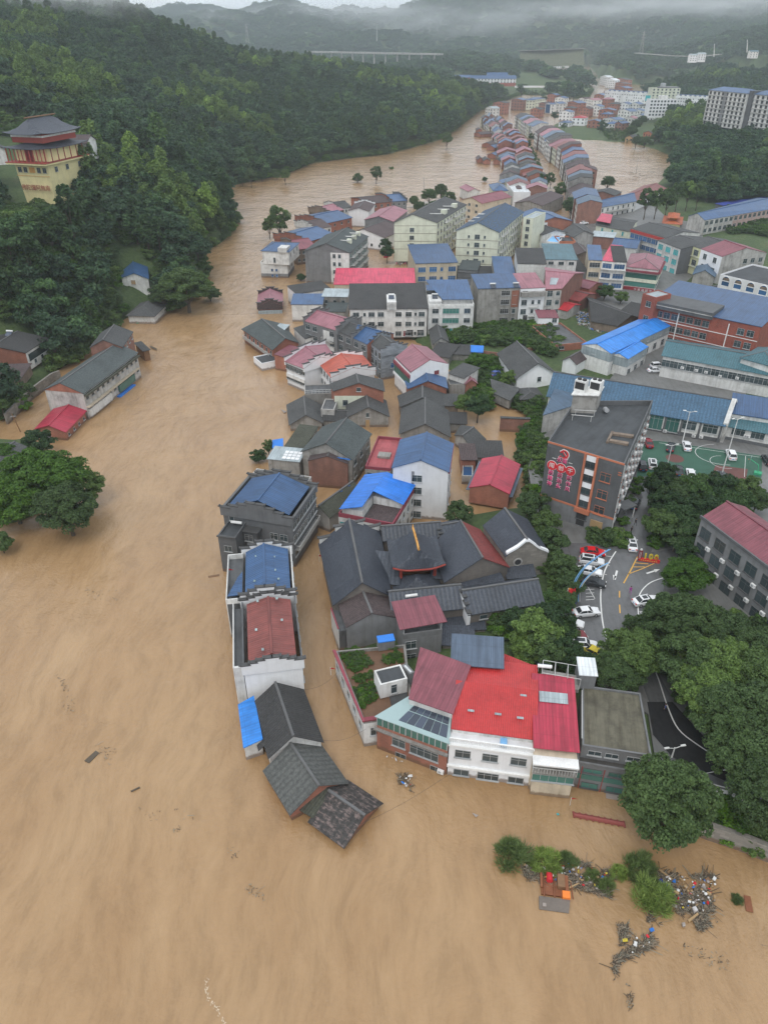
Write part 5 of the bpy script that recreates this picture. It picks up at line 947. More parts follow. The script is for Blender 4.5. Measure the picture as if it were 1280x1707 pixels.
def archmesh():
 m = MB(); w_, z0, z1 = 1.5, -5.5, 1.6; n = 10; arc = [(w_ * math.cos(math.pi * i / n), z1 + w_ * math.sin(math.pi * i / n)) for i in range(n + 1)]; P_ = [(w_, z0)] + arc + [(-w_, z0)]
 m.face([(x, -.03, z) for x, z in reversed(P_)][::-1], 0); m.box(-w_, -.12, -1.5, w_, -.04, -.2, 1); m.box(-w_, -.12, 1.3, w_, -.04, 1.6, 1); m.box(-w_ + .4, -.12, 1.61, w_ - .4, -.05, 2.6, 2)
 for i in range(n): a, b = arc[i], arc[i + 1]; m.bar((a[0], -.1, a[1]), (b[0], -.1, b[1]), .12, 1, 4)
 for x in (-w_, w_): m.bar((x, -.1, z0), (x, -.1, z1), .12, 1, 4)
 return m.mesh('arched_window', ['blueglass', 'cleanwhite', 'brown'])
am = archmesh()
for i in range(4): h.put(am, 'f', .14 + i * .245, h.H - 3.4, 'arched_window')
h = Hs('pagoda_gatehouse', 'small gatehouse with two tiered orange pagoda roof beside the trees', (1106, 372), (1133, 374), (1134, 362), 4.4, 'orangetile', 'templeyellow', kind='hip', rise=1.0, g=2.5, oh=1.0, cat='gatehouse'); h.box('upper_storey', 'gold', .28, .28, .72, .72, h.H + .5, h.H + 2.3)
m = MB(); e = [h.P(.12, .12, h.H + 2.3), h.P(.88, .12, h.H + 2.3), h.P(.88, .88, h.H + 2.3), h.P(.12, .88, h.H + 2.3)]; tp = h.P(.5, .5, h.H + 3.8)
for i in range(4): m.face([e[i], e[(i + 1) % 4], tp])
m.face(e[::-1]); m.build('upper_roof', 'orangetile', h.root)
Hs('blue_canopy', 'long blue sheet canopy among the trees behind the long block', (1204, 343), (1300, 329), (1300, 325), 4.5, 'navytarp', 'grey', kind='shed', rise=.2, g=2.5, cat='canopy')
Hs('warehouse', 'white gabled warehouse with rust red roof at the pond edge', (1032, 330), (1060, 336), (1110, 314), 7, 'rust', 'cleanwhite', rise=2.0, g=1.5, D=(1074, 309))
h = Hs('long_white_house', 'long two storey white house with blue roof and balcony access by the street', (1000, 346), (1060, 335), (1050, 322), 7.6, 'navy', 'white', 'u', rise=2.0, g=1.8, D=(980, 340)); h.win('f', 7, w=1.2, h=1.7); h.rail('f', .15, .8, h.H - 3.0, out=1.2)
h = Hs('curved_house', 'cream house with arched window, dark roof and pink roof tip at the street bend', (993, 375), (1050, 386), (1062, 368), 8.4, 'tile', 'cream', 'u', rise=1.4, g=2, D=(1000, 358)); h.win('f', [.2, .5, .8], None, 1.0, 1.8, 'tealpanel'); h.quad('roof', 'pink', [(-.02, .05, h.H + 1.7), (.4, .05, h.H + 1.7), (.35, .8, h.H + 1.9), (.05, .8, h.H + 1.9)])
# --- long white block and neighbours
h = Hs('long_white_block', 'long white three storey block with dark roof and a central dormer above the garden', (583, 516), (712, 515), (709, 486), 10.6, 'darktile', 'white', kind='shed', rise=2.6, g=1.2, oh=.4); h.win('f', [.08, .28, .4, .63, .76, .93], None, 2.0, 1.5, top=1.7, step=3.2, nf=3); h.win('f', [.19, .85], None, .8, 1.1, top=1.7, step=3.2); h.box('dormer', 'white', .48, -.04, .6, .4, h.H - .2, h.H + 2.5); h.solar(.54, .2, h.H + 2.5); m = link('window', winmeshes(1.5, 1.6, 'glass', False)[0], h.root); m.location = h.P(.54, -.045, h.H + 1.1); h.win('f', [.78, .92], [1.4], 2.2, 2.2, 'black'); h.win('f', [.72], [1.2], 1.2, 1.9, 'darkred')
h = Hs('white_corner_block', 'white three storey block with blue roof and wide green windows beside the dark roofed one', (714, 507), (790, 506.5), (785, 481), 11.6, 'bitumen', 'white', kind='flat', g=1.2, par=.8); h.quad('roof', 'navy', [(.32, .12, h.H + .9), (1.0, .12, h.H + .9), (.98, 1.05, h.H + 2.9), (0, 1.05, h.H + 2.9)]) ; h.quad('roof', 'navy', [(0, .55, h.H + 1.8), (.319, .55, h.H + 1.8), (.319, .8, h.H + 2.35), (0, .8, h.H + 2.35)]); h.box('roof_room', 'white', .33, .16, .96, .95, h.H - .7, h.H + .8); h.box('roof_room', 'white', .02, .05, .3, .5, h.H - .7, h.H + .6); h.solar(.16, .3, h.H + .6)
h.win('f', [.5], None, 5.4, 1.7, 'greenglass', top=2.3, step=3.2, nf=2); h.win('f', [.16, .86], None, 2.1, 1.6, top=2.3, step=3.2, nf=2); h.win('f', [.45, .8], [1.5], 3, 1.6, 'tealcloth')
h = Hs('small_tile_house', 'small dark tiled house at the foot of the white corner block', (722, 573), (747, 569), (740, 548), 3.6, 'tile', 'paleconcrete', rise=1.6, g=1, D=(716, 550))
Hs('ruined_shed', 'collapsed dark roof with scattered white sheets beyond the pink roofed house', (716, 592), (748, 597), (748, 578), 3.0, 'darktile', 'concrete', kind='shed', rise=.8, g=.8)
Hs('ruined_shed', 'long low dark roofed shed with stone wall in the garden', (749, 591), (782, 592), (782, 579), 3.0, 'darktile', 'concrete', kind='shed', rise=.5, g=.8)
Hs('tarp_shelter', 'bright blue tarp shelter beside the low dark shed in the garden', (784, 587), (803, 588), (800, 579), 3.0, 'bluetarp', 'concrete', kind='shed', rise=.2, g=1, cat='shelter')
# mauve grey terrace down to the lane
h = Hs('grey_terrace_house', 'grey house with long mauve roof and balconied white bay in the stepped lane row', (508, 535), (561, 551), (587, 532), 9.8, 'mauve', 'grey', 'u', rise=2.0, oh=.1, step=(0, 1)); h.win('f', [.1, .32, .85], None, 1.9, 1.6); h.band('f', .1, h.H - 1, 'white', .08, .58, .9, 'render_coat'); h.rail('f', .56, .92, h.H - 4.2, out=.9)
h = Hs('grey_terrace_house', 'grey house with short dark roof in the middle of the stepped lane row', (562, 552), (587, 562), (606, 543), 9.2, 'tile', 'grey', 'u', rise=1.8, oh=.1, step=(1,)); h.win('f', 2, w=1.9, h=1.7)
h = Hs('grey_terrace_house', 'grey house with blue roof and brick gable in the stepped lane row', (588, 563), (612, 574), (656, 556), 9, 'navy', 'brick', 'u', rise=2.2, oh=.1, D=(606, 545)); h.band('f', .1, h.H - .1, 'grey', .06, 0, 1, 'render_coat'); h.win('f', 2, w=1.9, h=1.7)
h = Hs('slate_house', 'grey stone patterned house with white stepped gables and small blue window hood', (636, 587), (676, 580), (650, 563), 8.6, 'tile', 'slate', rise=1.8, oh=.0, D=(618, 573), step=(0, 1)); h.win('l', 3, w=1.3, h=1.9, step=3.0); h.win('f', [.5], [h.H - 4.6], 1.9, 1.6, 'blueglass')
h = Hs('pink_gable_house', 'white house with broad pink roof and green glazed left front above the lane', (684, 622), (748, 607), (712, 578), 8.6, 'mauve', 'cleanwhite', rise=2.4, D=(658, 596), oh=-.2); h.band('l', h.H - 3.8, h.H - 1.6, 'greenglass', .3, .03, .97, 'glazing'); h.band('l', h.H - 1.5, h.H - .6, 'maroontrim', .5, 0, 1, 'parapet_band'); h.band('l', h.H - 4.6, h.H - 3.9, 'cleanwhite', .5, 0, 1, 'parapet_band'); h.win('f', [.68], [h.H - 1.6], 1.6, 1.3, 'darkred')
Hs('blue_gable_house', 'brick house with light navy gable roof below the broad pink roof', (681, 647), (744, 646), (741, 630), 5.4, 'navy', 'brick', rise=2.1, D=(677, 635))
Hs('mauve_gatehouse', 'tiny brick house with mauve gable roof in the garden', (776, 639), (794, 638), (791, 621), 4.0, 'mauve', 'brick', rise=1.1, g=.6)
Hs('grey_block_house', 'bare grey walled block beside the tiny mauve roofed house', (749, 641), (774, 640), (773, 630), 4.2, 'yard', 'concrete', kind='flat', g=.3, par=.2)
Hs('white_porch', 'white edged lean-to with maroon strip beside the bare grey block', (748, 623), (773, 631), (768, 610), 5.6, 'tile', 'white', kind='shed', rise=.8, g=.6)
Hs('old_tile_house', 'old grey tiled house with blue sheet under its eave along the lane', (669, 677), (738, 678), (742, 658), 3.6, 'tile', 'concrete', rise=2.6, D=(665, 660))
Hs('old_tile_wing', 'small flat dark roof joined right of the old tiled house', (741, 677), (763, 677), (763, 661), 3.4, 'tile', 'brown', kind='shed', rise=.4)
Hs('old_tile_house', 'large old grey tiled house with long slopes behind the tall white house', (667, 722), (749, 727), (745, 684), 3.2, 'tile', 'concrete', rise=3.0, D=(671, 680))
Hs('old_tile_wing', 'low dark wing beside the large old tiled house at the pool', (745, 706), (776, 707), (776, 692), 2.6, 'darktile', 'concrete', kind='shed', rise=.4)
Hs('old_tile_house', 'small old tiled house with pale gable beside the flooded pool', (759, 725), (783, 741), (806, 731), 3.0, 'tile', 'paleconcrete', rise=1.2, D=(770, 710))
Hs('old_tile_wing', 'dark lean roof at the pool edge above the crimson roof', (795, 763), (837, 764), (839, 741), 3.4, 'darktile', 'concrete', kind='shed', rise=.6)
Hs('old_tile_wing', 'brown-grey tile roof beside the tall white house', (770, 767), (793, 767), (795, 745), 3.6, 'browntile', 'brick', kind='shed', rise=.5)
h = Hs('fish_tank', 'open concrete tank of water beside the crimson roofed house', (770, 793), (788, 794), (793, 776), 2.2, 'blueglass', 'paleconcrete', kind='flat', cat='tank', par=.4)
Hs('garden_wall', 'free standing brick wall in the flooded garden', (834, 698), (883, 700), (883, 698), 3.6, 'tile', 'oldbrick', kind='shed', rise=.1, g=-.5, oh=.1, cat='wall')
Hs('ruined_shed', 'half fallen lean roof among garden bushes', (822, 656), (849, 668), (862, 655), 3.0, 'tile', 'concrete', kind='shed', rise=1.2, D=(819, 641), g=.6)
Hs('ruined_shed', 'low hipped grey roof below the large garden house', (868, 666), (905, 664), (900, 648), 3.0, 'tile', 'oldbrick', kind='hip', rise=1.2, g=.8)
h = Hs('garden_house', 'white garden house with large steep dark half hipped roof', (862, 628), (924, 620), (888, 588), 5.6, 'tile', 'cleanwhite', rise=3.4, D=(832, 589), g=1.2, oh=.7); h.win('f', [.6], None, 1.2, 1.4)
Hs('small_white_house', 'small white walled house with plum grey roof under the blue prefab', (938, 600), (960, 606), (966, 590), 5.6, 'browntile', 'cleanwhite', kind='gable', rise=1.4, g=1.5)
h = Hs('small_white_house', 'small white two storey house with maroon roof strip by the courtyard', (897, 531), (931, 531), (930, 520), 6.2, 'maroon', 'cleanwhite', kind='shed', rise=.5, g=1.5, oh=.1); h.win('f', [.5], [1.6], 2.2, 1.6); h.win('f', [.8], [4.1], 1.6, 1.5)
h = Hs('courtyard_building', 'low wet flat roofed brick building with pipe railings beside a heap of rubbish', (925, 575), (978, 570), (965, 535), 4.4, 'yard', 'brick', kind='flat', g=1.5, par=.5); h.win('f', [.2], [1.8], 2.0, 1.0)
Hs('maroon_roof_house', 'small brick house with maroon gable roof behind the courtyard', (956, 475), (981, 481), (990, 469), 7.4, 'maroon', 'brick', 'u', rise=1.2, g=1.5)
Hs('maroon_roof_house', 'brick house with wide dull maroon roof and green patch behind the courtyard', (943, 497), (965, 502), (977, 486), 6.0, 'redtile', 'oldbrick', 'u', rise=1.2, g=1.5)
Hs('red_roof_hut', 'small hut with bright red gable roof beside the courtyard', (924, 513), (945, 518), (954, 505), 5.2, 'red', 'paleconcrete', 'u', rise=1.0, g=1.5)
Hs('dark_hall', 'large dark tiled hall roof beside the rubbish heap', (986, 535), (1028, 543), (1066, 530), 5.0, 'darktile', 'brown', 'u', rise=2.4, D=(979, 494), g=1.5)
Hs('dark_hall', 'dark tiled hall roof beside the red school building', (1034, 519), (1067, 528), (1073, 507), 5.2, 'darktile', 'brown', 'u', rise=1.8, g=1.8)
# --- bright blue prefab, school, halls
h = Hs('prefab_building', 'white building with pale blue prefab top floor under a vivid blue metal roof', (970, 574), (1018, 589), (1127, 538), 9.2, 'sky', 'white', rise=1.5, D=(1082, 525), g=2, oh=.2); h.band('f', h.H - 2.6, h.H - .1, 'tin', .08, 0, 1, 'prefab_panels'); h.band('r', h.H - 2.6, h.H - .1, 'tin', .08, 0, 1, 'prefab_panels'); h.win('r', 10, [h.H - 1.3], 1.1, .8); h.win('r', 8, [h.H - 4.5], 1.8, 2.0); h.win('f', [.45], [h.H - 1.4], 1.3, .9)
h = Hs('prefab_wing', 'short wing with vivid blue roof projecting from the blue prefab building', (1016, 590), (1046, 598), (1079, 578), 8.2, 'sky', 'white', rise=.9, g=2, oh=.2); h.band('f', h.H - 2.6, h.H - .1, 'tin', .08, 0, 1, 'prefab_panels'); h.band('r', h.H - 2.6, h.H - .1, 'tin', .08, 0, 1, 'prefab_panels'); h.win('r', 3, [h.H - 1.3], 1.1, .8); h.win('r', 3, [h.H - 4.5], 1.8, 1.8)
h = Hs('red_school', 'red brick school building with long blue roof, white string courses and white windows', (1078, 506), (1268, 546), (1296, 509), 14.4, 'navy', 'redbrick', kind='shed', rise=1.6, g=2.5, oh=.2); h.win('f', [.06, .13, .2, .27, .34, .41, .48, .55, .85, .93], None, 2.0, 1.9, 'glass', top=2.4, step=3.7)
for z in (h.H - 4.3, h.H - 8.0): h.band('f', z, z + .18, 'trim', .12, 0, 1, 'string_course')
for x in (.3, .74): h.band('f', .5, h.H - .8, 'trim', .16, x, x + .008, 'pipe')
h.box('roof_gutter', 'darkgrey', .03, -.06, .6, .35, h.H - .4, h.H + 1.6); h.box('gutter_rim', 'paleconcrete', .03, -.07, .6, -.062, h.H + .6, h.H + .8)
h = Hs('stair_tower', 'red brick stair tower with grey flat roof at the left end of the red school', (1071, 489), (1093, 496), (1100, 484), 17.5, 'tin', 'redbrick', kind='flat', g=2.5, par=.3); h.win('f', [.55], None, 1.9, 1.7, top=2.6, step=4.5)
h = Hs('teal_roof_block', 'white two storey block with long teal tiled roof in front of the red school', (1105, 592), (1290, 626), (1300, 594), 9.4, 'tealtile', 'white', 'u', rise=1.8, g=3, oh=.5, D=(1116, 566)); h.win('f', 13, None, 2.2, 2.0, top=2.2, step=3.6, p=.92); h.ac('f', [(.2, 3.6), (.33, 3.6), (.42, 3.6), (.55, 3.2), (.7, 3.6)])
Hs('teal_hip_roof', 'teal hipped roof pavilion behind the long teal block', (1235, 597), (1290, 612), (1300, 590), 11.5, 'tealtile', 'white', kind='hip', rise=2.2, g=3)
h = Hs('blue_hall', 'large hall with sweeping slate blue tiled roof and white wall facing the court', (914, 659), (1206, 708), (1222, 672), 7.8, 'hallblue', 'white', 'u', rise=3.6, g=2.5, oh=.5, D=(930, 626)); h.band('f', .05, 1.6, 'darkgrey', .06, 0, 1, 'plinth')
h.win('f', [.64, .73], [3.2], 3.2, 4.2, 'greenglass'); h.win('f', [.82, .935], [3.6], 3.4, 2.2, 'glass')
for x in (.595, .685, .775, .875, .985): h.band('f', .1, h.H - .3, 'darkgrey', .3, x, x + .012, 'pilaster')
h.ac('f', [(.7, .9), (.86, .9), (.9, 1.0)]); h.box('gable_wall', 'paleconcrete', 1.0 + .002, .02, 1.02, .98, 0, h.H + .1)
m = MB()
for i in range(12): a, b = i / 12, (i + 1) / 12; z = lambda t: h.H + .45 + 3.6 * (1 - abs(t - .5) * 2); m.hexa([h.P(.995, a, z(a) - .6), h.P(1.02, a, z(a) - .6), h.P(1.02, b, z(b) - .6), h.P(.995, b, z(b) - .6)], [h.P(.995, a, z(a)), h.P(1.02, a, z(a)), h.P(1.02, b, z(b)), h.P(.995, b, z(b))])
m.build('gable_coping', 'white', h.root)
h = Hs('blue_hall_annex', 'lower annex with teal tiled roof and two windows right of the blue hall', (1209, 711), (1290, 726), (1296, 694), 6.4, 'tealtile', 'white', kind='shed', rise=1.8, g=2.5, oh=.4); h.win('f', [.28, .68], [3.2], 3.0, 2.0); h.band('f', .05, 1.4, 'darkgrey', .06, 0, 1, 'plinth'); h.ac('f', [(.45, 2.2), (.5, 2.2)])
Hs('blue_hall_annex', 'upper annex with navy sheet roof right of the blue hall', (1218, 690), (1295, 702), (1300, 676), 8.2, 'navy', 'white', kind='shed', rise=1.2, g=3, oh=.2)
h = Hs('blue_side_house', 'small building with steel blue sheet roof between the gardens and the grey office', (905, 693), (952, 678), (972, 643), 8.0, 'steel', 'paleconcrete', kind='shed', rise=.8, g=1.8, oh=.2, D=(925, 652))
# --- grey office with emblem and slogan
zo = zof(1017.5, 894, 772, 3)
h = House('office_building', 'dark grey office block with red emblem and slogan on its end wall and rooftop tanks', 'building', (913, 735), (1041, 773), (1088, 667), zo, D=(957, 668), g=3); h.flat('bitumen', 'darkgrey', 1.1); OFF = h
h.band('f', h.H - .35, h.H + .02, 'orangetrim', .1, 0, 1, 'cornice'); h.band('f', 4.0, 4.4, 'orangetrim', .1, 0, 1, 'cornice'); h.band('f', .05, 4.0, 'grey', .05, 0, 1, 'plinth')
h.band('f', 4.4, h.H - .2, 'orangetrim', .35, .50, .525, 'stair_frame'); h.band('f', 4.4, h.H - .2, 'orangetrim', .35, .655, .68, 'stair_frame'); h.band('f', 3.4, 4.4, 'orangetrim', .6, .49, .69, 'stair_frame')
for i in range(5): z = h.H - 1.6 - i * 2.9; h.band('f', z, z + 1.15, 'cleanwhite', .12, .53, .65, 'panel'); h.win('f', [.59], [z - .75], 2.2, 1.5, 'glass', frame='darkframe')
h.win('f', [.80], [h.H - 4.0, h.H - 7.8, h.H - 11.4], 2.0, 1.9, frame='orangetrim'); h.band('f', .3, 3.3, 'black', .08, .53, .64, 'doorway'); h.band('f', 1.0, 2.6, 'palewood', .2, .72, .88, 'notice_board')
h.win('r', 9, None, 1.8, 1.7, top=2.6, step=3.3)
for z in (h.H - 4.2, h.H - 7.5, h.H - 10.8): h.band('r', z, z + .25, 'brick', .12, 0, 1, 'string_course')
h.ac('r', [(x / 9 + .0, z) for x in (1, 2, 3, 4, 5, 6, 7, 8) for z in (h.H - 4.9, h.H - 8.2, h.H - 11.5)]); h.band('r', 0, h.H - .5, 'white', .12, .003, .012, 'pipe')
h.box('stair_tower', 'concrete', .02, .8, .33, .99, h.deckz + .07, h.deckz + 4.2); h.box('tower_roof', 'white', .0, .78, .35, 1.0, h.deckz + 4.2, h.deckz + 4.4)
for x, nm in ((.08, 0), (.27, 1)):
 m = MB(); c = h.P(x, .9, h.deckz + 4.4); m.box(c[0] - 1.2, c[1] - .9, c[2], c[0] + 1.2, c[1] + .9, c[2] + 2.3, 0); m.box(c[0] - 1.0, c[1] - .93, c[2] + .5, c[0] + 1.0, c[1] - .9, c[2] + 2.0, 1)
 for dx in (-.55, .55): m.bar((c[0] + dx, c[1], c[2] + 2.3), (c[0] + dx, c[1], c[2] + 2.6), .45, 1, 12)
 m.build('cooling_unit', ['plastic', 'black'], h.root)
m = MB()
for y in (.62, .74):
 for x in (.1, .34): m.bar(h.P(x, y, h.deckz), h.P(x, y, h.deckz + 1.3), .06)
 m.bar(h.P(.08, y, h.deckz + 1.3), h.P(.36, y, h.deckz + 1.3), .08)
m.build('pipe_rack', 'rail', h.root); m = MB(); m.bar(h.P(.44, .86, h.deckz + .6), h.P(.48, .8, h.deckz + .9), .5, 0, 10); m.build('water_tank', 'metalgrey', h.root)
for q in ((.68, .42, .95, .45), (.68, .3, .93, .33), (.66, .28, .69, .46)): h.box('kerb', 'brown', *q, h.deckz + .07, h.deckz + .55)
# lettering
def glyph(txt, size, mt, ext=.05, name='lettering', off=0):
 cu = bpy.data.curves.new(name, 'FONT'); cu.body = txt; cu.size = size; cu.extrude = ext; cu.align_x = 'CENTER'; cu.align_y = 'CENTER'; cu.resolution_u = 2; cu.offset = off
 o = bpy.data.objects.new('tmp', cu); C0.objects.link(o); dg = bpy.context.evaluated_depsgraph_get(); me = bpy.data.meshes.new_from_object(o.evaluated_get(dg)); bpy.data.objects.remove(o)
 me.name = name; me.materials.clear(); me.materials.append(M(mt)); return me
def putglyph(h, txt, size, mt, k, x, z, off=.1, bold=None, name='lettering'):
 g_ = glyph(txt, size, mt, .04, name)
 if bold: gb = glyph(txt, size, bold, .02, name)
 for me, of in ((g_, off),) + (((gb, off - .03),) if bold else ()):
  if me is not g_:
   for v in me.vertices: v.co.x *= 1.0
  me.transform(Matrix.Rotation(math.pi / 2, 4, 'X')); h.put(me, k, x, z, name, off=of)
m = MB(); m.bar((0, 0, 0), (0, -.1, 0), .98, 0, 20); disc = m.mesh('disc', 'redpaint'); m = MB(); m.bar((0, 0, 0), (0, -.06, 0), 1.06, 0, 20); ring = m.mesh('disc_rim', 'whitepaint')
dz = 3.0
for x, c, col in ((.10, '闯', '的精神'), (.225, '创', '的劲头'), (.35, '干', '的作风')):
 z = h.H - 4.9; h.put(ring, 'f', x, z, 'disc_rim'); h.put(disc, 'f', x, z, 'disc', off=.05); putglyph(h, c, 1.15, 'whitepaint', 'f', x, z, .2)
 for i, ch in enumerate(col): z2 = z - 1.6 - i * 1.25; putglyph(h, ch, 1.25, 'whitepaint', 'f', x, z2, .08); putglyph(h, ch, 1.1, 'pink2', 'f', x, z2, .16)
for x, ch in ((.19, '永'), (.26, '葆')): putglyph(h, ch, 1.25, 'whitepaint', 'f', x, h.H - 3.25, .08); putglyph(h, ch, 1.1, 'pink2', 'f', x, h.H - 3.25, .16)
h.band('f', h.H - 3.3, h.H - 3.2, 'whitepaint', .08, .09, .14, 'dash'); h.band('f', h.H - 3.3, h.H - 3.2, 'whitepaint', .08, .31, .36, 'dash')
def emblem(s=1.0, y=-.1):
 m = MB()
 for i in range(14):
  a0 = R(-120 + i * 15); a1 = R(-120 + (i + 1) * 15); r = .85 * s; w0 = .05 + .12 * math.sin(math.pi * i / 14); w1 = .05 + .12 * math.sin(math.pi * (i + 1) / 14)
  P_ = lambda a, q, yy: ((r + q * s) * math.cos(a), yy, (r + q * s) * math.sin(a)); f = [P_(a0, -w0, y), P_(a0, w0, y), P_(a1, w1, y), P_(a1, -w1, y)]; bk = [(p[0], 0, p[2]) for p in f]; m.hexa(bk, f)
 def strip(x0, z0, x1, z1, w): d = Vector((x1 - x0, 0, z1 - z0)); n_ = Vector((-d.z, 0, d.x)).normalized() * w; a, b = Vector((x0, 0, z0)), Vector((x1, 0, z1)); q = [a - n_, b - n_, b + n_, a + n_]; m.hexa([tuple(p) for p in q], [(p.x, y * 1.2, p.z) for p in q])
 strip(-.35 * s, .55 * s, .8 * s, -.75 * s, .11 * s); strip(-.75 * s, .25 * s, -.05 * s, .85 * s, .17 * s); strip(-.6 * s, -.55 * s, -.9 * s, -.9 * s, .12 * s); return m
h.put(emblem(1.12, -.07).mesh('emblem_rim', 'whitepaint'), 'f', .235, h.H - 1.75, 'emblem_rim'); h.put(emblem(.95, -.14).mesh('emblem', 'redpaint'), 'f', .235, h.H - 1.75, 'emblem')
h.band('f', h.H - 2.2, h.H - 2.0, 'orangetrim', .1, .945, .985, 'mark'); h.band('f', h.H - 2.7, h.H - 2.5, 'orangetrim', .1, .945, .985, 'mark')
# corner shop sign
h = CORNER; h.band('f', h.H - 8.6, h.H - 7.3, 'darkred', .9, .02, .98, 'sign_board')
for i, c in enumerate('千家福超市'): putglyph(h, c, 1.1, 'whitepaint', 'f', .4 + i * .12, h.H - 7.95, .95)
# --- grey building at the right edge with maroon roof
h = House('grey_block', 'grey block with maroon metal roof, barred windows and many white air conditioners', 'building', (1169, 862), (1330, 984), (1392, 950), 13.4, g=3); h.gable('maroon', 'u', 2.2, .5, .0, wall='grey')
h.win('f', 6, None, 2.4, 2.2, top=2.6, step=3.4, frame='darkframe'); h.ac('f', [((i + .5) / 6 + (.06 if j % 2 else .075), h.H - 5.0 - 3.4 * j) for i in range(6) for j in range(3)]); h.box('parapet', 'darkgrey', -.01, -.03, 1.01, -.002, h.H - .2, h.H + .35)
# --- left bank
h = House('riverside_shop_row', 'long two storey row standing in the river with brick gable and ruined balcony wall', 'building', (75, 649), (139, 655), (203, 586), 7.6, g=-1.5); h.gable('greentile', 'v', 2.3, .46, .35, wall='paleconcrete'); h.win('r', 11, None, 1.3, 1.5, p=.85); h.band('r', h.H - 1.0, h.H - .6, 'mosstile', .9, .0, 1, 'balcony_edge'); h.band('r', h.H - 4.2, h.H - 3.9, 'beige', .9, 0, .95, 'balcony_edge'); h.band('r', 2.0, 4.2, 'white', .5, .02, .4, 'balcony_panels'); h.band('r', 2.4, 4.4, 'greenglass', .6, .55, .85, 'glazing'); h.band('r', 1.5, 1.8, 'bluetarp', 1.2, .5, .8, 'awning'); m = MB(); e = .02
m.face([h.P(0, -.004, h.H - .15), h.P(1, -.004, h.H - .15), h.P(1, -.004, h.H), h.P(.46, -.004, h.H + 2.2), h.P(0, -.004, h.H)]); m.build('gable_wall', 'brick', h.root)
h = House('raised_roof_house', 'upper part of the river row with its raised grey roof and brick end', 'building', (151, 579), (204, 578), (228, 553), 9.6, g=2); h.gable('tile', 'v', 2.2, .45, .3, wall='oldbrick'); h.win('r', 4, [h.H - 1.2], 1.3, 1.1)
Hs('leaning_hut', 'small collapsed hut leaning in the river at the end of the row', (240, 586), (249, 584), (246, 571), 3.2, 'tile', 'wood', kind='shed', rise=.5)
h = Hs('red_shed', 'low brick shed with bright crimson roof half sunk at the end of the river row', (61, 714), (109, 719), (142, 685), 2.6, 'crimson', 'brick', rise=1.3, D=(91, 682)); h.win('f', [.35], [2.6], 1.8, 1.6, 'black'); h.win('r', 4, [2.6], .9, .8, 'black')
h = House('bank_house', 'brick and white bank house with dark roof and long porch at the left edge', 'house', (-40, 583), (43, 588), (66, 563), 8.4, g=3); h.gable('darktile', 'v', 1.6, .4, .3, wall='brick'); h.band('r', .1, h.H, 'white', .06, 0, 1, 'render_coat'); h.band('r', h.H - 3.0, h.H - .9, 'glass', .1, .08, .95, 'glazing'); h.win('r', [.3, .6], [1.6], 1.1, 1.2); h.solar(.35, .8, h.H + 1.4)
h = Hs('porch', 'dark porch roof on posts in front of the bank house', (-20, 634), (34, 632), (41, 610), 5.6, 'browntile', 'brown', kind='shed', rise=.4, g=3, cat='porch')
h = Hs('hill_house', 'pale house with bright navy gable roof among trees above the river bend', (203, 463), (247, 464), (245, 443), 9.2, 'navy', 'white', rise=1.8, g=1, D=(202, 444)); h.win('f', [.42], None, 1.7, 1.6, 'palewood')
Hs('hipped_river_house', 'low grey hipped roof house at the water below the navy roofed house', (214, 526), (257, 527), (272, 508), 2.8, 'tile', 'white', kind='hip', rise=2.4, oh=.6)
Hs('shack', 'tiny pink roofed shack beside the navy roofed house', (250, 483), (264, 484), (264, 475), 4.0, 'mauve', 'wood', kind='shed', rise=.3, g=1)
Hs('bank_hut', 'dark tiled hut roof at the left edge behind the big tree', (-40, 765), (18, 775), (24, 745), 4.5, 'tile', 'concrete', kind='gable', rise=1.2, g=2)
# retaining walls
def wallstrip(name, pts_, z0, z1, th, mt, label, cat='wall', pz=None):
 m = MB(); P_ = [at(x, y, pz if pz is not None else z1) for x, y in pts_]
 for a, b in zip(P_, P_[1:]):
  d = (b - a); n_ = Vector((-d.y, d.x, 0)).normalized() * th; m.hexa([(a.x, a.y, z0), (b.x, b.y, z0), (b.x + n_.x, b.y + n_.y, z0), (a.x + n_.x, a.y + n_.y, z0)], [(a.x, a.y, z1), (b.x, b.y, z1), (b.x + n_.x, b.y + n_.y, z1), (a.x + n_.x, a.y + n_.y, z1)])
 return tag(m.build(name, mt), label, cat)
wallstrip('retaining_wall', [(10, 690), (50, 650), (88, 622), (100, 618)], -1.5, 3.0, .6, 'stone', 'grey stone retaining wall under the bank house porch')
wallstrip('retaining_wall', [(1070, 1322), (1120, 1352), (1185, 1378), (1240, 1396), (1330, 1432)], -1.5, 2.8, .7, 'stone', 'stone block river wall at the lower right bank')
wallstrip('yard_wall', [(629, 447), (640, 458), (660, 463), (692, 462)], -1.5, 2.6, .5, 'stone', 'curved stone wall holding the yard of the pale green block')
wallstrip('garden_wall', [(792, 583), (830, 588), (860, 586), (900, 575)], .8, 3.0, .25, 'oldbrick', 'long low brick garden wall behind the steep dark roof')
wallstrip('low_white_wall', [(1180, 1328), (1215, 1335), (1262, 1360)], 3.0, 4.1, 1.6, 'white', 'low white topped wall on the lower right bank beside the road')
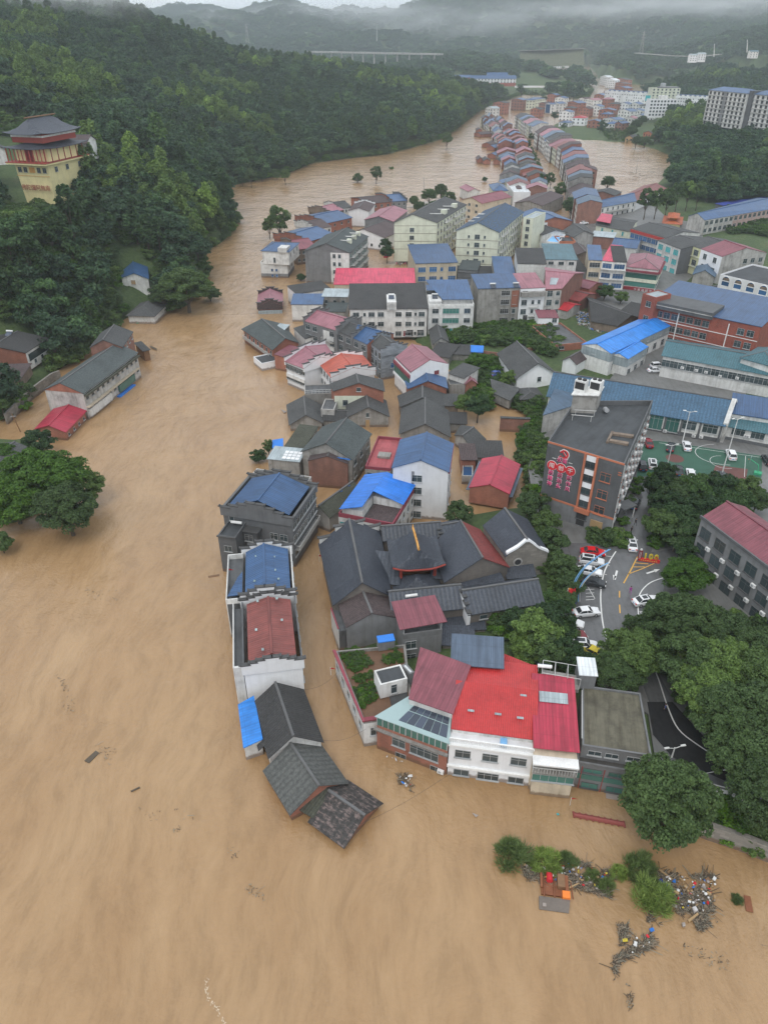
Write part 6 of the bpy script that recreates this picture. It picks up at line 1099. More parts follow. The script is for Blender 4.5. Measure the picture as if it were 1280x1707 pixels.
# ================================================================ far rows of the town
def lerp2(L, t):
 d = [0]
 for a, b in zip(L, L[1:]): d.append(d[-1] + (b - a).length)
 x = t * d[-1]
 for i in range(len(L) - 1):
  if x <= d[i + 1] or i == len(L) - 2: f = (x - d[i]) / max(1e-6, d[i + 1] - d[i]); return L[i].lerp(L[i + 1], f)
def ordn(i): return f'{i + 1}{"th" if 10 <= (i + 1) % 100 <= 20 else {1: "st", 2: "nd", 3: "rd"}.get((i + 1) % 10, "th")}'
CN = dict(navy='blue', browntile='brown tiled', tile='grey tiled', mauve='mauve', rust='rust red', steel='steel blue', maroon='maroon'); WN = dict(brick='brick', oldbrick='dull brick', white='white', cleanwhite='white', concrete='grey', cream='cream')
def terrace(Lp, Rp, n, ze, name, where, group, rr, seed, side, roofs=('navy', 'browntile', 'tile', 'navy', 'rust', 'steel', 'mauve'), wls=('brick', 'white', 'oldbrick', 'concrete', 'brick'), plain=None, split=False):
 r = random.Random(seed); L = [at(x, y, ze) for x, y in Lp]; Rr = [at(x, y, ze) for x, y in Rp]
 ts = [0]
 for i in range(n): ts.append(ts[-1] + r.uniform(.8, 1.25))
 ts = [t / ts[-1] for t in ts]
 for i in range(n):
  a, b = ts[i], ts[i + 1] - .004; zz = ze + r.choice([-2.6, 0, .3, 1.2, 2.4, -1.2]) if not plain else ze + r.uniform(-.3, .3)
  q = [lerp2(L, a), lerp2(Rr, a), lerp2(Rr, b), lerp2(L, b)]
  ins = r.uniform(0, .12); q2 = [q[0].lerp(q[1], ins), q[1], q[2], q[3].lerp(q[2], ins)]
  rf = r.choice(roofs); wl = r.choice(wls) if not plain else plain
  cuts = [(0, 1, '')]
  if split: f = r.uniform(.38, .6); cuts = [(0, f, 'river side '), (f + .012, 1, 'street side ')]
  for c0, c1, wd_ in cuts:
   if split and c0 > 0: zz = ze + r.choice([-1.6, 0, .3, 1.2, 2.0]); rf = r.choice(roofs); wl = r.choice(wls)
   if split and c0 == 0: zz -= 1.4
   q3 = [q2[0].lerp(q2[1], c0), q2[0].lerp(q2[1], c1), q2[3].lerp(q2[2], c1), q2[3].lerp(q2[2], c0)]; terr1(r, name, rf, wl, i, where, wd_, q3, zz, group, side if c1 == 1 or not split else 'l')
def terr1(r, name, rf, wl, i, where, wd_, q2, zz, group, side):
  h = House(name, f'{wd_}{CN[rf]} roofed {WN[wl]} house, {ordn(i)} {where}', 'house', tuple(q2[0][:2]) + (0,), tuple(q2[1][:2]) + (0,), tuple(q2[2][:2]) + (0,), zz, D=tuple(q2[3][:2]) + (0,), g=-1.5, group=group, far=True)
  h.gable(rf, 'v', min(h.W * .2, r.uniform(1.6, 2.4)), .5, .25, wall=wl, cap=None)
  h.band(side, .1, h.H - .1, r.choice(['white', 'white', 'cream', 'concrete']), .06, .0, 1, 'render_coat'); h.win(side, max(1, int(h.side(side)[2] / 2.6)), None, 1.3, 1.5)
  if r.random() < .3: h.win('f', [.3, .7], None, 1.1, 1.2)
terrace([(846, 318), (838, 304), (829, 291), (838, 276), (834, 262), (826, 247), (829, 233), (815, 213), (800, 198)], [(911, 318), (910, 300), (903, 285), (893, 272), (888, 258), (880, 243), (874, 231), (848, 206), (818, 190)], 34, 7.4, 'terrace_house', 'of the left row', 'terrace houses in the left street row', 0, 3, 'r', split=True)
terrace([(958, 345), (952, 323), (945, 309), (940, 283), (933, 257), (916, 244), (903, 233), (890, 222)], [(1003, 342), (993, 321), (987, 300), (986, 282), (980, 258), (960, 236), (940, 222), (919, 211)], 20, 11, 'terrace_house', 'in the right street row from near', 'terrace houses in the right street row', 0, 8, 'l')
terrace([(884, 212), (857, 193)], [(914, 206), (876, 188)], 9, 11, 'terrace_house', 'in the white run ending the right row', 'white terrace houses at the far end of the right row', 0, 5, 'l', plain='white')
h = House('brick_house', 'large bare brick house with grey frame and mauve roof tip towards the pond', 'house', (958, 283), (995, 284), (994, 258), 10.5, far=True); h.gable('browntile', 'v', 2.4, .4, .2, wall='oldbrick'); h.win('f', 3, None, 1.6, 1.2, 'black')
Hs('brick_house', 'brick house with climbing greenery between the right row and the pond', (984, 322), (1024, 326), (1020, 306), 6, 'tile', 'oldbrick', rise=1.6, far=True)
huts = [((796, 266), (805, 266), (805, 262)), ((806, 268), (817, 268), (817, 263)), ((811, 245), (824, 246), (823, 239)), ((803, 240), (818, 241), (817, 234)), ((822, 268), (834, 269), (832, 262)), ((812, 258), (826, 259), (824, 252)), ((790, 222), (801, 224), (800, 217)), ((834, 300), (850, 302), (850, 292)), ((858, 302), (872, 302), (871, 293)), ((795, 217), (803, 217), (802, 210))]
for i, (A, B, Cc) in enumerate(huts):
 Hs('river_hut', f'{["brick","dark","blue roofed"][i % 3]} drowned low hut, {ordn(i)} along the river edge of the left row', A, B, Cc, 2.8, ['browntile', 'tile', 'navy'][i % 3], 'brick', rise=1.4, far=True, group='huts drowned to the eaves by the left row')
far_l = [('brick_house', 'four storey unfinished brick house with grey concrete frame at the river head', (822, 171), (841, 172), (847, 168), 12.5, 'tile', 'brick', 'gable', 1.5), ('white_house', 'small white gable house left of the unfinished brick house', (809, 180), (821, 181), (822, 175), 9, 'tin', 'white', 'gable', 1.8),
 ('brick_house', 'tall plain brick house with blue roof corner right of the flooded gap', (852, 166), (871, 167), (873, 162), 12, 'navy', 'oldbrick', 'gable', 1.6), ('cream_house', 'cream three storey house with blue roof beside the plain brick house', (877, 167), (892, 167), (893, 161), 11.5, 'navy', 'cream', 'hip', 1.5),
 ('cream_house', 'cream and brick house with broad blue roof behind the far street', (893, 166), (909, 164), (904, 158), 12, 'navy', 'cream', 'hip', 1.6), ('brick_house', 'brick house left of the house with the blue banner', (898, 172), (909, 173), (914, 168), 10.5, 'browntile', 'oldbrick', 'gable', 1.2),
 ('banner_house', 'narrow white house carrying a tall blue banner', (909, 173), (918, 174), (920, 169), 10.5, 'navy', 'white', 'gable', 1.2), ('white_house', 'white and brick house with blue roof right of the blue banner', (920, 172), (932, 173), (934, 166), 11, 'navy', 'white', 'gable', 1.5),
 ('brick_house', 'brick sided house with blue roof and white front in the far quarter', (946, 170), (963, 172), (971, 165), 11, 'navy', 'brick', 'gable', 1.6), ('white_house', 'white house with brown roof beyond the brick sided house', (964, 164), (975, 165), (981, 159), 10.5, 'browntile', 'white', 'gable', 1.4), ('white_house', 'narrow house with mauve roof near the river bridge head', (976, 165), (988, 167), (994, 160), 10.5, 'mauve', 'white', 'gable', 1.4),
 ('white_villa', 'white villa with dormered blue roof in the flooded quarter', (932, 186), (950, 187), (957, 181), 9, 'navy', 'cleanwhite', 'gable', 1.6), ('red_roof_villa', 'white villa with bright red hipped roof in the flooded quarter', (953, 196), (975, 197), (978, 189), 8, 'red', 'cleanwhite', 'hip', 1.8), ('blue_roof_hut', 'low white hut with blue hipped roof beside the red roofed villa', (931, 204), (948, 205), (949, 199), 4.5, 'navy', 'cleanwhite', 'hip', 1.4),
 ('brick_house', 'brick backed house with blue roof and white windows facing left of the white rows', (998, 183), (1024, 184), (1025, 178), 9.5, 'navy', 'brick', 'gable', 1.6), ('brick_house', 'low brick house with blue roof below the white rows', (979, 202), (1000, 203), (1002, 196), 6.5, 'navy', 'brick', 'gable', 1.5), ('white_house', 'white house with blue roof and gable windows below the white rows', (1005, 197), (1026, 200), (1030, 193), 7.5, 'navy', 'white', 'gable', 1.5), ('white_house', 'tall white gable with brick side and blue roof below the white rows', (1030, 184), (1050, 186), (1053, 178), 10, 'navy', 'white', 'gable', 2.0), ('white_house', 'long blue roofed white house right of the tall white gable', (1050, 184), (1072, 185), (1072, 178), 9, 'navy', 'white', 'gable', 1.6), ('brick_house', 'narrow brick end house by the meadow', (1025, 205), (1036, 206), (1038, 200), 8, 'navy', 'oldbrick', 'gable', 1.4),
 ('maroon_roof_house', 'house with maroon hipped roof below the white apartment rows', (1092, 205), (1118, 207), (1126, 198), 6, 'maroon', 'brick', 'hip', 2.4), ('clay_house', 'orange clay house with dark roof at the meadow edge', (1072, 221), (1088, 224), (1096, 217), 5, 'browntile', 'orangetrim', 'gable', 2.0), ('clay_house', 'small orange clay house with dark roof in smoke near the pond', (1042, 229), (1055, 230), (1058, 223), 4.5, 'tile', 'palewood', 'gable', 1.6), ('clay_house', 'dark roofed hut with blue tarp by the pond', (1096, 232), (1106, 233), (1110, 226), 4.5, 'tile', 'brown', 'gable', 1.6),
 ('white_house', 'tall white twin gable house standing in the river beyond the rows', (1000, 128), (1012, 129), (1014, 124), 14, 'whitetin', 'cleanwhite', 'gable', 2.5), ('white_house', 'white gable house in front of its twin beyond the rows', (1009, 133), (1024, 134), (1025, 128), 13, 'whitetin', 'cleanwhite', 'gable', 2.5),
 ('brick_house', 'brick house with grey roof in the cluster by the river beyond the rows', (1024, 131), (1043, 133), (1044, 127), 9, 'tile', 'brick', 'gable', 1.8), ('brick_house', 'brick house with brown roof in the cluster by the river beyond the rows', (1022, 138), (1042, 140), (1044, 134), 9, 'browntile', 'brick', 'gable', 1.8), ('brick_house', 'brick house with blue roof in the cluster by the river beyond the rows', (1026, 145), (1042, 147), (1046, 140), 9, 'navy', 'brick', 'gable', 1.8), ('brick_house', 'small brick house at the left foot of the white rows', (1006, 152), (1020, 153), (1022, 147), 8, 'navy', 'oldbrick', 'gable', 1.6)]
for nm, lb, A, B, Cc, ze, rf, wl, kd, rs in far_l:
 h = Hs(nm, lb, A, B, Cc, ze, rf, wl, kind=kd, rise=rs, far=True, oh=.3, g=-1 if A[1] < 212 else 0); h.win('f', max(2, int(h.W / 3.6)), None, 1.4, 1.5); h.win('r', 2, None, 1.4, 1.5)
 if 'banner' in lb and nm == 'banner_house': h.band('f', 2, h.H - .3, 'blueglass', .2, .1, .9, 'banner')
for i, (x, y, ze, rf, wl) in enumerate([(940, 180, 8, 'tile', 'brick'), (985, 177, 10, 'navy', 'white'), (967, 181, 8, 'browntile', 'brick'), (1001, 190, 8, 'navy', 'brick'), (1042, 197, 7, 'mauve', 'white'), (1058, 193, 7, 'navy', 'white'), (1014, 173, 11, 'tile', 'brick'), (1032, 173, 11, 'navy', 'cleanwhite'), (1050, 173, 11, 'navy', 'white'), (1066, 176, 10, 'tile', 'white'), (1074, 190, 8, 'navy', 'white'), (990, 158, 9, 'navy', 'brick'), (1002, 165, 10, 'mauve', 'brick'), (912, 158, 9, 'navy', 'brick'), (1088, 186, 9, 'tin', 'cleanwhite'), (1010, 206, 6, 'navy', 'white'), (884, 182, 8, 'tile', 'brick'), (925, 163, 9, 'navy', 'white')]):
 h = Hs('town_house', f'{CN.get(rf, "pale")} roofed {WN[wl]} town house, {ordn(i)} of the loose cluster before the white rows', (x, y), (x + 15, y + .8), (x + 17, y - 6), ze + 1, rf, wl, kind='hip' if i % 3 == 0 else 'gable', rise=1.7, far=True, g=-1, group='town houses clustered before the white rows'); h.win('f', 3, None, 1.3, 1.5); h.win('r', 2, None, 1.3, 1.5)
# hamlet in the flood and roadside houses far away
for i, (x, y, wd, ze, rf, wl) in enumerate([(904, 121, 11, 9, 'tin', 'cleanwhite'), (917, 121, 9, 9, 'mauve', 'white'), (929, 121, 10, 10, 'tile', 'cream'), (944, 122, 9, 8, 'tile', 'concrete'), (957, 116, 8, 12, 'mauve', 'white'), (963, 120, 7, 10, 'tin', 'white'), (970, 121, 8, 10, 'tin', 'cleanwhite'), (918, 107, 11, 9, 'navy', 'white'), (934, 108, 11, 8, 'mauve', 'white'), (925, 107, 8, 10, 'navy', 'cleanwhite'), (670, 103, 12, 7, 'rust', 'white'), (702, 112, 12, 8, 'mauve', 'white'), (712, 108, 12, 8, 'navy', 'white'), (724, 114, 12, 8, 'pink', 'white'), (748, 112, 16, 8, 'teal', 'cleanwhite'), (560, 97, 14, 8, 'rust', 'cleanwhite'), (1150, 92, 16, 8, 'tin', 'cleanwhite'), (1164, 90, 16, 9, 'tin', 'cleanwhite'), (1250, 86, 18, 7, 'teal', 'white')]):
 A = at(x, y, ze) if (x > 890 and x < 980) else None
 if A is None:
  Yd = {670: 1900, 560: 2100}.get(x, 1500 if x > 1000 else 1750); A = atY(x, y, Yd); g = A.z - ze
 else: g = -1
 z = A.z; A = Vector((A.x, A.y, 0)); w_ = wd * (A.y / 1100.) * (1 if g == -1 else .6); B = A + Vector((w_ * 1.0, 0, 0)); Cc = B + Vector((0, 9, 0)); h = House('far_house', f'{ordn(i)} tiny far house, {WN.get(wl, wl)} with {dict(tin="pale", navy="blue", mauve="pink", tile="grey", rust="rusty", pink="bright pink", teal="green").get(rf)} roof, {"in the flooded hamlet" if g == -1 else "on the far hill road"}', 'house', tuple(A), tuple(B), tuple(Cc), z, D=tuple(A + Vector((0, 9, 0))), g=g if g == -1 else g - 3, far=True); h.gable(rf, 'u', 2, .5, .3, wall=wl, cap=None); h.win('f', 3, None, 1.4, 1.5, minz=2)
# far school
Y_ = 1330
def farbox(name, label, x0, x1, ytop, ybot, Yd, dep, kind, rf, wl, rise=3, rot=0, nwin=8, cat='building', rows=None, far=True):
 a = atY(x0, ytop, Yd); b = atY(x1, ytop, Yd + rot); zb = atY((x0 + x1) / 2, ybot, Yd + rot / 2).z; z = (a.z + b.z) / 2; a.z = b.z = 0
 u = (b - a).normalized(); v = Vector((-u.y, u.x, 0)); h = House(name, label, cat, tuple(a), tuple(b), tuple(b + v * dep), z, D=tuple(a + v * dep), g=zb, far=far)
 if kind == 'u': h.gable(rf, 'u', rise, .5, .5, wall=wl, cap=None)
 elif kind == 'v': h.gable(rf, 'v', rise, .5, .5, wall=wl, cap=None)
 elif kind == 'hip': h.hip(rf, 'u', rise, .6, .15, wall=wl)
 else: h.flat(rf, wl, .9)
 if nwin: h.win('f', nwin, rows, 2.0, 1.7, minz=1.2)
 return h
h = farbox('school_wing', 'white and red school wing with long blue roof at the foot of the wooded hill', 785, 860, 131, 144, 1330, 14, 'u', 'navy', 'cleanwhite', 4, nwin=14); h.band('f', .1, h.H * .45, 'redbrick', .2)
h = farbox('school_wing', 'red brick school wing with blue roof left of the white one', 750, 786, 129, 143, 1360, 14, 'u', 'navy', 'redbrick', 3, nwin=8)
h = farbox('school_tower', 'raised white centre of the far school under a blue roof', 812, 846, 126, 131, 1345, 10, 'u', 'navy', 'cleanwhite', 4, nwin=0)
h = farbox('white_wall', 'long low white wall beside the far sports field', 858, 907, 143, 146, 1230, 1.5, 'flat', 'white', 'cleanwhite', 0, nwin=0, cat='wall')
# white row apartments
for i in range(10):
 x = 1008 + i * 7.9; y = 153 + i * .5; A = (x, y); B = (x + 7.6, y + .5); Cc = (x + 7.6 - 2, y - 9.5)
 h = Hs('row_house', f'{ordn(i)} narrow white row house from the left of the front row', A, B, Cc, 17, 'navy', 'cleanwhite', rise=2.4, far=True, oh=0, group='narrow white row houses of the front row'); h.win('f', 2, None, 1.1, 1.4, p=.8); h.step_gable(0, 2, 'cleanwhite', .4)
for i in range(7):
 x = 1126 + i * 8; y = 161 + i * .4; h = Hs('row_house', f'{ordn(i)} white row house from the left of the second white row', (x, y), (x + 7.6, y + .5), (x + 6, y - 8), 19, 'navy', 'cleanwhite', rise=2.2, far=True, oh=0, group='white row houses of the second row'); h.win('f', 2, None, 1.1, 1.4, p=.8); h.step_gable(0, 2, 'cleanwhite', .4)
h = farbox('white_block', 'irregular white block with recessed balconies between the two white rows', 1084, 1128, 166, 196, 880, 14, 'flat', 'concrete', 'cleanwhite', nwin=8); h.box('roof_room', 'white', .4, .3, .7, .8, h.H - .8, h.H + 3)
h = farbox('cream_block', 'cream block with a water tank on its flat roof above the white rows', 1087, 1134, 147, 172, 1020, 16, 'flat', 'concrete', 'cream', nwin=7); h.box('water_tank', 'metalgrey', .35, .3, .5, .6, h.H - .8, h.H + 5); h.box('parapet_band', 'grey', .3, .1, .95, .9, h.H - .5, h.H + 1.2)
for i in (0, 1): h = farbox('billboard', ['teal painted sign panel on the end wall of the front white row', 'blue painted sign panel on the end wall of the second white row'][i], [1076, 1131][i], [1084, 1143][i], [159, 182][i], [168, 191][i], [905, 850][i], .5, 'flat', 'white', 'tealpanel', nwin=0, cat='sign')
# tall unfinished towers at the right edge
for i, (x0, x1, yt, yb, Yd, rot, lb) in enumerate([(1181, 1246, 153, 212, 690, -40, 'tall grey framed apartment tower with two blue roofs, left of the pair'), (1251, 1330, 160, 222, 650, -40, 'tall white framed apartment tower cut by the right edge')]):
 h = farbox('apartment_tower', lb, x0, x1, yt, yb, Yd, 16, 'hip', 'navy', 'white', 2.6, rot, 0, 'tower'); h.win('f', 9, None, 2.2, 2.1, 'black', top=1.7, step=3.05, minz=1.5);
 for z in range(9): h.band('f', h.H - .3 - z * 3.05, h.H - .05 - z * 3.05, 'paleconcrete', .5, 0, 1, 'floor_slab')
 if i == 0: h.box('stair_core', 'darkgrey', 1.002, .1, 1.1, .8, 0, h.H + 2); h.band('f', 1, h.H - .4, 'grey', .4, .42, .5, 'shaft')
# viaduct, road embankment, bridge, pylons
v0, v1 = atY(512, 85, 1950), atY(735, 89, 1650); m = MB(); d = (v1 - v0); n_ = Vector((-d.y, d.x, 0)).normalized() * 6
m.hexa([v0 - n_ - Vector((0, 0, 3)), v1 - n_ - Vector((0, 0, 3)), v1 + n_ - Vector((0, 0, 3)), v0 + n_ - Vector((0, 0, 3))], [v0 - n_, v1 - n_, v1 + n_, v0 + n_]); vi = thing('viaduct', 'long grey concrete road viaduct on many piers across the far valley', 'bridge', (0, 0, 0)); m.build('deck', 'paleconcrete', vi)
for i in range(12):
 p = v0.lerp(v1, (i + .5) / 12); m = MB(); m.box(p.x - 1.6, p.y - 3, -5, p.x + 1.6, p.y + 3, p.z - 3.01); m.build('pier', 'paleconcrete', vi)
def ribbon(name, pts_, wd, mt, dz, kind='structure', thick=0, label=None, cat=None):
 m = MB()
 for a, b in zip(pts_, pts_[1:]):
  n_ = Vector((-(b - a).y, (b - a).x, 0)).normalized() * wd / 2; up = Vector((0, 0, dz)); m.hexa([a - n_ + up - Vector((0, 0, 1)), b - n_ + up - Vector((0, 0, 1)), b + n_ + up - Vector((0, 0, 1)), a + n_ + up - Vector((0, 0, 1))], [a - n_ + up, b - n_ + up, b + n_ + up, a + n_ + up])
 return tag(m.build(name, mt), label, cat, kind=kind)
ribbon('road', [atY(864, 84, 1780), atY(910, 83, 1740), atY(975, 80, 1700)], 9, 'concrete', 0)
ribbon('road', [atY(1060, 88, 1700), atY(1110, 92, 1600), atY(1160, 94, 1550), atY(1200, 90, 1560)], 9, 'concrete', 0)
m = MB(); a, b = atY(866, 85, 1778), atY(972, 82, 1702); m.face([tuple(a + Vector((0, 0, -28)) + Vector((0, -26, 0))), tuple(b + Vector((0, 0, -26)) + Vector((0, -26, 0))), tuple(b), tuple(a)]); tag(m.build('embankment', mat('embank', 'plain', (.12, .13, .08), .9)), kind='structure')
def pylon(label, x, yt, yb, Yd):
 t, b = atY(x, yt, Yd), atY(x, yb, Yd); hgt = t.z - b.z; o = thing('power_pylon', label, 'pylon', (b.x, b.y, b.z - 2)); m = MB(); s = hgt * .09
 for sx in (-1, 1):
  for sy in (-1, 1): m.bar((sx * s, sy * s, 0), (sx * .3, sy * .3, hgt), .28, 0, 4)
 for i in range(6): z0 = hgt * i / 6; z1 = hgt * (i + 1) / 6; s0 = s * (1 - i / 6) + .3; s1 = s * (1 - (i + 1) / 6) + .3; m.bar((-s0, -s0, z0), (s1, -s1, z1), .16, 0, 4); m.bar((s0, -s0, z0), (-s1, -s1, z1), .16, 0, 4)
 m.build('lattice_tower', 'paleconcrete', o); m = MB()
 for z in (.72, .84, .96): m.bar((-hgt * .12, 0, hgt * z), (hgt * .12, 0, hgt * z), .22, 0, 4)
 m.build('cross_arm', 'paleconcrete', o)
pylon('tall lattice pylon on the misty left ridge', 413, 38, 70, 2450); pylon('tall lattice pylon on the hillside right of the road embankment', 1068, 50, 86, 1650); pylon('distant lattice pylon near the right mast', 1150, 56, 74, 2400)
for x, yt, yb, Yd, lb in ((1100 + 90, 73, 91, 1500, 'slim white mast on the right hillside'), (1245, 66, 84, 1500, 'slim pale mast near the right edge of the hillside'), (628, 44, 68, 2600, 'thin mast on the middle ridge')):
 t, b = atY(x, yt, Yd), atY(x, yb, Yd); m = MB(); m.bar((b.x, b.y, b.z - 3), (t.x, t.y, t.z), .8, 0, 6, .4); tag(m.build('mast', 'trim'), lb, 'mast')
a, b = at(978, 176, 2), at(1004, 177, 2); m = MB(); m.hexa([a + Vector((0, -2, 0)), b + Vector((0, -2, 0)), b + Vector((0, 2, 0)), a + Vector((0, 2, 0))], [a + Vector((0, -2, .8)), b + Vector((0, -2, .8)), b + Vector((0, 2, .8)), a + Vector((0, 2, .8))]); tag(m.build('footbridge', 'brown'), 'brown footbridge just above the flood at the far river neck', 'bridge')
# ---------------------------------------------------------------- hilltop temple on its yellow base
h = House('hill_temple', 'yellow hillside temple tower with inscription, red columned gallery and tiered dark roofs', 'temple', tuple(at(31, 299, 35)[:2]) + (0,), tuple(at(86, 302, 35)[:2]) + (0,), tuple(at(112, 285, 35)[:2]) + (0,), 46.5, g=28.5); HT = h
m = MB(); P = h.P; bt = [P(.03, .0, 0), P(.97, 0, 0), P(.97, 1, 0), P(.03, 1, 0)]; tp = [P(0, 0, 12.5), P(1, 0, 12.5), P(1, 1, 12.5), P(0, 1, 12.5)];
bt = [(x * .93, y * .93, z - 3) for x, y, z in bt]; m.hexa(bt, tp); m.build('base_wall', 'templeyellow', h.root)
h.win('f', [.13, .3, .7, .87], [10.3], 1.7, 1.9); h.band('f', 9.3, 11.3, 'gold', .12, .42, .58, 'painted_panel'); h.win('r', [.2, .5, .85], [10.3], 1.8, 1.9); h.band('f', 8.0, 8.15, 'gold', .03, 0, 1, 'ledge')
h.box('gallery_floor', 'templeyellow', -.1, -.12, 1.1, 1.08, 12.5, 13.1); h.box('gallery_edge', 'columnred', -.11, -.13, 1.11, 1.09, 13.1, 13.35); h.box('gallery_wall', 'templeyellow', .02, .08, .98, .95, 13.35, 18.2)
for i in range(11):
 m = MB(); m.bar(P(-.06 + i * .112, -.07, 13.3), P(-.06 + i * .112, -.07, 18.4), .22, 0, 6); m.build('column', 'columnred', h.root)
 if i < 7: m = MB(); m.bar(P(1.07, -.07 + i * .17, 13.3), P(1.07, -.07 + i * .17, 18.4), .22, 0, 6); m.build('column', 'columnred', h.root)
h.box('door', 'darkred', .34, .06, .52, .079, 13.4, 17.6)
c = P(.5, .5, 0)
def tier(name, W, D, z, rise, ridge, fl, top=None):
 m = MB(); return upswept(name, W, D, z, rise, ridge, 'temple', h.root, fl, 12)
WW, DD = h.W, h.Dp
ro, g_ = tier('lower_roof', WW + 5, DD + 5, 18.2, 2.6, .55, 1.2); ro.location = (c[0], c[1], 0)
h.box('upper_storey', 'columnred', .04, .06, .96, .94, 20, 23.4); h.box('upper_band', 'white', .03, .05, .97, .95, 22.0, 22.7)
ro, g_ = tier('upper_roof', WW + 2.2, DD + 2.5, 23.2, 5, .6, 1.4); ro.location = (c[0], c[1], 0)
m = MB(); m.bar((0, -DD * .4, 28.6), (0, DD * .4, 28.6), .28, 0, 6); m.build('ornamental_ridge', 'wood', ro)
for i, ch in enumerate('佛陀彌阿無南'): putglyph(h, ch, 2.3, 'columnred', 'f', .14 + i * .145, 3.6, .35)
hh = House('temple_annex', 'white annex house with weathered brown roof right of the hill temple', 'house', tuple(at(116, 262, 40)[:2]) + (0,), tuple(at(148, 262, 40)[:2]) + (0,), tuple(at(153, 248, 40)[:2]) + (0,), 45.5, g=38, far=True); hh.gable('browntile', 'u', 2.4, .5, .6, wall='white'); hh.win('f', 2, None, 1.3, 1.6)
hh = House('temple_annex', 'white outbuilding half hidden left of the hill temple', 'house', tuple(at(-18, 272, 38)[:2]) + (0,), tuple(at(14, 270, 38)[:2]) + (0,), tuple(at(16, 256, 38)[:2]) + (0,), 43, g=37, far=True); hh.gable('tile', 'v', 2.0, .5, .5, wall='white')
# ================================================================ ground works: yard, road, court, markings
def sheet(name, poly, mt, z, kind='structure', zq=None):
 P_ = [at(x, y, z) for x, y in poly]; m = MB(); m.face([tuple(p) for p in P_]); bmx = m.mesh(name, mt); o = link(name, bmx); return tag(o, kind=kind)
MATS['asphalt'] = mat('asphalt', 'plaster', (.12, .122, .125), .22, dirt=.3); MATS['wetasphalt'] = mat('wetasphalt', 'plaster', (.035, .036, .038), .25, dirt=.3); MATS['paving'] = mat('paving', 'plaster', (.16, .16, .155), .5, dirt=.3)
Z0 = 3.12
def slab_(name, poly, mt, z, dep=2.5):
 P_ = [at(x, y, z) for x, y in poly]; m = MB(); m.hexa([(p.x, p.y, z - dep) for p in P_], [tuple(p) for p in P_]); return tag(m.build(name, mt), kind='structure')
slab_('ground', [(700, 452), (880, 440), (908, 405), (945, 385), (990, 350), (1085, 338), (1110, 362), (1160, 372), (1180, 398), (1290, 430), (1290, 560), (1085, 550), (1066, 560), (1000, 520), (900, 484), (700, 484)][::-1], 'paving', 2.3, 3)
slab_('ground', [(880, 780), (905, 700), (1010, 640), (1070, 560), (1300, 610), (1320, 800), (1320, 1300), (1290, 1372), (1180, 1345), (1095, 1290), (1080, 1190), (1000, 1140), (940, 1060), (900, 900)][::-1], 'paving', Z0 - .05)
sheet('road', [(1062, 775), (1100, 775), (1105, 840), (1085, 920), (1190, 905), (1200, 935), (1110, 975), (1075, 1040), (1095, 1120), (1140, 1200), (1230, 1270), (1300, 1300), (1300, 1350), (1220, 1322), (1120, 1270), (1088, 1190), (1060, 1110), (1005, 1085), (1000, 1000), (1005, 940), (1030, 890), (1050, 830)], 'asphalt', Z0)
sheet('road', [(1078, 1170), (1120, 1170), (1170, 1225), (1290, 1290), (1290, 1330), (1215, 1305), (1120, 1262), (1088, 1225)], 'wetasphalt', Z0 + .006)
sheet('parking_lot', [(942, 905), (1022, 905), (1003, 960), (1000, 1010), (1010, 1060), (1030, 1110), (960, 1110), (930, 1060), (935, 990), (960, 950)], 'asphalt', Z0 + .004)
sheet('sports_court', [(1074, 735), (1098, 735), (1270, 760), (1268, 800), (1160, 790), (1060, 795), (1066, 760)], 'greencourt', Z0 + .008)
sheet('court_area', [(1192, 775), (1246, 782), (1242, 802), (1185, 795)], 'redcourt', Z0 + .012)
def cpoly(cx, cy, r, n=24, z=0): p = at(cx, cy, z); return [(p.x + r * math.cos(2 * math.pi * i / n), p.y + r * math.sin(2 * math.pi * i / n), z) for i in range(n)]
m = MB(); m.face(cpoly(1124, 764, 2.0, z=Z0 + .012)); tag(m.build('court_circle', 'redcourt'), kind='structure')
def line(pts_, w, mt, z, name='road_marking', dash=None, closed=False):
 P_ = [at(x, y, z) for x, y in pts_] if len(pts_[0]) == 2 else [Vector(p) for p in pts_]; m = MB()
 if closed: P_.append(P_[0])
 for a, b in zip(P_, P_[1:]):
  d = (b - a); n_ = Vector((-d.y, d.x, 0)).normalized() * w / 2; m.face([tuple(a - n_), tuple(b - n_), tuple(b + n_), tuple(a + n_)])
 return tag(m.build(name, mt), kind='structure')
def smooth(pts_, k=4):
 out = []; n = len(pts_)
 for i in range(n - 1):
  p0, p1, p2, p3 = pts_[max(0, i - 1)], pts_[i], pts_[i + 1], pts_[min(n - 1, i + 2)]
  for j in range(k): t = j / k; out.append(tuple(.5 * ((2 * b) + (-a + c) * t + (2 * a - 5 * b + 4 * c - d) * t * t + (-a + 3 * b - 3 * c + d) * t ** 3) for a, b, c, d in zip(p0, p1, p2, p3)))
 return out + [pts_[-1]]
ZM = Z0 + .018
line(smooth([(1026, 919), (1008, 950), (1001, 985), (1002, 1020), (1006, 1048), (1011, 1067)]), .22, 'whitepaint', ZM); line(smooth([(1105, 963), (1082, 972), (1066, 990), (1063, 1015), (1066, 1040)]), .2, 'whitepaint', ZM)
line(smooth([(1078, 1083), (1086, 1105), (1098, 1135), (1113, 1180), (1130, 1215), (1160, 1240), (1205, 1268), (1230, 1276)]), .2, 'whitepaint', ZM); line([(1172, 1303), (1212, 1314)], .2, 'whitepaint', ZM); line([(1170, 1290), (1215, 1282)], .12, 'whitepaint', ZM)
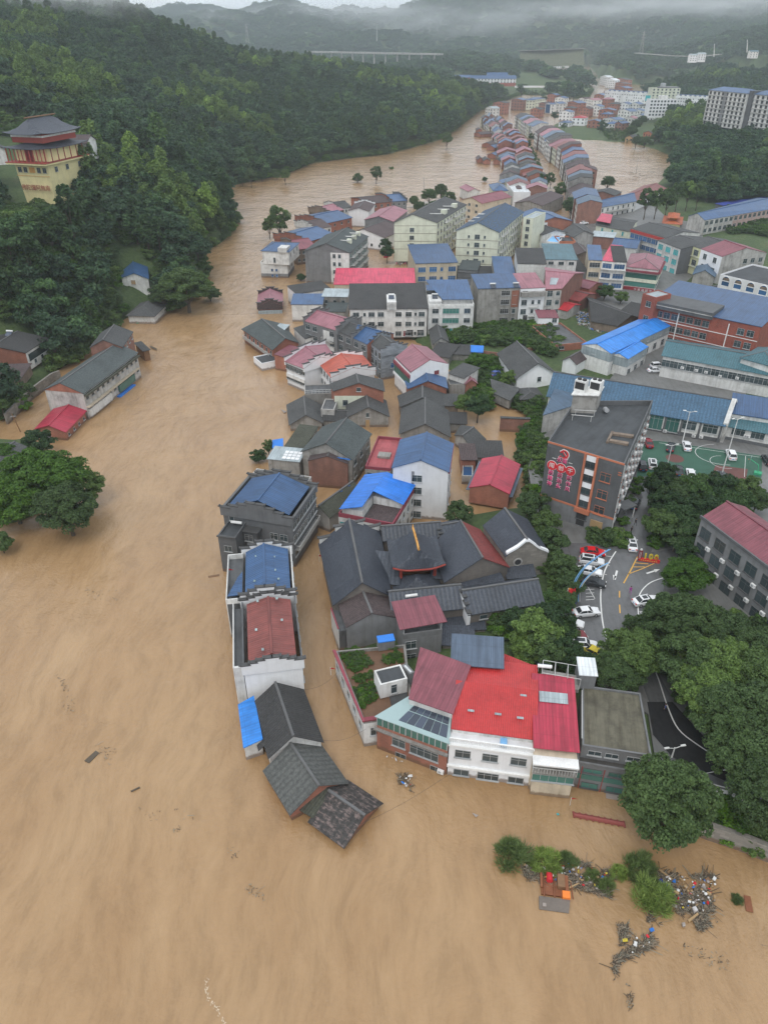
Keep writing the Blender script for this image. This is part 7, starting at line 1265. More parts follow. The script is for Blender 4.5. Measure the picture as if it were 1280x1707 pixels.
line([(1062, 928), (1050, 952), (1039, 972)], .22, 'yellowpaint', ZM); line([(1062, 928), (1084, 936)], .16, 'yellowpaint', ZM) ; line([(1057, 938), (1080, 940)], .16, 'yellowpaint', ZM); line([(1054, 945), (1074, 945)], .16, 'yellowpaint', ZM); line([(1090, 939), (1070, 948), (1046, 957)], .16, 'yellowpaint', ZM); line([(1032, 985), (1032, 996)], .2, 'yellowpaint', ZM); line([(1032, 1008), (1033, 1022)], .2, 'yellowpaint', ZM)
line([(1028, 951), (1024, 966)], .35, 'whitepaint', ZM); m = MB(); m.face([tuple(at(x, y, ZM)) for x, y in ((1021, 958), (1027, 961), (1022, 967))]); tag(m.build('road_marking', 'whitepaint'), kind='structure'); line([(1077, 956), (1092, 951)], .35, 'whitepaint', ZM); m = MB(); m.face([tuple(at(x, y, ZM)) for x, y in ((1089, 949), (1099, 949), (1092, 954))]); tag(m.build('road_marking', 'whitepaint'), kind='structure')
for y in (926, 941, 956, 968): line([(1004 - (y - 926) * .12, y), (1020 - (y - 926) * .3, y + 2)], .12, 'whitepaint', ZM)
for y in (982, 988, 994, 999): line([(976, y + 1), (990, y)], .1, 'whitepaint', ZM)
line([(980, 979), (991, 998)], .1, 'whitepaint', ZM); line([(1065, 1019), (1071, 1020)], .12, 'whitepaint', ZM); line([(1066, 1019), (1072, 1029)], .12, 'whitepaint', ZM)
c_ = at(1197, 777, 0); line([(c_.x + 5 * math.cos(t) * 1.2, c_.y + 5 * math.sin(t), ZM) for t in [R(90 + i * 15) for i in range(13)]], .12, 'whitepaint', ZM); c_ = at(1200, 790, 0); line([(c_.x + 3 * math.cos(t), c_.y + 3 * math.sin(t), ZM) for t in [R(80 + i * 17) for i in range(13)]], .1, 'whitepaint', ZM); line([(1242, 760), (1240, 795)], .1, 'whitepaint', ZM); line([(1098, 738), (1265, 762)], .1, 'whitepaint', ZM)
# ================================================================ vehicles
def carproto(kind):
 """sedan or suv along +y; body lofted through cross-sections, wheels, glass band, lamps"""
 L, Wd = (4.6, 1.8) if kind == 'sedan' else (4.6, 1.86); ys = [-2.3, -2.15, -1.6, -.9, 0, .9, 1.55, 2.1, 2.3]; belt = [.62, .86, .95, .97, .96, .95, .88, .78, .55] if kind == 'sedan' else [.7, 1.0, 1.05, 1.06, 1.04, 1.02, .95, .86, .6]
 wf = [.8, .93, 1, 1, 1, 1, .98, .9, .76]; b = MB(); rings = []
 for y, z, w_ in zip(ys, belt, wf): hw = Wd / 2 * w_; rings.append([(-hw * .93, y, .22), (hw * .93, y, .22), (hw, y, .5), (hw * .96, y, z - .06), (hw * .8, y, z), (-hw * .8, y, z), (-hw * .96, y, z - .06), (-hw, y, .5)])
 for r0, r1 in zip(rings, rings[1:]):
  for i in range(8): j = (i + 1) % 8; b.face([r0[i], r0[j], r1[j], r1[i]][::-1])
 b.face(rings[0]); b.face(rings[-1][::-1]); top = 1.42 if kind == 'sedan' else 1.68; z0 = .93 if kind == 'sedan' else 1.02
 lo = (-1.75, 1.05) if kind == 'sedan' else (-2.1, 1.05); hi = (-1.0, .25) if kind == 'sedan' else (-1.75, .3); r_ = MB(); hx = .62; r_.hexa([(-hx - .03, hi[0] - .08, top - .05), (hx + .03, hi[0] - .08, top - .05), (hx + .03, hi[1] + .08, top - .05), (-hx - .03, hi[1] + .08, top - .05)], [(-hx, hi[0], top), (hx, hi[0], top), (hx, hi[1], top), (-hx, hi[1], top)])
 g = MB(); g.hexa([(-.78, lo[0], z0 - .04), (.78, lo[0], z0 - .04), (.78, lo[1], z0 - .04), (-.78, lo[1], z0 - .04)], [(-hx, hi[0], top - .052), (hx, hi[0], top - .052), (hx, hi[1], top - .052), (-hx, hi[1], top - .052)])
 pil = MB()
 for sx in (-1, 1):
  for (yl, yh) in ((lo[0], hi[0]), (lo[1], hi[1]), (-.1, -.15)): pil.bar((sx * .79, yl, z0 - .03), (sx * hx, yh, top - .03), .045, 0, 5)
 sr = MB(); sr.box(-.42, hi[0] + .25, top - .01, .42, hi[1] - .15, top + .008)
 wh = MB(); wh.bar((-.1, 0, 0), (.1, 0, 0), .32, 0, 14); rim = MB(); rim.bar((-.105, 0, 0), (.105, 0, 0), .19, 0, 10); lamp = MB(); lamp.box(-.18, -.06, -.07, .18, .06, .07); tl = MB(); tl.box(-.18, -.06, -.08, .18, .06, .08); mi = MB(); mi.box(-.1, -.06, -.06, .1, .06, .06)
 pl = MB(); pl.box(-.22, -.02, -.06, .22, .02, .06)
 return dict(body=b, roof=r_, glass=g, pillar=pil, sunroof=sr, wheel=wh.mesh('wheel', 'tyre'), rim=rim.mesh('rim', 'metalgrey'), lamp=lamp.mesh('headlight', 'trim'), tail=tl.mesh('tail_light', 'redpaint'), mirror=mi, plate=pl.mesh('number_plate', 'bluetarp'), top=top)
CP = {k: carproto(k) for k in ('sedan', 'suv')}
def car(label, px, py, ang, col, kind='sedan', z=Z0 + .02, group=None, sun=False):
 p = CP[kind]; c = at(px, py, z + .7); o = thing('parked_car', label, 'car', (c.x, c.y, z), R(ang - 90), group)
 for nm, mt in (('body', col), ('roof', col), ('glass', 'carglass'), ('pillar', col)): bd = link(nm, cached(('car', kind, nm, mt), lambda: p[nm].mesh(nm, mt, False)), o); o_b = bd if nm == 'body' else None
 if sun: link('sunroof', cached(('car', kind, 'sr'), lambda: p['sunroof'].mesh('sunroof', 'carglass')), o)
 for x in (-.82, .82):
  for y in (-1.38, 1.42): w_ = link('wheel', p['wheel'], o); w_.location = (x, y, .33); link('rim', p['rim'], w_)
  l = link('headlight', p['lamp'], o); l.location = (x * .72, 2.22, .62); l = link('tail_light', p['tail'], o); l.location = (x * .76, -2.24, .72); l = link('mirror', cached(('car', 'm', col), lambda: p['mirror'].mesh('mirror', col)), o); l.location = (x * 1.18, .75, 1.0)
 l = link('number_plate', p['plate'], o); l.location = (0, -2.3, .55); return o
# heading angle: 0 = +x (right), 90 = away from the camera
CARS = [('white sedan driving up the lane beside the red sign', 1053, 905, 80, 'carwhite', 'sedan', 1), ('bright red sedan in the top bay by the office hedge', 988, 919, -8, 'carred', 'sedan', 0), ('white car with black sunroof parked just below the red sedan', 986, 934, -14, 'carwhite', 'suv', 1), ('white car half hidden by trees above the blue arches', 982, 951, -16, 'carwhite', 'sedan', 0), ('dark grey car under the end of the blue arch', 988, 969, -18, 'cardark', 'sedan', 0), ('white sedan with black windows parked alone below the blue arches', 977, 1019, 8, 'carwhite', 'sedan', 0), ('small white car under the trees behind the maroon car', 950, 1036, -20, 'carwhite', 'sedan', 0), ('dark maroon van under the trees at the left of the parking lot', 955, 1060, 12, 'carmaroon', 'suv', 0), ('white car with two dark roof windows at the foot of the parking lot', 972, 1074, -5, 'carwhite', 'suv', 1), ('yellow car nearly covered by foliage at the foot of the parking lot', 993, 1088, -40, 'lemon', 'sedan', 0), ('white sedan with dark roof glass turning at the right fork', 1076, 1000, 14, 'carwhite', 'sedan', 1), ('white car with sunroof at the left edge of the green court', 1087, 772, 76, 'carwhite', 'suv', 1), ('white car with red box on top against the hall wall', 1144, 742, 78, 'carwhite', 'sedan', 0), ('dark car beside the white one against the hall wall', 1118, 744, 65, 'cardark', 'sedan', 0), ('white car near the basketball hoop', 1218, 757, 80, 'carwhite', 'suv', 0), ('black car at the lower left of the green court', 1106, 778, 72, 'cardark', 'suv', 0), ('grey car between the black and white cars behind the trees', 1131, 783, 75, 'cardark', 'sedan', 0), ('white car against the tree tops at the middle of the court', 1151, 789, 78, 'carwhite', 'sedan', 0), ('dark car under the tree tops by the lamp post', 1203, 793, 78, 'cardark', 'sedan', 0), ('black car at the right edge beyond the court', 1279, 766, 85, 'cardark', 'suv', 0), ('dark red car between the office and the hall', 1080, 737, 85, 'carmaroon', 'sedan', 0), ('dark car hugging the office flank', 1070, 775, 80, 'cardark', 'suv', 0), ('white car in the alley behind the blue prefab wing', 1092, 616, 5, 'carwhite', 'sedan', 0), ('second white car in the alley nearest the teal roofed block', 1096, 609, 10, 'carwhite', 'suv', 0), ('silver car under the big trees at the lower right road', 1149, 1130, 80, 'tin', 'sedan', 0), ('dark car parked beneath the entrance canopy of the office', 1058, 838, 62, 'cardark', 'suv', 0), ('red and white car in the yard of the pale green block', 645, 426, 70, 'carred', 'sedan', 0), ('dark red car by the red shopfront in the upper street', 1140, 484, 10, 'carmaroon', 'sedan', 0), ('white car in the upper street at the bend', 973, 371, 20, 'carwhite', 'sedan', 0), ('blue car in the garden yard among scrap', 826, 622, 40, 'fabricblue', 'sedan', 0)]
for lb, x, y, an, col, kd, sr in CARS: car(lb, x, y, an, col, kd, max(Z0, 3) if y > 600 and x > 900 else 2.2 if y > 600 else 2.6, 'parked cars', bool(sr))
# ================================================================ people
def personmesh(pose, top, bottom, hair='hair'):
 J = {'stand': [(0, 0, .95), (0, 0, 1.2), (0, 0, 1.42), (0, 0, 1.52), (0, .01, 1.66), (-.19, 0, 1.4), (-.24, .02, 1.12), (-.22, .1, .87), (.19, 0, 1.4), (.24, .02, 1.12), (.22, .1, .87), (-.1, 0, .92), (-.11, .03, .5), (-.11, 0, .08), (-.11, .16, .03), (.1, 0, .92), (.11, .03, .5), (.11, 0, .08), (.11, .16, .03)],
   'walk': [(0, 0, .94), (0, .02, 1.2), (0, .03, 1.42), (0, .04, 1.52), (0, .06, 1.66), (-.19, .03, 1.4), (-.25, -.08, 1.14), (-.23, -.05, .9), (.19, .03, 1.4), (.24, .14, 1.15), (.2, .32, 1.0), (-.1, 0, .91), (-.11, .2, .52), (-.11, .22, .08), (-.11, .38, .05), (.1, 0, .91), (.11, -.05, .5), (.11, -.32, .14), (.11, -.2, .03)]}[pose]
 E_ = [(0, 1), (1, 2), (2, 3), (3, 4), (2, 5), (5, 6), (6, 7), (2, 8), (8, 9), (9, 10), (0, 11), (11, 12), (12, 13), (13, 14), (0, 15), (15, 16), (16, 17), (17, 18)]
 Rr = [.15, .13, .14, .055, .1, .06, .045, .035, .06, .045, .035, .09, .06, .045, .04, .09, .06, .045, .04]
 me = bpy.data.meshes.new('body'); me.from_pydata(J, E_, []); o = bpy.data.objects.new('tmp', me); C0.objects.link(o); md = o.modifiers.new('s', 'SKIN'); o.modifiers.new('u', 'SUBSURF').levels = 1
 for i, v in enumerate(me.skin_vertices[0].data): v.radius = (Rr[i], Rr[i] * .8); v.use_root = (i == 0)
 dg = bpy.context.evaluated_depsgraph_get(); out = bpy.data.meshes.new_from_object(o.evaluated_get(dg)); bpy.data.objects.remove(o); out.name = 'body'
 out.materials.clear()
 for k in (top, bottom, 'skin', hair): out.materials.append(M(k))
 for p in out.polygons: z = p.center.z; x = abs(p.center.x); p.material_index = 2 if (z > 1.47 or (x > .2 and z < 1.08)) else (1 if z < .93 else 0)
 out.uv_layers.new(name='uv'); return out
def hairmesh():
 m = MB(); m.ball((0, -.015, 0), .118, 0, 10, 1.0); return m.mesh('hair', 'hair', True)
HM = hairmesh()
def facemesh():
 m = MB(); m.bar((0, .1, -.02), (0, .135, -.03), .018, 0, 5)
 for x in (-.04, .04): m.ball((x, .09, .01), .015, 1, 6)
 m.box(-.03, .09, -.07, .03, .105, -.06, 2)
 for x in (-.1, .1): m.ball((x, 0, -.01), .025, 0, 6)
 return m.mesh('face', ['skin', 'black', 'pink2'])
FM = facemesh()
def handmesh():
 m = MB(); m.box(-.02, -.04, -.09, .02, .04, 0)
 for i, l in enumerate((.06, .075, .07, .055)): y = -.033 + i * .022; m.bar((0, y, -.088), (.01, y, -.088 - l), .009, 0, 5, .007)
 m.bar((0, .04, -.03), (.005, .07, -.075), .011, 0, 5, .008); return m.mesh('hand', 'skin')
HN = handmesh()
def person(label, px, py, z, rot, pose, top, bottom, group=None, umb=None):
 c = at(px, py, z); o = thing('person', label, 'person', tuple(c), R(rot), group); b = link('body', cached(('per', pose, top, bottom), lambda: personmesh(pose, top, bottom)), o)
 hd = (0, .0, 1.68) if pose == 'stand' else (0, .06, 1.68); x = link('hair', HM, o); x.location = (hd[0], hd[1] - .01, hd[2] + .03); x = link('face', FM, o); x.location = (hd[0], hd[1], hd[2] - .01)
 for hp in (((-.22, .1, .88), (.22, .1, .88)) if pose == 'stand' else ((-.23, -.05, .9), (.2, .34, .99))): x = link('hand', HN, o); x.location = hp
 if umb: m = MB(); m.bar((.2, .1, .9), (.2, .1, 2.1), .012, 0, 4); u = m.build('umbrella_stick', 'metalgrey', o)
 return o
person('person in bright purple walking down the middle of the wet yard', 1049, 990, Z0, 170, 'walk', 'purple', 'purple'); person('person in black walking up the lane above the white sedan', 1058, 876, Z0, 10, 'walk', 'darkcloth', 'darkcloth'); person('person in dark clothes beside the lane just above the white sedan', 1051, 889, Z0, 30, 'stand', 'darkcloth', 'tyre'); person('person in dark blue on the wet road right of the mossy flat roof', 1106, 1187, Z0, 60, 'stand', 'fabricblue', 'darkcloth')
for i in range(11): person('bystander watching the flood from behind the curved yard wall', 661 + i * 2.9, 443.5 + (i * 7 % 5) * .5, 2.4, 180 + i * 17 % 50, 'stand', ['pink2', 'darkcloth', 'fabricblue', 'white', 'redtrim'][i % 5], 'darkcloth', 'bystanders behind the curved yard wall')
# ================================================================ yard furniture
def lamp(label, bx, by, tx, ty, arms=2, z=Z0):
 b = at(bx, by, z); hgt = zof(bx, by, ty, z) - z; o = thing('street_lamp', label, 'street lamp', (b.x, b.y, z), rnd.uniform(-.3, .3)); m = MB(); m.bar((0, 0, 0), (0, 0, hgt), .12, 0, 8, .07); m.build('pole', 'trim', o)
 for s in ((-1, 1) if arms == 2 else (1,)):
  m = MB(); m.bar((0, 0, hgt - .2), (s * 1.2, 0, hgt + .15), .05, 0, 6); a_ = m.build('arm', 'trim', o); m = MB(); m.box(s * 1.2 - .35, -.14, hgt + .1, s * 1.2 + .35, .14, hgt + .2); m.build('lamp_head', 'plastic', a_)
lamp('tall court lamp post standing before the blue hall windows', 1137, 736, 1148, 686); lamp('tall court lamp post at the right end of the court', 1201, 795, 1222, 698); lamp('short yard lamp post at the front edge of the green court', 1111, 778, 1121, 742); lamp('white two armed lamp above the trees by the lane', 1100, 850, 1104, 826); lamp('white two armed lamp with blue head above the dark road', 1119, 1262, 1128, 1246)
# basketball stand
c = at(1262, 790, Z0); o = thing('basketball_hoop', 'bright green wheeled basketball stand at the right end of the court', 'basketball hoop', (c.x, c.y, Z0), R(150)); m = MB(); m.box(-.8, -.6, 0, .8, .6, .45); m.build('base', 'greenplastic', o); m = MB(); m.bar((0, 0, .4), (.4, 0, 2.2), .1); m.bar((.4, 0, 2.2), (2.2, 0, 3.1), .08); m.build('arm', 'greenplastic', o); m = MB(); m.box(2.2, -.9, 2.7, 2.26, .9, 3.8); bb = m.build('backboard', 'clearroof', o); m = MB()
for i in range(12): a0, a1 = 2 * math.pi * i / 12, 2 * math.pi * (i + 1) / 12; m.bar((2.52 + .23 * math.cos(a0), .23 * math.sin(a0), 3.0), (2.52 + .23 * math.cos(a1), .23 * math.sin(a1), 3.0), .02, 0, 4)
m.build('rim', 'orange', bb)
# anniversary sign
c = at(1081, 936, Z0); o = thing('anniversary_sign', 'red sign base carrying yellow numerals 100 beside a red panel with white strokes', 'sign', (c.x, c.y, Z0), R(-14)); o.scale = (.62, .62, .62); m = MB(); m.box(-3.0, -.35, 0, 3.0, .35, .9); b_ = m.build('base', 'redpaint', o); m = MB()
for i in range(8): m.box(-2.5 + i * .62, -.39, .35, -2.1 + i * .62, -.351, .6)
m.build('lettering', 'yellowpaint', b_)
for i, ch in enumerate('100'): me = glyph(ch, 2.5, 'lemon', .22, 'numeral', .09); me.transform(Matrix.Rotation(math.pi / 2, 4, 'X')); n_ = link('numeral', me, o); n_.location = (-1.3 + i * 1.55, 0, 1.75)
me = emblem(.5, -.08).mesh('emblem', 'redpaint'); n_ = link('emblem', me, o); n_.location = (1.8, -.26, 1.75)
m = MB(); m.box(-3.4, -.2, .0, -2.3, .2, 3.6); p_ = m.build('panel', 'darkred', o); m = MB(); m.box(-3.1, -.23, .6, -3.0, -.201, 3.2); m.box(-2.75, -.23, .6, -2.65, -.201, 3.2); m.build('stroke', 'whitepaint', p_); m = MB(); m.ball((-2.85, 0, 3.9), .38, 0, 10); m.ball((-3.5, 0, .3), .25, 0, 8); m.build('cap', 'whitepaint', p_)
# blue arches
for i, (bx, by, pts_) in enumerate([(963, 1003, [(0, 0), (-.2, 3), (.7, 5.2), (2.2, 7.0), (4.0, 8.2)]), (960, 1000, [(-.8, 0), (-1.0, 3.6), (0, 6.6), (1.8, 8.8), (4.0, 10.6)])]):
 c = at(bx, by, Z0); o = thing('arched_pole', ['inner curved blue and white striped arch pole over the parking bays', 'outer taller curved blue arch pole over the parking bays'][i], 'arch', (c.x, c.y, Z0), R(5)); q = smooth([(a, 0, b) for a, b in pts_], 5); m = MB(); m2 = MB()
 for a, b in zip(q, q[1:]): m.bar(a, b, .085, 0, 6); m2.bar((a[0] + .3, .05, a[2]), (b[0] + .3, .05, b[2]), .06, 0, 6)
 m.build('tube', 'skyblue', o); m2.build('tube', 'whitepaint' if i == 0 else 'skyblue', o)
c = at(941, 1012, Z0); o = thing('flag', 'red flag with small yellow star on a short pole at the lot corner', 'flag', (c.x, c.y, Z0), R(20)); m = MB(); m.bar((0, 0, 0), (0, 0, 4.2), .05); m.build('pole', 'trim', o); m = MB(); k = 6
for i in range(k):
 for j in range(4): f = lambda a, b: (a / k * 1.7, .18 * math.sin(a * 1.3 + b * .5), 4.1 - b * .3 - a * .07); m.face([f(i, j), f(i, j + 1), f(i + 1, j + 1), f(i + 1, j)])
fl = m.build('cloth', 'redpaint', o); m = MB(); m.ball((.35, .05, 3.85), .13, 0, 6); m.build('star', 'lemon', fl)
for i, (x, y) in enumerate([(956, 1006), (946, 1014)]):
 c = at(x, y, Z0); o = thing('wheelie_bin', ['green lidded bin with blue body beside the arch foot', 'dark green bin below the red flag'][i], 'bin', (c.x, c.y, Z0), R(20)); m = MB(); m.hexa([(-.25, -.3, .1), (.25, -.3, .1), (.25, .3, .1), (-.25, .3, .1)], [(-.32, -.38, 1.0), (.32, -.38, 1.0), (.32, .38, 1.0), (-.32, .38, 1.0)]); m.build('body', ['fabricblue', 'greenplastic'][i], o); m = MB(); m.box(-.35, -.42, 1.001, .35, .42, 1.1); m.build('lid', 'greenplastic', o)
h = House('entrance_canopy', 'dark entrance canopy projecting from the flank of the grey office', 'canopy', (1040, 850), (1062, 842), (1057, 828), 6.2, g=Z0); h.quad('roof', 'darkgrey', [(0, 0, h.H), (1, 0, h.H), (1, 1, h.H), (0, 1, h.H)], .25)
for a, b in ((.9, .1), (.9, .9)): h.box('post', 'trim', a, b, a + .05, b + .05, 0, h.H - .25)
# poles
for lb, bx, by, ty in (('leaning utility pole in the flood at the left bank', 36, 720, 689), ('utility pole in the flood beside the left bank channel', 106, 608, 583), ('thin pole standing in the river before the tree island', 706, 322, 296), ('tall pole by the pond right of the terrace rows', 1059, 290, 265), ('pole on the meadow below the white rows', 1070, 208, 196), ('concrete pole among the street trees at the bend', 957, 366, 348), ('pole at the flooded street head', 847, 205, 190)):
 b = at(bx, by, 0); zt = zof(bx, by, ty, 0); o = thing('utility_pole', lb, 'pole', (b.x, b.y, -1)); m = MB(); m.bar((0, 0, 0), (0, 0, zt + 1), .16, 0, 6, .11); m.build('pole', 'wood' if 'leaning' in lb else 'concrete', o); m = MB(); m.bar((-.8, 0, zt + .2), (.8, 0, zt + .2), .06); m.build('cross_arm', 'metalgrey', o)
 if 'leaning' in lb: o.rotation_euler = (0, R(-9), 0)
# ================================================================ single trees (crown centre in the photo, radius in metres)
def T_(kind, x, y, rad, label, z=None, group=None, hs=1.0, name='tree'):
 c, t, Rr, Ht, H0 = treeproto(kind); s = rad / Rr; g = 3.0 if z is None else z; hh = (H0 + (Ht - H0) * .5) * s * hs
 p = at(x, y, g + hh); return tree(kind, (p.x, p.y, g - .1), rad, label, name, 'tree' if name == 'tree' else 'bush', group, hs)
T_('big_1', 1115, 1335, 5.3, 'large full green tree overhanging the flood at the lower right river wall', .5, hs=1.1)
BT = [(1050, 1085, 4.6), (1122, 1038, 5.2), (1165, 1045, 5.2), (1212, 1068, 5.2), (1265, 1100, 5.2), (1160, 1108, 5.4), (1195, 1110, 5.8), (1245, 1135, 5.6), (1190, 1160, 5.2), (1215, 1190, 5.6), (1268, 1200, 5.6), (1245, 1260, 5.0), (1285, 1320, 5.2), (1022, 1120, 3.6), (1045, 1122, 3.0), (1150, 1022, 3.6)]
for i, (x, y, r) in enumerate(BT): T_(['big_2', 'big_3', 'big_1'][i % 3], x, y, r * .9, 'big green tree in the dense grove right of the parking lot', group='big trees in the dense grove right of the parking lot')
T_('bigbright_1', 1143, 958, 3.8, 'rounded bright green tree at the fork below the grey right hand block')
for i, (x, y, r) in enumerate([(1100, 808, 3.2), (1128, 825, 3.4), (1160, 815, 3.8), (1195, 812, 3.6), (1245, 818, 3.2), (1225, 838, 3.4), (1108, 838, 3.2), (1100, 872, 3.2), (1130, 868, 3.6), (1165, 850, 3.6), (1128, 893, 2.8), (1155, 890, 3.2), (1195, 850, 3.2), (1180, 878, 2.6), (1148, 915, 2.4), (1110, 785, 2.2), (1262, 832, 2.6)]): T_(['darkround_1', 'round_1', 'darkround_2'][i % 3], x, y, r, 'rounded dense tree in the planted island below the green court', group='rounded trees in the planted island below the court')
for i, (x, y, r) in enumerate([(893, 842, 3.0), (912, 872, 2.6), (922, 905, 2.9), (935, 938, 2.4), (948, 955, 2.2), (950, 976, 2.2), (880, 838, 2.6), (940, 1000, 1.9)]): T_(['round_1', 'round_2'][i % 2], x, y, r, f'round street tree between brick wall and office, {ordn(i)} from the top', 2.6)
for i, (x, y, r) in enumerate([(868, 1035, 2.8), (893, 1050, 3.6), (925, 1030, 3.2), (940, 1048, 2.2), (910, 1078, 3.0), (940, 1085, 2.6), (960, 1100, 2.2), (880, 1080, 2.4), (988, 1112, 2), (915, 1000, 1.8)]): T_(['darkround_2', 'round_2', 'darkround_1'][i % 3], x, y, r, 'dense tree in the clump behind the scarlet roof, left of the parking lot', 2.6, 'trees in the clump behind the scarlet roof')
for i, (x, y, r) in enumerate([(1060, 815, 1.4), (1052, 835, 1.3), (1037, 868, 1.2), (1030, 900, 1.1), (1014, 899, .8), (998, 896, .8), (984, 892, .7), (1020, 893, .7), (1062, 800, 1.2)]): T_(['brightbush_1', 'bush_1'][i % 2], x, y, r, f'clipped bush at the foot of the grey office, {ordn(i)} of its line', 3, name='bush')
for x, y, r, lb, z, k in [(797, 677, 3.2, 'dark dense tree beside the flooded garden pool', .6, 'darkround_1'), (775, 672, 2.6, 'lighter spreading bush tree left of the dark one at the pool', .6, 'round_1'), (797, 602, 3.4, 'broad light green tree in the walled garden', 1, 'bigbright_2'), (848, 630, 2.4, 'green tree leaning on the steep roofed garden house', 1, 'round_2'), (765, 856, 2.6, 'tree behind the temple between pale houses', 1, 'round_1'), (1008, 486, 3.0, 'dark round tree at the foot of the corner shops', 1.5, 'darkround_1'), (1035, 495, 2.4, 'lighter round tree at the foot of the corner shops', 1.5, 'round_1'), (953, 343, 5.0, 'big green street tree at the bend of the flooded street', 1, 'big_1'), (1013, 303, 4.2, 'green tree climbing the brick house by the pond', 0, 'big_2'), (867, 1048, 1.6, 'small bright bush by the temple front wing', 1.5, 'brightbush_1'), (1017, 408, 1.8, 'light green bush on the brick block', 1.5, 'round_1'), (760, 458, 1.5, 'small climbing green bush by the beige building', 1.5, 'round_1'), (700, 478, 1.5, 'green bush by the end of the pinkish red roof', 1, 'round_2'),
 (466, 368, 5.2, 'tree standing in the river left of the stepped gables', -1, 'tall_1'), (448, 375, 3.2, 'smaller tree beside the one left of the stepped gables', -1, 'tall_2'), (430, 760, 1.9, 'dark bush in the flood below the light blue tarp', -1, 'darkround_1'), (447, 744, 1.4, 'slender bush in the flood near the light blue tarp', -1, 'tall_1'), (502, 462, 1.9, 'dark bush at the base of the blank grey gable', -1, 'darkround_2'), (645, 420, 3.2, 'dark tree in the yard of the pale green block', 1, 'darkround_1'), (643, 405, 2.6, 'dark tree behind the yard tree', 1, 'darkround_2'), (12, 655, 2.0, 'round shrub on the bank house terrace', 3, 'darkround_1'), (2, 675, 1.8, 'shrub at the left edge of the bank terrace', 3, 'round_1'), (892, 350, 0, '', 0, ''),
 (745, 232, 4.2, 'sparse half bare tree in the river before the wooded point', -1.5, 'tall_2'), (596, 297, 3.4, 'low round tree top in the river', -2, 'round_1'), (627, 289, 3.6, 'taller tree top in the river right of the low one', -2, 'tall_1'), (652, 281, 1.8, 'flat clump of grass in the river', -1, 'brightbush_1'), (808, 299, 1.9, 'small dark tree at the water below the left terrace', -1, 'darkround_1'), (418, 293, 3.6, 'round tree at the flooded shore, leftmost of its line', -1, 'tall_1'), (436, 293, 3.4, 'round tree at the flooded shore, second of its line', -1, 'darkround_1'), (462, 293, 2.6, 'square topped tree at the flooded shore, third of its line', -1, 'round_1'), (475, 292, 3.0, 'round tree at the flooded shore, rightmost of its line', -1, 'tall_2'), (404, 300, 3, 'dark tree at the corner of the wooded point', 0, 'darkround_1')]:
 if r: T_(k, x, y, r, lb, z)
for i, (x, y, r) in enumerate([(700, 345, 3.4), (715, 325, 4.2), (735, 318, 4.2), (748, 330, 4), (722, 345, 4), (690, 335, 3)]): T_('big_%d' % (1 + i % 3), x, y, r, 'green tree on the small island above the pale green block', -.5, 'trees on the small island above the pale green block')
for i, (x, y, r) in enumerate([(880, 240, 2.6), (884, 252, 2.6), (889, 262, 2.8), (893, 272, 3.0), (897, 280, 2.4), (886, 228, 2.6), (905, 303, 3.8), (918, 298, 3), (934, 316, 3.4)]): T_('tall_%d' % (1 + i % 2), x, y, r, f'bright street tree standing in the flooded street, {ordn(i)} counting toward the camera', -1)
T_('big_3', 310, 478, 9.0, 'very large spreading tree on the left bank reaching over the river', .5, hs=.75)
T_('big_1', 350, 488, 4.0, 'drooping tree at the water beside the very large spreading tree', -.5, hs=.7); T_('big_2', 270, 490, 4.5, 'tree between the navy roofed hill house and the spreading tree', 1)
for i, (x, y, r, k, lb) in enumerate([(70, 800, 8.2, 'bigbright_1', 'huge bright green tree standing in the flood at the left edge'), (20, 830, 6.5, 'bigbright_2', 'bright green tree joined to the huge one at the left edge'), (110, 845, 5.6, 'big_2', 'darker green tree at the river side of the huge bright tree'), (140, 810, 4.0, 'big_1', 'small dark tree at the right tip of the left edge clump'), (65, 735, 3.4, 'darkround_2', 'dark round tree just above the huge bright tree'), (5, 765, 4.0, 'bigbright_1', 'bright tree at the left edge above the huge tree'), (2, 905, 2.2, 'round_1', 'small tree cut by the left edge below the huge tree')]): T_(k, x, y, r, lb, -.5)
for i in range(11): T_('tall_%d' % (1 + i % 2), 1078 + i * 17.5, 333 - i * 4.2 + (i % 3) * 4, 4.3, 'tall park tree in the row behind the pagoda gatehouse', 2, 'tall park trees behind the pagoda gatehouse')
for i, (x, y, r) in enumerate([(1105, 255, 0), (1160, 250, 7), (1060, 208, 5), (1052, 218, 5), (1070, 200, 5), (1110, 215, 5), (1125, 222, 6), (1140, 205, 7), (1155, 215, 7), (1092, 228, 4.5), (1075, 234, 4), (1060, 235, 4)]):
 if r: T_('big_%d' % (1 + i % 3), x, y, r, 'dark tree in the meadow clump below the white apartment rows', 1, 'dark trees in the meadow clump below the white rows')
for i, (x, y, r) in enumerate([(917, 148, 9), (930, 147, 9), (943, 149, 10), (957, 150, 10), (968, 153, 9), (950, 156, 8), (870, 150, 8), (1160, 150, 8), (1150, 148, 7), (1072, 145, 6), (905, 163, 5), (1005, 208, 4), (925, 193, 4), (940, 210, 3), (1000, 214, 3)]): T_('forest_%d' % (1 + i % 3), x, y, r, 'dark tree of the scattered clumps in the flooded fields beyond the rows', 1, 'trees in the flooded fields beyond the rows')
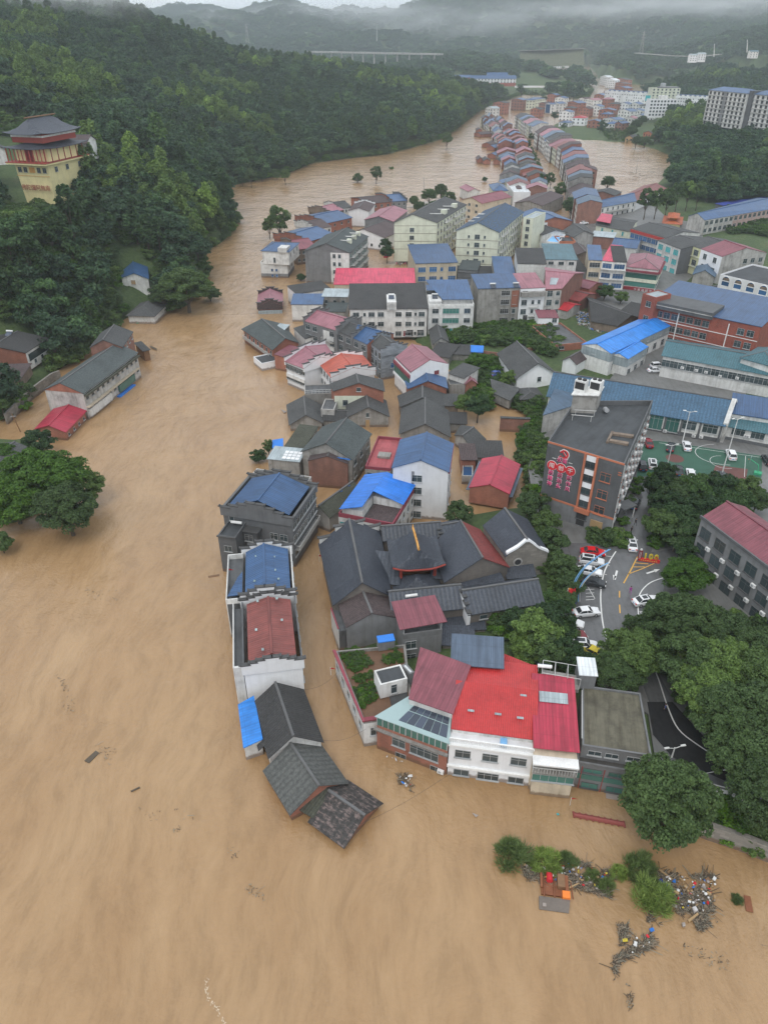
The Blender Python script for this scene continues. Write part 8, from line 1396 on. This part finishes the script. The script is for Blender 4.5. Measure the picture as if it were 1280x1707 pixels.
# driftwood island willows
for i, (x, y, r, lb) in enumerate([(853, 1427, 1.9, 'upright willow bush at the left tip of the debris raft'), (908, 1437, 1.5, 'willow bush behind the rusty machine'), (944, 1437, 1.1, 'small bent willow tuft right of the second bush'), (1066, 1447, 1.6, 'pale willow bush above the right debris raft'), (1088, 1492, 2.0, 'bright willow bush beside the navy sheet'), (1030, 1455, .9, 'low tuft on the middle of the debris raft'), (1010, 1478, .9, 'bent tuft on the trailing debris'), (985, 1460, .8, 'tiny tuft among white litter'), (1078, 1470, 1.1, 'tuft between the two willow bushes'), (1228, 1499, .6, 'small tuft beside the floating red board')]): T_('willow_%d' % (1 + i % 2), x, y, r, lb, -1.2 * r / 2, name='bush')
# ================================================================ garden crops, undergrowth (stuff)
def clumps(name, pts_, kind, smin, smax, seed):
 r = random.Random(seed); P_ = [tuple(p) for p in pts_]; forest_object(name, P_, kind, [r.randrange(len(kind)) for _ in P_], [r.uniform(smin, smax) for _ in P_], [r.uniform(0, 6.28) for _ in P_])
def fill(poly, z, step, seed, jit=.5):
 r = random.Random(seed); q = [at(x, y, z) for x, y in poly]; xs = [p.x for p in q]; ys = [p.y for p in q]; out = []; pl = [(p.x, p.y) for p in q]; X, Y = np.meshgrid(np.arange(min(xs), max(xs), step), np.arange(min(ys), max(ys), step)); X = X + nr.uniform(-jit, jit, X.shape) * step; Y = Y + nr.uniform(-jit, jit, Y.shape) * step; k = sdf(pl, X, Y) > 0; return X[k], Y[k]
gz = 5.4 - .6 + .05; G_ = []
for poly, st in (([(566, 1088), (600, 1078), (608, 1100), (585, 1112), (570, 1106)], .55), ([(576, 1108), (612, 1096), (622, 1106), (588, 1122)], .5), ([(583, 1130), (625, 1118), (628, 1130), (592, 1142)], .6), ([(588, 1148), (622, 1138), (628, 1165), (600, 1182)], .5), ([(636, 1094), (668, 1088), (672, 1104), (642, 1108)], .5), ([(640, 1076), (660, 1078), (672, 1086), (655, 1090)], .8)):
 X, Y = fill(poly, gz, st, 1); G_ += [(x, y, gz - .05) for x, y in zip(X, Y)]
clumps('vegetable_plants', G_, ['brightbush_1', 'bush_1', 'brightbush_2'], .22, .42, 4)
U = []
for poly, st, zz in (([(795, 560), (925, 565), (935, 580), (920, 600), (870, 580), (800, 580)], 1.4, 1.3), ([(865, 545), (915, 548), (925, 570), (860, 562)], 1.5, 1.3), ([(800, 548), (860, 546), (862, 560), (800, 560)], 1.3, 1.3), ([(880, 700), (905, 700), (912, 760), (905, 830), (878, 835), (880, 790), (860, 760), (872, 730)], 1.5, 1.6), ([(790, 612), (830, 600), (850, 640), (830, 650), (800, 640)], 1.7, 1), ([(835, 668), (895, 670), (905, 690), (870, 692), (835, 690)], 1.4, .8), ([(880, 830), (900, 900), (940, 990), (955, 1010), (940, 1015), (900, 960), (880, 880)], 1.5, 2.2), ([(985, 885), (1045, 900), (1040, 912), (985, 902)], 1.1, 3), ([(1090, 800), (1250, 815), (1190, 900), (1090, 915)], 2.0, 3), ([(860, 1080), (960, 1095), (990, 1130), (880, 1110)], 1.8, 2.5), ([(1190, 1350), (1290, 1385), (1290, 1415), (1190, 1375)], 1.0, 2.2), ([(1230, 385), (1290, 400), (1290, 380), (1250, 375)], 2, 3), ([(770, 640), (830, 650), (820, 680), (780, 676)], 1.5, .8), ([(1050, 1040), (1290, 1020), (1290, 1290), (1180, 1220), (1110, 1150)], 2.4, 3), ([(1200, 345), (1290, 352), (1290, 385), (1215, 390)], 3, 3), ([(720, 545), (795, 548), (790, 575), (750, 575)], 1.6, 1.3), ([(820, 1040), (850, 1035), (850, 1075), (815, 1070)], 1.2, 1.8), ([(1000, 212), (1055, 225), (1090, 245), (1010, 232)], 5, 1), ([(870, 150), (985, 160), (980, 168), (875, 158)], 9, 2)):
 X, Y = fill(poly, zz, st, 2); Z, sd_ = groundz(X, Y, True); U += [(x, y, max(z, .1)) for x, y, z, s in zip(X, Y, Z, sd_) if s > -.5]
clumps('undergrowth', U, ['bush_1', 'brightbush_1', 'bush_2'], .7, 1.6, 5)
# low growth under the wood, near slopes only
r9 = np.random.RandomState(8); Yb = r9.uniform(150, 520, 15000); Xb = r9.uniform(-1, .3, 15000) * (30 + .56 * Yb); Zb, sb = groundz(Xb, Yb, True); kb = inpoly(LAND1, Xb, Yb) & (sb > .3) & ~inpoly(CLEAR[2], Xb, Yb) & ~inpoly(pw([(200, 505), (200, 462), (250, 462), (266, 490), (270, 512), (230, 525)], 3), Xb, Yb) & ~inpoly(pw([(15, 322), (-20, 290), (0, 262), (110, 262), (150, 285), (105, 322)], 30), Xb, Yb)
clumps('undergrowth', list(zip(Xb[kb], Yb[kb], Zb[kb] - .2)), ['bush_1', 'bush_2', 'brightbush_1'], 1.2, 2.4, 12)
# shrubs along the wooded bank
B_ = []
for a, b in zip(LAND1[2:44], LAND1[3:45]):
 a, b = Vector(a), Vector(b); n_ = int((b - a).length / 2.2)
 for i in range(n_): p = a.lerp(b, i / max(1, n_)); B_.append((p.x + nr.uniform(-2.5, 1.5), p.y + nr.uniform(-.5, 3.5), nr.uniform(-.3, .8)))
clumps('bank_shrubs', [p for p in B_ if not any(inpoly(c, np.array([p[0]]), np.array([p[1]]))[0] for c in CLEAR[1:3])], ['bush_1', 'brightbush_2', 'bush_2'], 1.2, 2.6, 6)
# ================================================================ flotsam
MATS['drywood'] = mat('drywood', 'plain', (.33, .25, .17), .9); MATS['reedgrey'] = mat('reedgrey', 'plain', (.25, .235, .18), .9)
def raft(name, polys, n, seed, smax=1.6, z=.03):
 r = random.Random(seed); m = MB()
 for poly, k in polys:
  X, Y = fill(poly, 0, .13, seed); ids = list(range(len(X))); r.shuffle(ids)
  for i in (ids * 4)[:int(k * 3.2)]:
   if vnoise(X[i:i + 1], Y[i:i + 1], 1.3, 17)[0] < .36: continue
   l = r.uniform(.1, smax * .38) * (1 if r.random() < .93 else 3); a = r.gauss(.4, .9); dz = r.uniform(.0, .22); x, y = X[i], Y[i]; m.bar((x, y, z + dz), (x + l * math.cos(a), y + l * math.sin(a), z + dz + r.uniform(-.08, .12)), r.uniform(.012, .045), r.choice([0, 0, 1, 2]), 4)
 return tag(m.build(name, ['bark', 'drywood', 'reedgrey']), 'stuff' and None, kind='stuff')
raft('driftwood', [([(866, 1442), (905, 1432), (960, 1436), (1020, 1455), (1030, 1475), (1020, 1500), (985, 1490), (945, 1478), (900, 1478), (872, 1462)], 2100), ([(1088, 1452), (1130, 1462), (1190, 1460), (1200, 1500), (1170, 1545), (1120, 1520), (1100, 1490)], 2300), ([(1150, 1530), (1185, 1520), (1195, 1540), (1160, 1552)], 500), ([(1080, 1525), (1100, 1522), (1090, 1580), (1060, 1590), (1030, 1605), (1022, 1640), (1018, 1600), (1050, 1580)], 600), ([(1025, 1540), (1048, 1550), (1045, 1570), (1030, 1580)], 120), ([(660, 1290), (690, 1290), (686, 1320), (664, 1316)], 90)], 0, 3)
raft('driftwood', [([(90, 1120), (120, 1150), (130, 1180), (105, 1200), (110, 1160)], 20), ([(225, 1340), (300, 1350), (330, 1370), (250, 1370)], 10), ([(375, 1400), (400, 1410), (395, 1435), (380, 1425)], 8), ([(408, 1470), (440, 1490), (438, 1502), (412, 1490)], 12), ([(140, 980), (200, 985), (200, 1005), (150, 1000)], 20), ([(1135, 1575), (1215, 1590), (1210, 1620), (1150, 1610)], 20), ([(1240, 1545), (1285, 1560), (1270, 1580)], 22), ([(150, 1240), (200, 1250), (180, 1275)], 12), ([(270, 1350), (300, 1380), (310, 1400), (290, 1390)], 14), ([(1042, 1640), (1056, 1650), (1050, 1707), (1044, 1680)], 30), ([(820, 880), (850, 875), (850, 882)], 10)], 0, 9, .9)
raft('reeds', [([(1000, 305), (1110, 290), (1100, 296), (1010, 312)], 160), ([(1010, 262), (1080, 262), (1085, 270), (1020, 268)], 120), ([(1030, 285), (1090, 290), (1060, 298)], 120)], 0, 10, 3.5, .05)
r_ = random.Random(77)
LN = ['white foam scrap', 'pale plastic bottle', 'white bag', 'light blue bottle', 'small red crate piece', 'cream foam block']
def litter(i, x, y, s, mt, grp):
 p = at(x, y, .34); m = MB(); k = i % 3
 if k == 0: m.hexa([(-s, -s * .6, 0), (s * .9, -s * .7, 0), (s, s * .6, 0), (-s * .8, s * .7, 0)], [(-s * .9, -s * .5, s * .5), (s * .8, -s * .6, s * .6), (s * .9, s * .5, s * .5), (-s * .7, s * .6, s * .45)])
 elif k == 1: m.bar((-s, 0, s * .4), (s * .5, 0, s * .4), s * .4, 0, 8); m.bar((s * .5, 0, s * .4), (s, 0, s * .4), s * .36, 0, 8, s * .14)
 else: m.ball((0, 0, s * .4), s * .8, 0, 6, .6)
 o = m.build('litter', mt); o.location = p; o.rotation_euler = (0, 0, r_.uniform(0, 6.28)); return tag(o, f'{dict(plastic="white", cleanwhite="white", bluetarp="blue", redpaint="red", lemon="yellow", palewood="tan")[mt]} piece of litter caught {grp}', 'litter', f'{dict(plastic="white", cleanwhite="white", bluetarp="blue", redpaint="red", lemon="yellow", palewood="tan")[mt]} litter {grp}')
i = 0
for poly, n_, grp in (([(872, 1440), (905, 1440), (960, 1440), (1020, 1460), (1022, 1490), (985, 1480), (945, 1470), (900, 1468)], 70, 'in the left debris raft'), ([(1100, 1460), (1190, 1465), (1196, 1495), (1170, 1535), (1120, 1510)], 85, 'in the right debris raft'), ([(664, 1292), (688, 1290), (684, 1316), (668, 1312)], 12, 'by the brick conservatory house'), ([(1040, 1540), (1092, 1530), (1090, 1570), (1040, 1600)], 8, 'on the trailing debris'), ([(640, 1255), (675, 1268), (672, 1276), (640, 1262)], 9, 'at the foot of the brick wall')):
 X, Y = fill(poly, 0, .3, 5); ids = list(range(len(X))); r_.shuffle(ids)
 for k in ids[:n_]:
  pt = Vector((X[k], Y[k], .1)); d = pt - Vector((0, 0, CH)); zc = d.y * CO - d.z * SI; litter(i, d.x / zc * FPX + 640, 853.5 - (d.y * SI + d.z * CO) / zc * FPX, r_.choice([.09, .12, .15, .2, .28]), r_.choice(['cleanwhite'] * 5 + ['plastic'] * 5 + ['palewood'] * 3 + ['bluetarp', 'redpaint'] + ['lemon'] * (r_.random() < .3)), grp); i += 1
def board(label, pts_, mt, name='board', z=.15, th=.08, cat='board'):
 q = [at(x, y, z) for x, y in pts_]; c = sum(q, Vector()) / len(q); m = MB(); lo = [p - c for p in q]; lo = lo[::-1] if (lo[1] - lo[0]).cross(lo[2] - lo[1]).z < 0 else lo; m.hexa([p - Vector((0, 0, th)) for p in lo], lo); o = m.build(name, mt); o.location = c; return tag(o, label, cat)
board('navy blue sheet lying on the right debris raft', [(1096, 1467), (1101, 1464), (1124, 1484), (1119, 1493)], 'navytarp', 'sheet', .45); board('floating dark red door right of the debris', [(1239, 1492), (1250, 1494), (1255, 1521), (1243, 1518)], 'rustmetal', 'door'); board('small brown board at the top of the right debris raft', [(1174, 1466), (1180, 1461), (1184, 1467), (1178, 1471)], 'wood', 'board', .4)
board('orange timber beam across the right debris raft', [(1146, 1533), (1162, 1521), (1164, 1524), (1148, 1537)], 'palewood', 'beam', .4, .2, 'beam'); board('long pale timber pole at the top of the right debris raft', [(1099, 1448), (1120, 1464), (1119, 1466), (1097, 1450)], 'palewood', 'pole', .4, .12, 'pole'); board('pale timber plank beside the rusty machine', [(948, 1478), (964, 1471), (965, 1473), (949, 1481)], 'palewood', 'plank', .3); board('white plastic box on the right debris raft', [(1153, 1512), (1159, 1510), (1163, 1517), (1157, 1521)], 'cleanwhite', 'box', .6, .35, 'box'); board('white bucket shaped piece below the plastic box', [(1136, 1538), (1141, 1537), (1142, 1543), (1138, 1544)], 'cleanwhite', 'bucket', .5, .3, 'bucket')
board('yellow painted board on the trailing debris', [(1036, 1565), (1045, 1564), (1046, 1569), (1038, 1570)], 'lemon', 'board', .3); board('drifting brown door panel on the open left water', [(141, 1268), (160, 1251), (166, 1255), (149, 1272)], 'bark', 'door', .1); board('dark plank drifting in the open water', [(218, 1318), (233, 1311), (234, 1313), (219, 1320)], 'bark', 'plank'); board('faint brown panel beside the grey river house', [(347, 960), (366, 957), (366, 960), (348, 963)], 'wood', 'panel', .04); board('green basin lid floating left of the debris', [(927, 1356), (930, 1355), (932, 1358), (929, 1359)], 'tealcloth', 'lid'); board('green tarp floating by the hipped river house', [(224, 535), (233, 533), (237, 536), (229, 539)], 'greenplastic', 'tarp', .3, .1, 'tarp'); board('white foam board drifting by the red shed', [(150, 690), (156, 689), (157, 692), (152, 693)], 'cleanwhite', 'foam_board', .2); board('long tilted plank at the ruined hut', [(252, 576), (262, 581), (261, 583), (250, 578)], 'bark', 'plank', .5)
for x0, y0, lb in ((791, 1358, 'white bird-shaped scrap floating in the lower channel'), (472, 685, 'white scrap drifting by the low dark houses')): board(lb, [(x0 - 4, y0 - 3), (x0 - 1, y0 - 2), (x0 + 6, y0 + 1), (x0 + 2, y0 + 4)], 'cleanwhite', 'foam_scrap')
m = MB(); q = [(345, 1632), (343, 1650), (349, 1665), (360, 1678), (368, 1692), (378, 1712)]
for a_, b_ in zip(q, q[1:]):
 A_, B_ = at(*a_, .02), at(*b_, .02)
 for j in range(26): p = A_.lerp(B_, r_.random()) + Vector((r_.gauss(0, .12), r_.gauss(0, .1), 0)); s = r_.uniform(.02, .07); z = .02 + .04 * r_.random(); m.face([(p.x - s, p.y - s * .6, z), (p.x + s, p.y - s * .5, z), (p.x + s * .7, p.y + s, z), (p.x - s * .8, p.y + s * .7, z)])
tag(m.build('foam', mat('foam', 'plain', (.62, .5, .36), .6)), kind='stuff')
# rusty machine
c = at(924, 1488, 0); o = thing('sunken_loader', 'rusty orange loader half sunk in the flood with its wide grey bucket raised', 'loader', (c.x, c.y, -.3), R(-8));
m = MB(); m.box(-1.6, -.5, 0, 1.6, 1.8, .55); m.box(-1.7, .2, .55, -1.45, 2.0, .9); m.box(1.2, -.2, .55, 1.6, 2.0, .9); m.build('frame', 'rustmetal', o); m = MB(); m.box(.3, .3, .551, 1.15, 1.9, 1.25); m.build('engine_cover', 'wood', o); m = MB(); m.box(.8, -.9, .3, 1.7, -.05, 1.1); m.build('cab_panel', 'orange', o)
m = MB(); m.bar((-.6, 1.0, .9), (-.6, 1.9, .9), .38, 0, 14); m.build('drum', 'redpaint', o); m = MB()
for x in (-1.3, -.1): m.bar((x, 1.2, .7), (x, -.9, .8), .09, 0, 6)
m.bar((1.9, 1.6, .6), (2.1, -.6, .5), .07, 0, 5); m.build('lift_arm', 'rustmetal', o); m = MB(); m.hexa([(-1.9, -2.3, .3), (1.5, -2.3, .3), (1.7, -.9, .2), (-1.9, -.9, .2)], [(-1.9, -2.3, .42), (1.5, -2.3, .42), (1.7, -.9, .75), (-1.9, -.9, .75)]); m.build('bucket', 'bucket', o); m = MB(); m.box(-1.5, -2.0, .45, -1.1, -1.6, .65); m.build('foam_on_bucket', 'cleanwhite', o)
# rubbish heap by the courtyard
raft_ = MB(); r_ = random.Random(4); X, Y = fill([(955, 520), (985, 525), (1028, 545), (1000, 560), (965, 545)], 1.6, .5, 8)
for x, y in zip(X, Y):
 for _ in range(2): s = r_.uniform(.1, .5); a = r_.uniform(0, 3.1); z = 1.7 + r_.uniform(0, .8); raft_.bar((x, y, z), (x + s * 2.4 * math.cos(a), y + s * 2.4 * math.sin(a), z + r_.uniform(-.3, .3)), r_.uniform(.03, .16), r_.choice([0, 1, 2, 3, 4]), 4)
tag(raft_.build('rubbish_heap', ['wood', 'soot', 'metalgrey', 'plastic', 'bluetarp']), kind='stuff')
# fishing-net racks and red pennants, overhead wires
for i, (x0, y0, z0, x1, y1, z1, lb) in enumerate([(506, 1150, 4.8, 566, 1118, 6, 'upper wire strung across the flooded lane to the garden terrace'), (536, 1234, 4.5, 610, 1215, 4.6, 'lower wire strung across the flooded lane'), (560, 1390, 3, 750, 1290, 5, 'long wire across the lower channel'), (270, 520, 6, 455, 520, 6, 'wire spanning the river at the upper bend')]):
 a, b = at(x0, y0, z0), at(x1, y1, z1); m = MB(); k = 10
 for j in range(k): f = lambda t: a.lerp(b, t) - Vector((0, 0, 1.0 * math.sin(math.pi * t))); m.bar(f(j / k), f((j + 1) / k), .018, 0, 3)
 tag(m.build('overhead_wire', 'soot'), lb, 'wire')
for x, y, z, lb in ((532, 925, 5, 'red flag hanging by the temple lane wall'), (551, 1113, 5, 'red flag on the wire beside the garden terrace'), (381, 948, 8, 'red flag on the terrace of the navy roofed white house'), (952, 1330, 3, 'red and white flag pole on the corner of the balcony house')):
 c = at(x, y, z); m = MB()
 for j in range(3): m.face([(c.x + j * .3, c.y, c.z - .04 * j * j), (c.x + j * .3 + .3, c.y, c.z - .04 * (j + 1) ** 2), (c.x + j * .3 + .3, c.y + .1, c.z - .4), (c.x + j * .3, c.y + .1, c.z - .4)])
 o = m.build('flag', 'redpaint'); tag(o, lb, 'flag'); mm = MB(); mm.bar((c.x, c.y, c.z - 1.6), (c.x, c.y, c.z + .1), .03, 0, 4); mm.build('pole', 'trim', o)
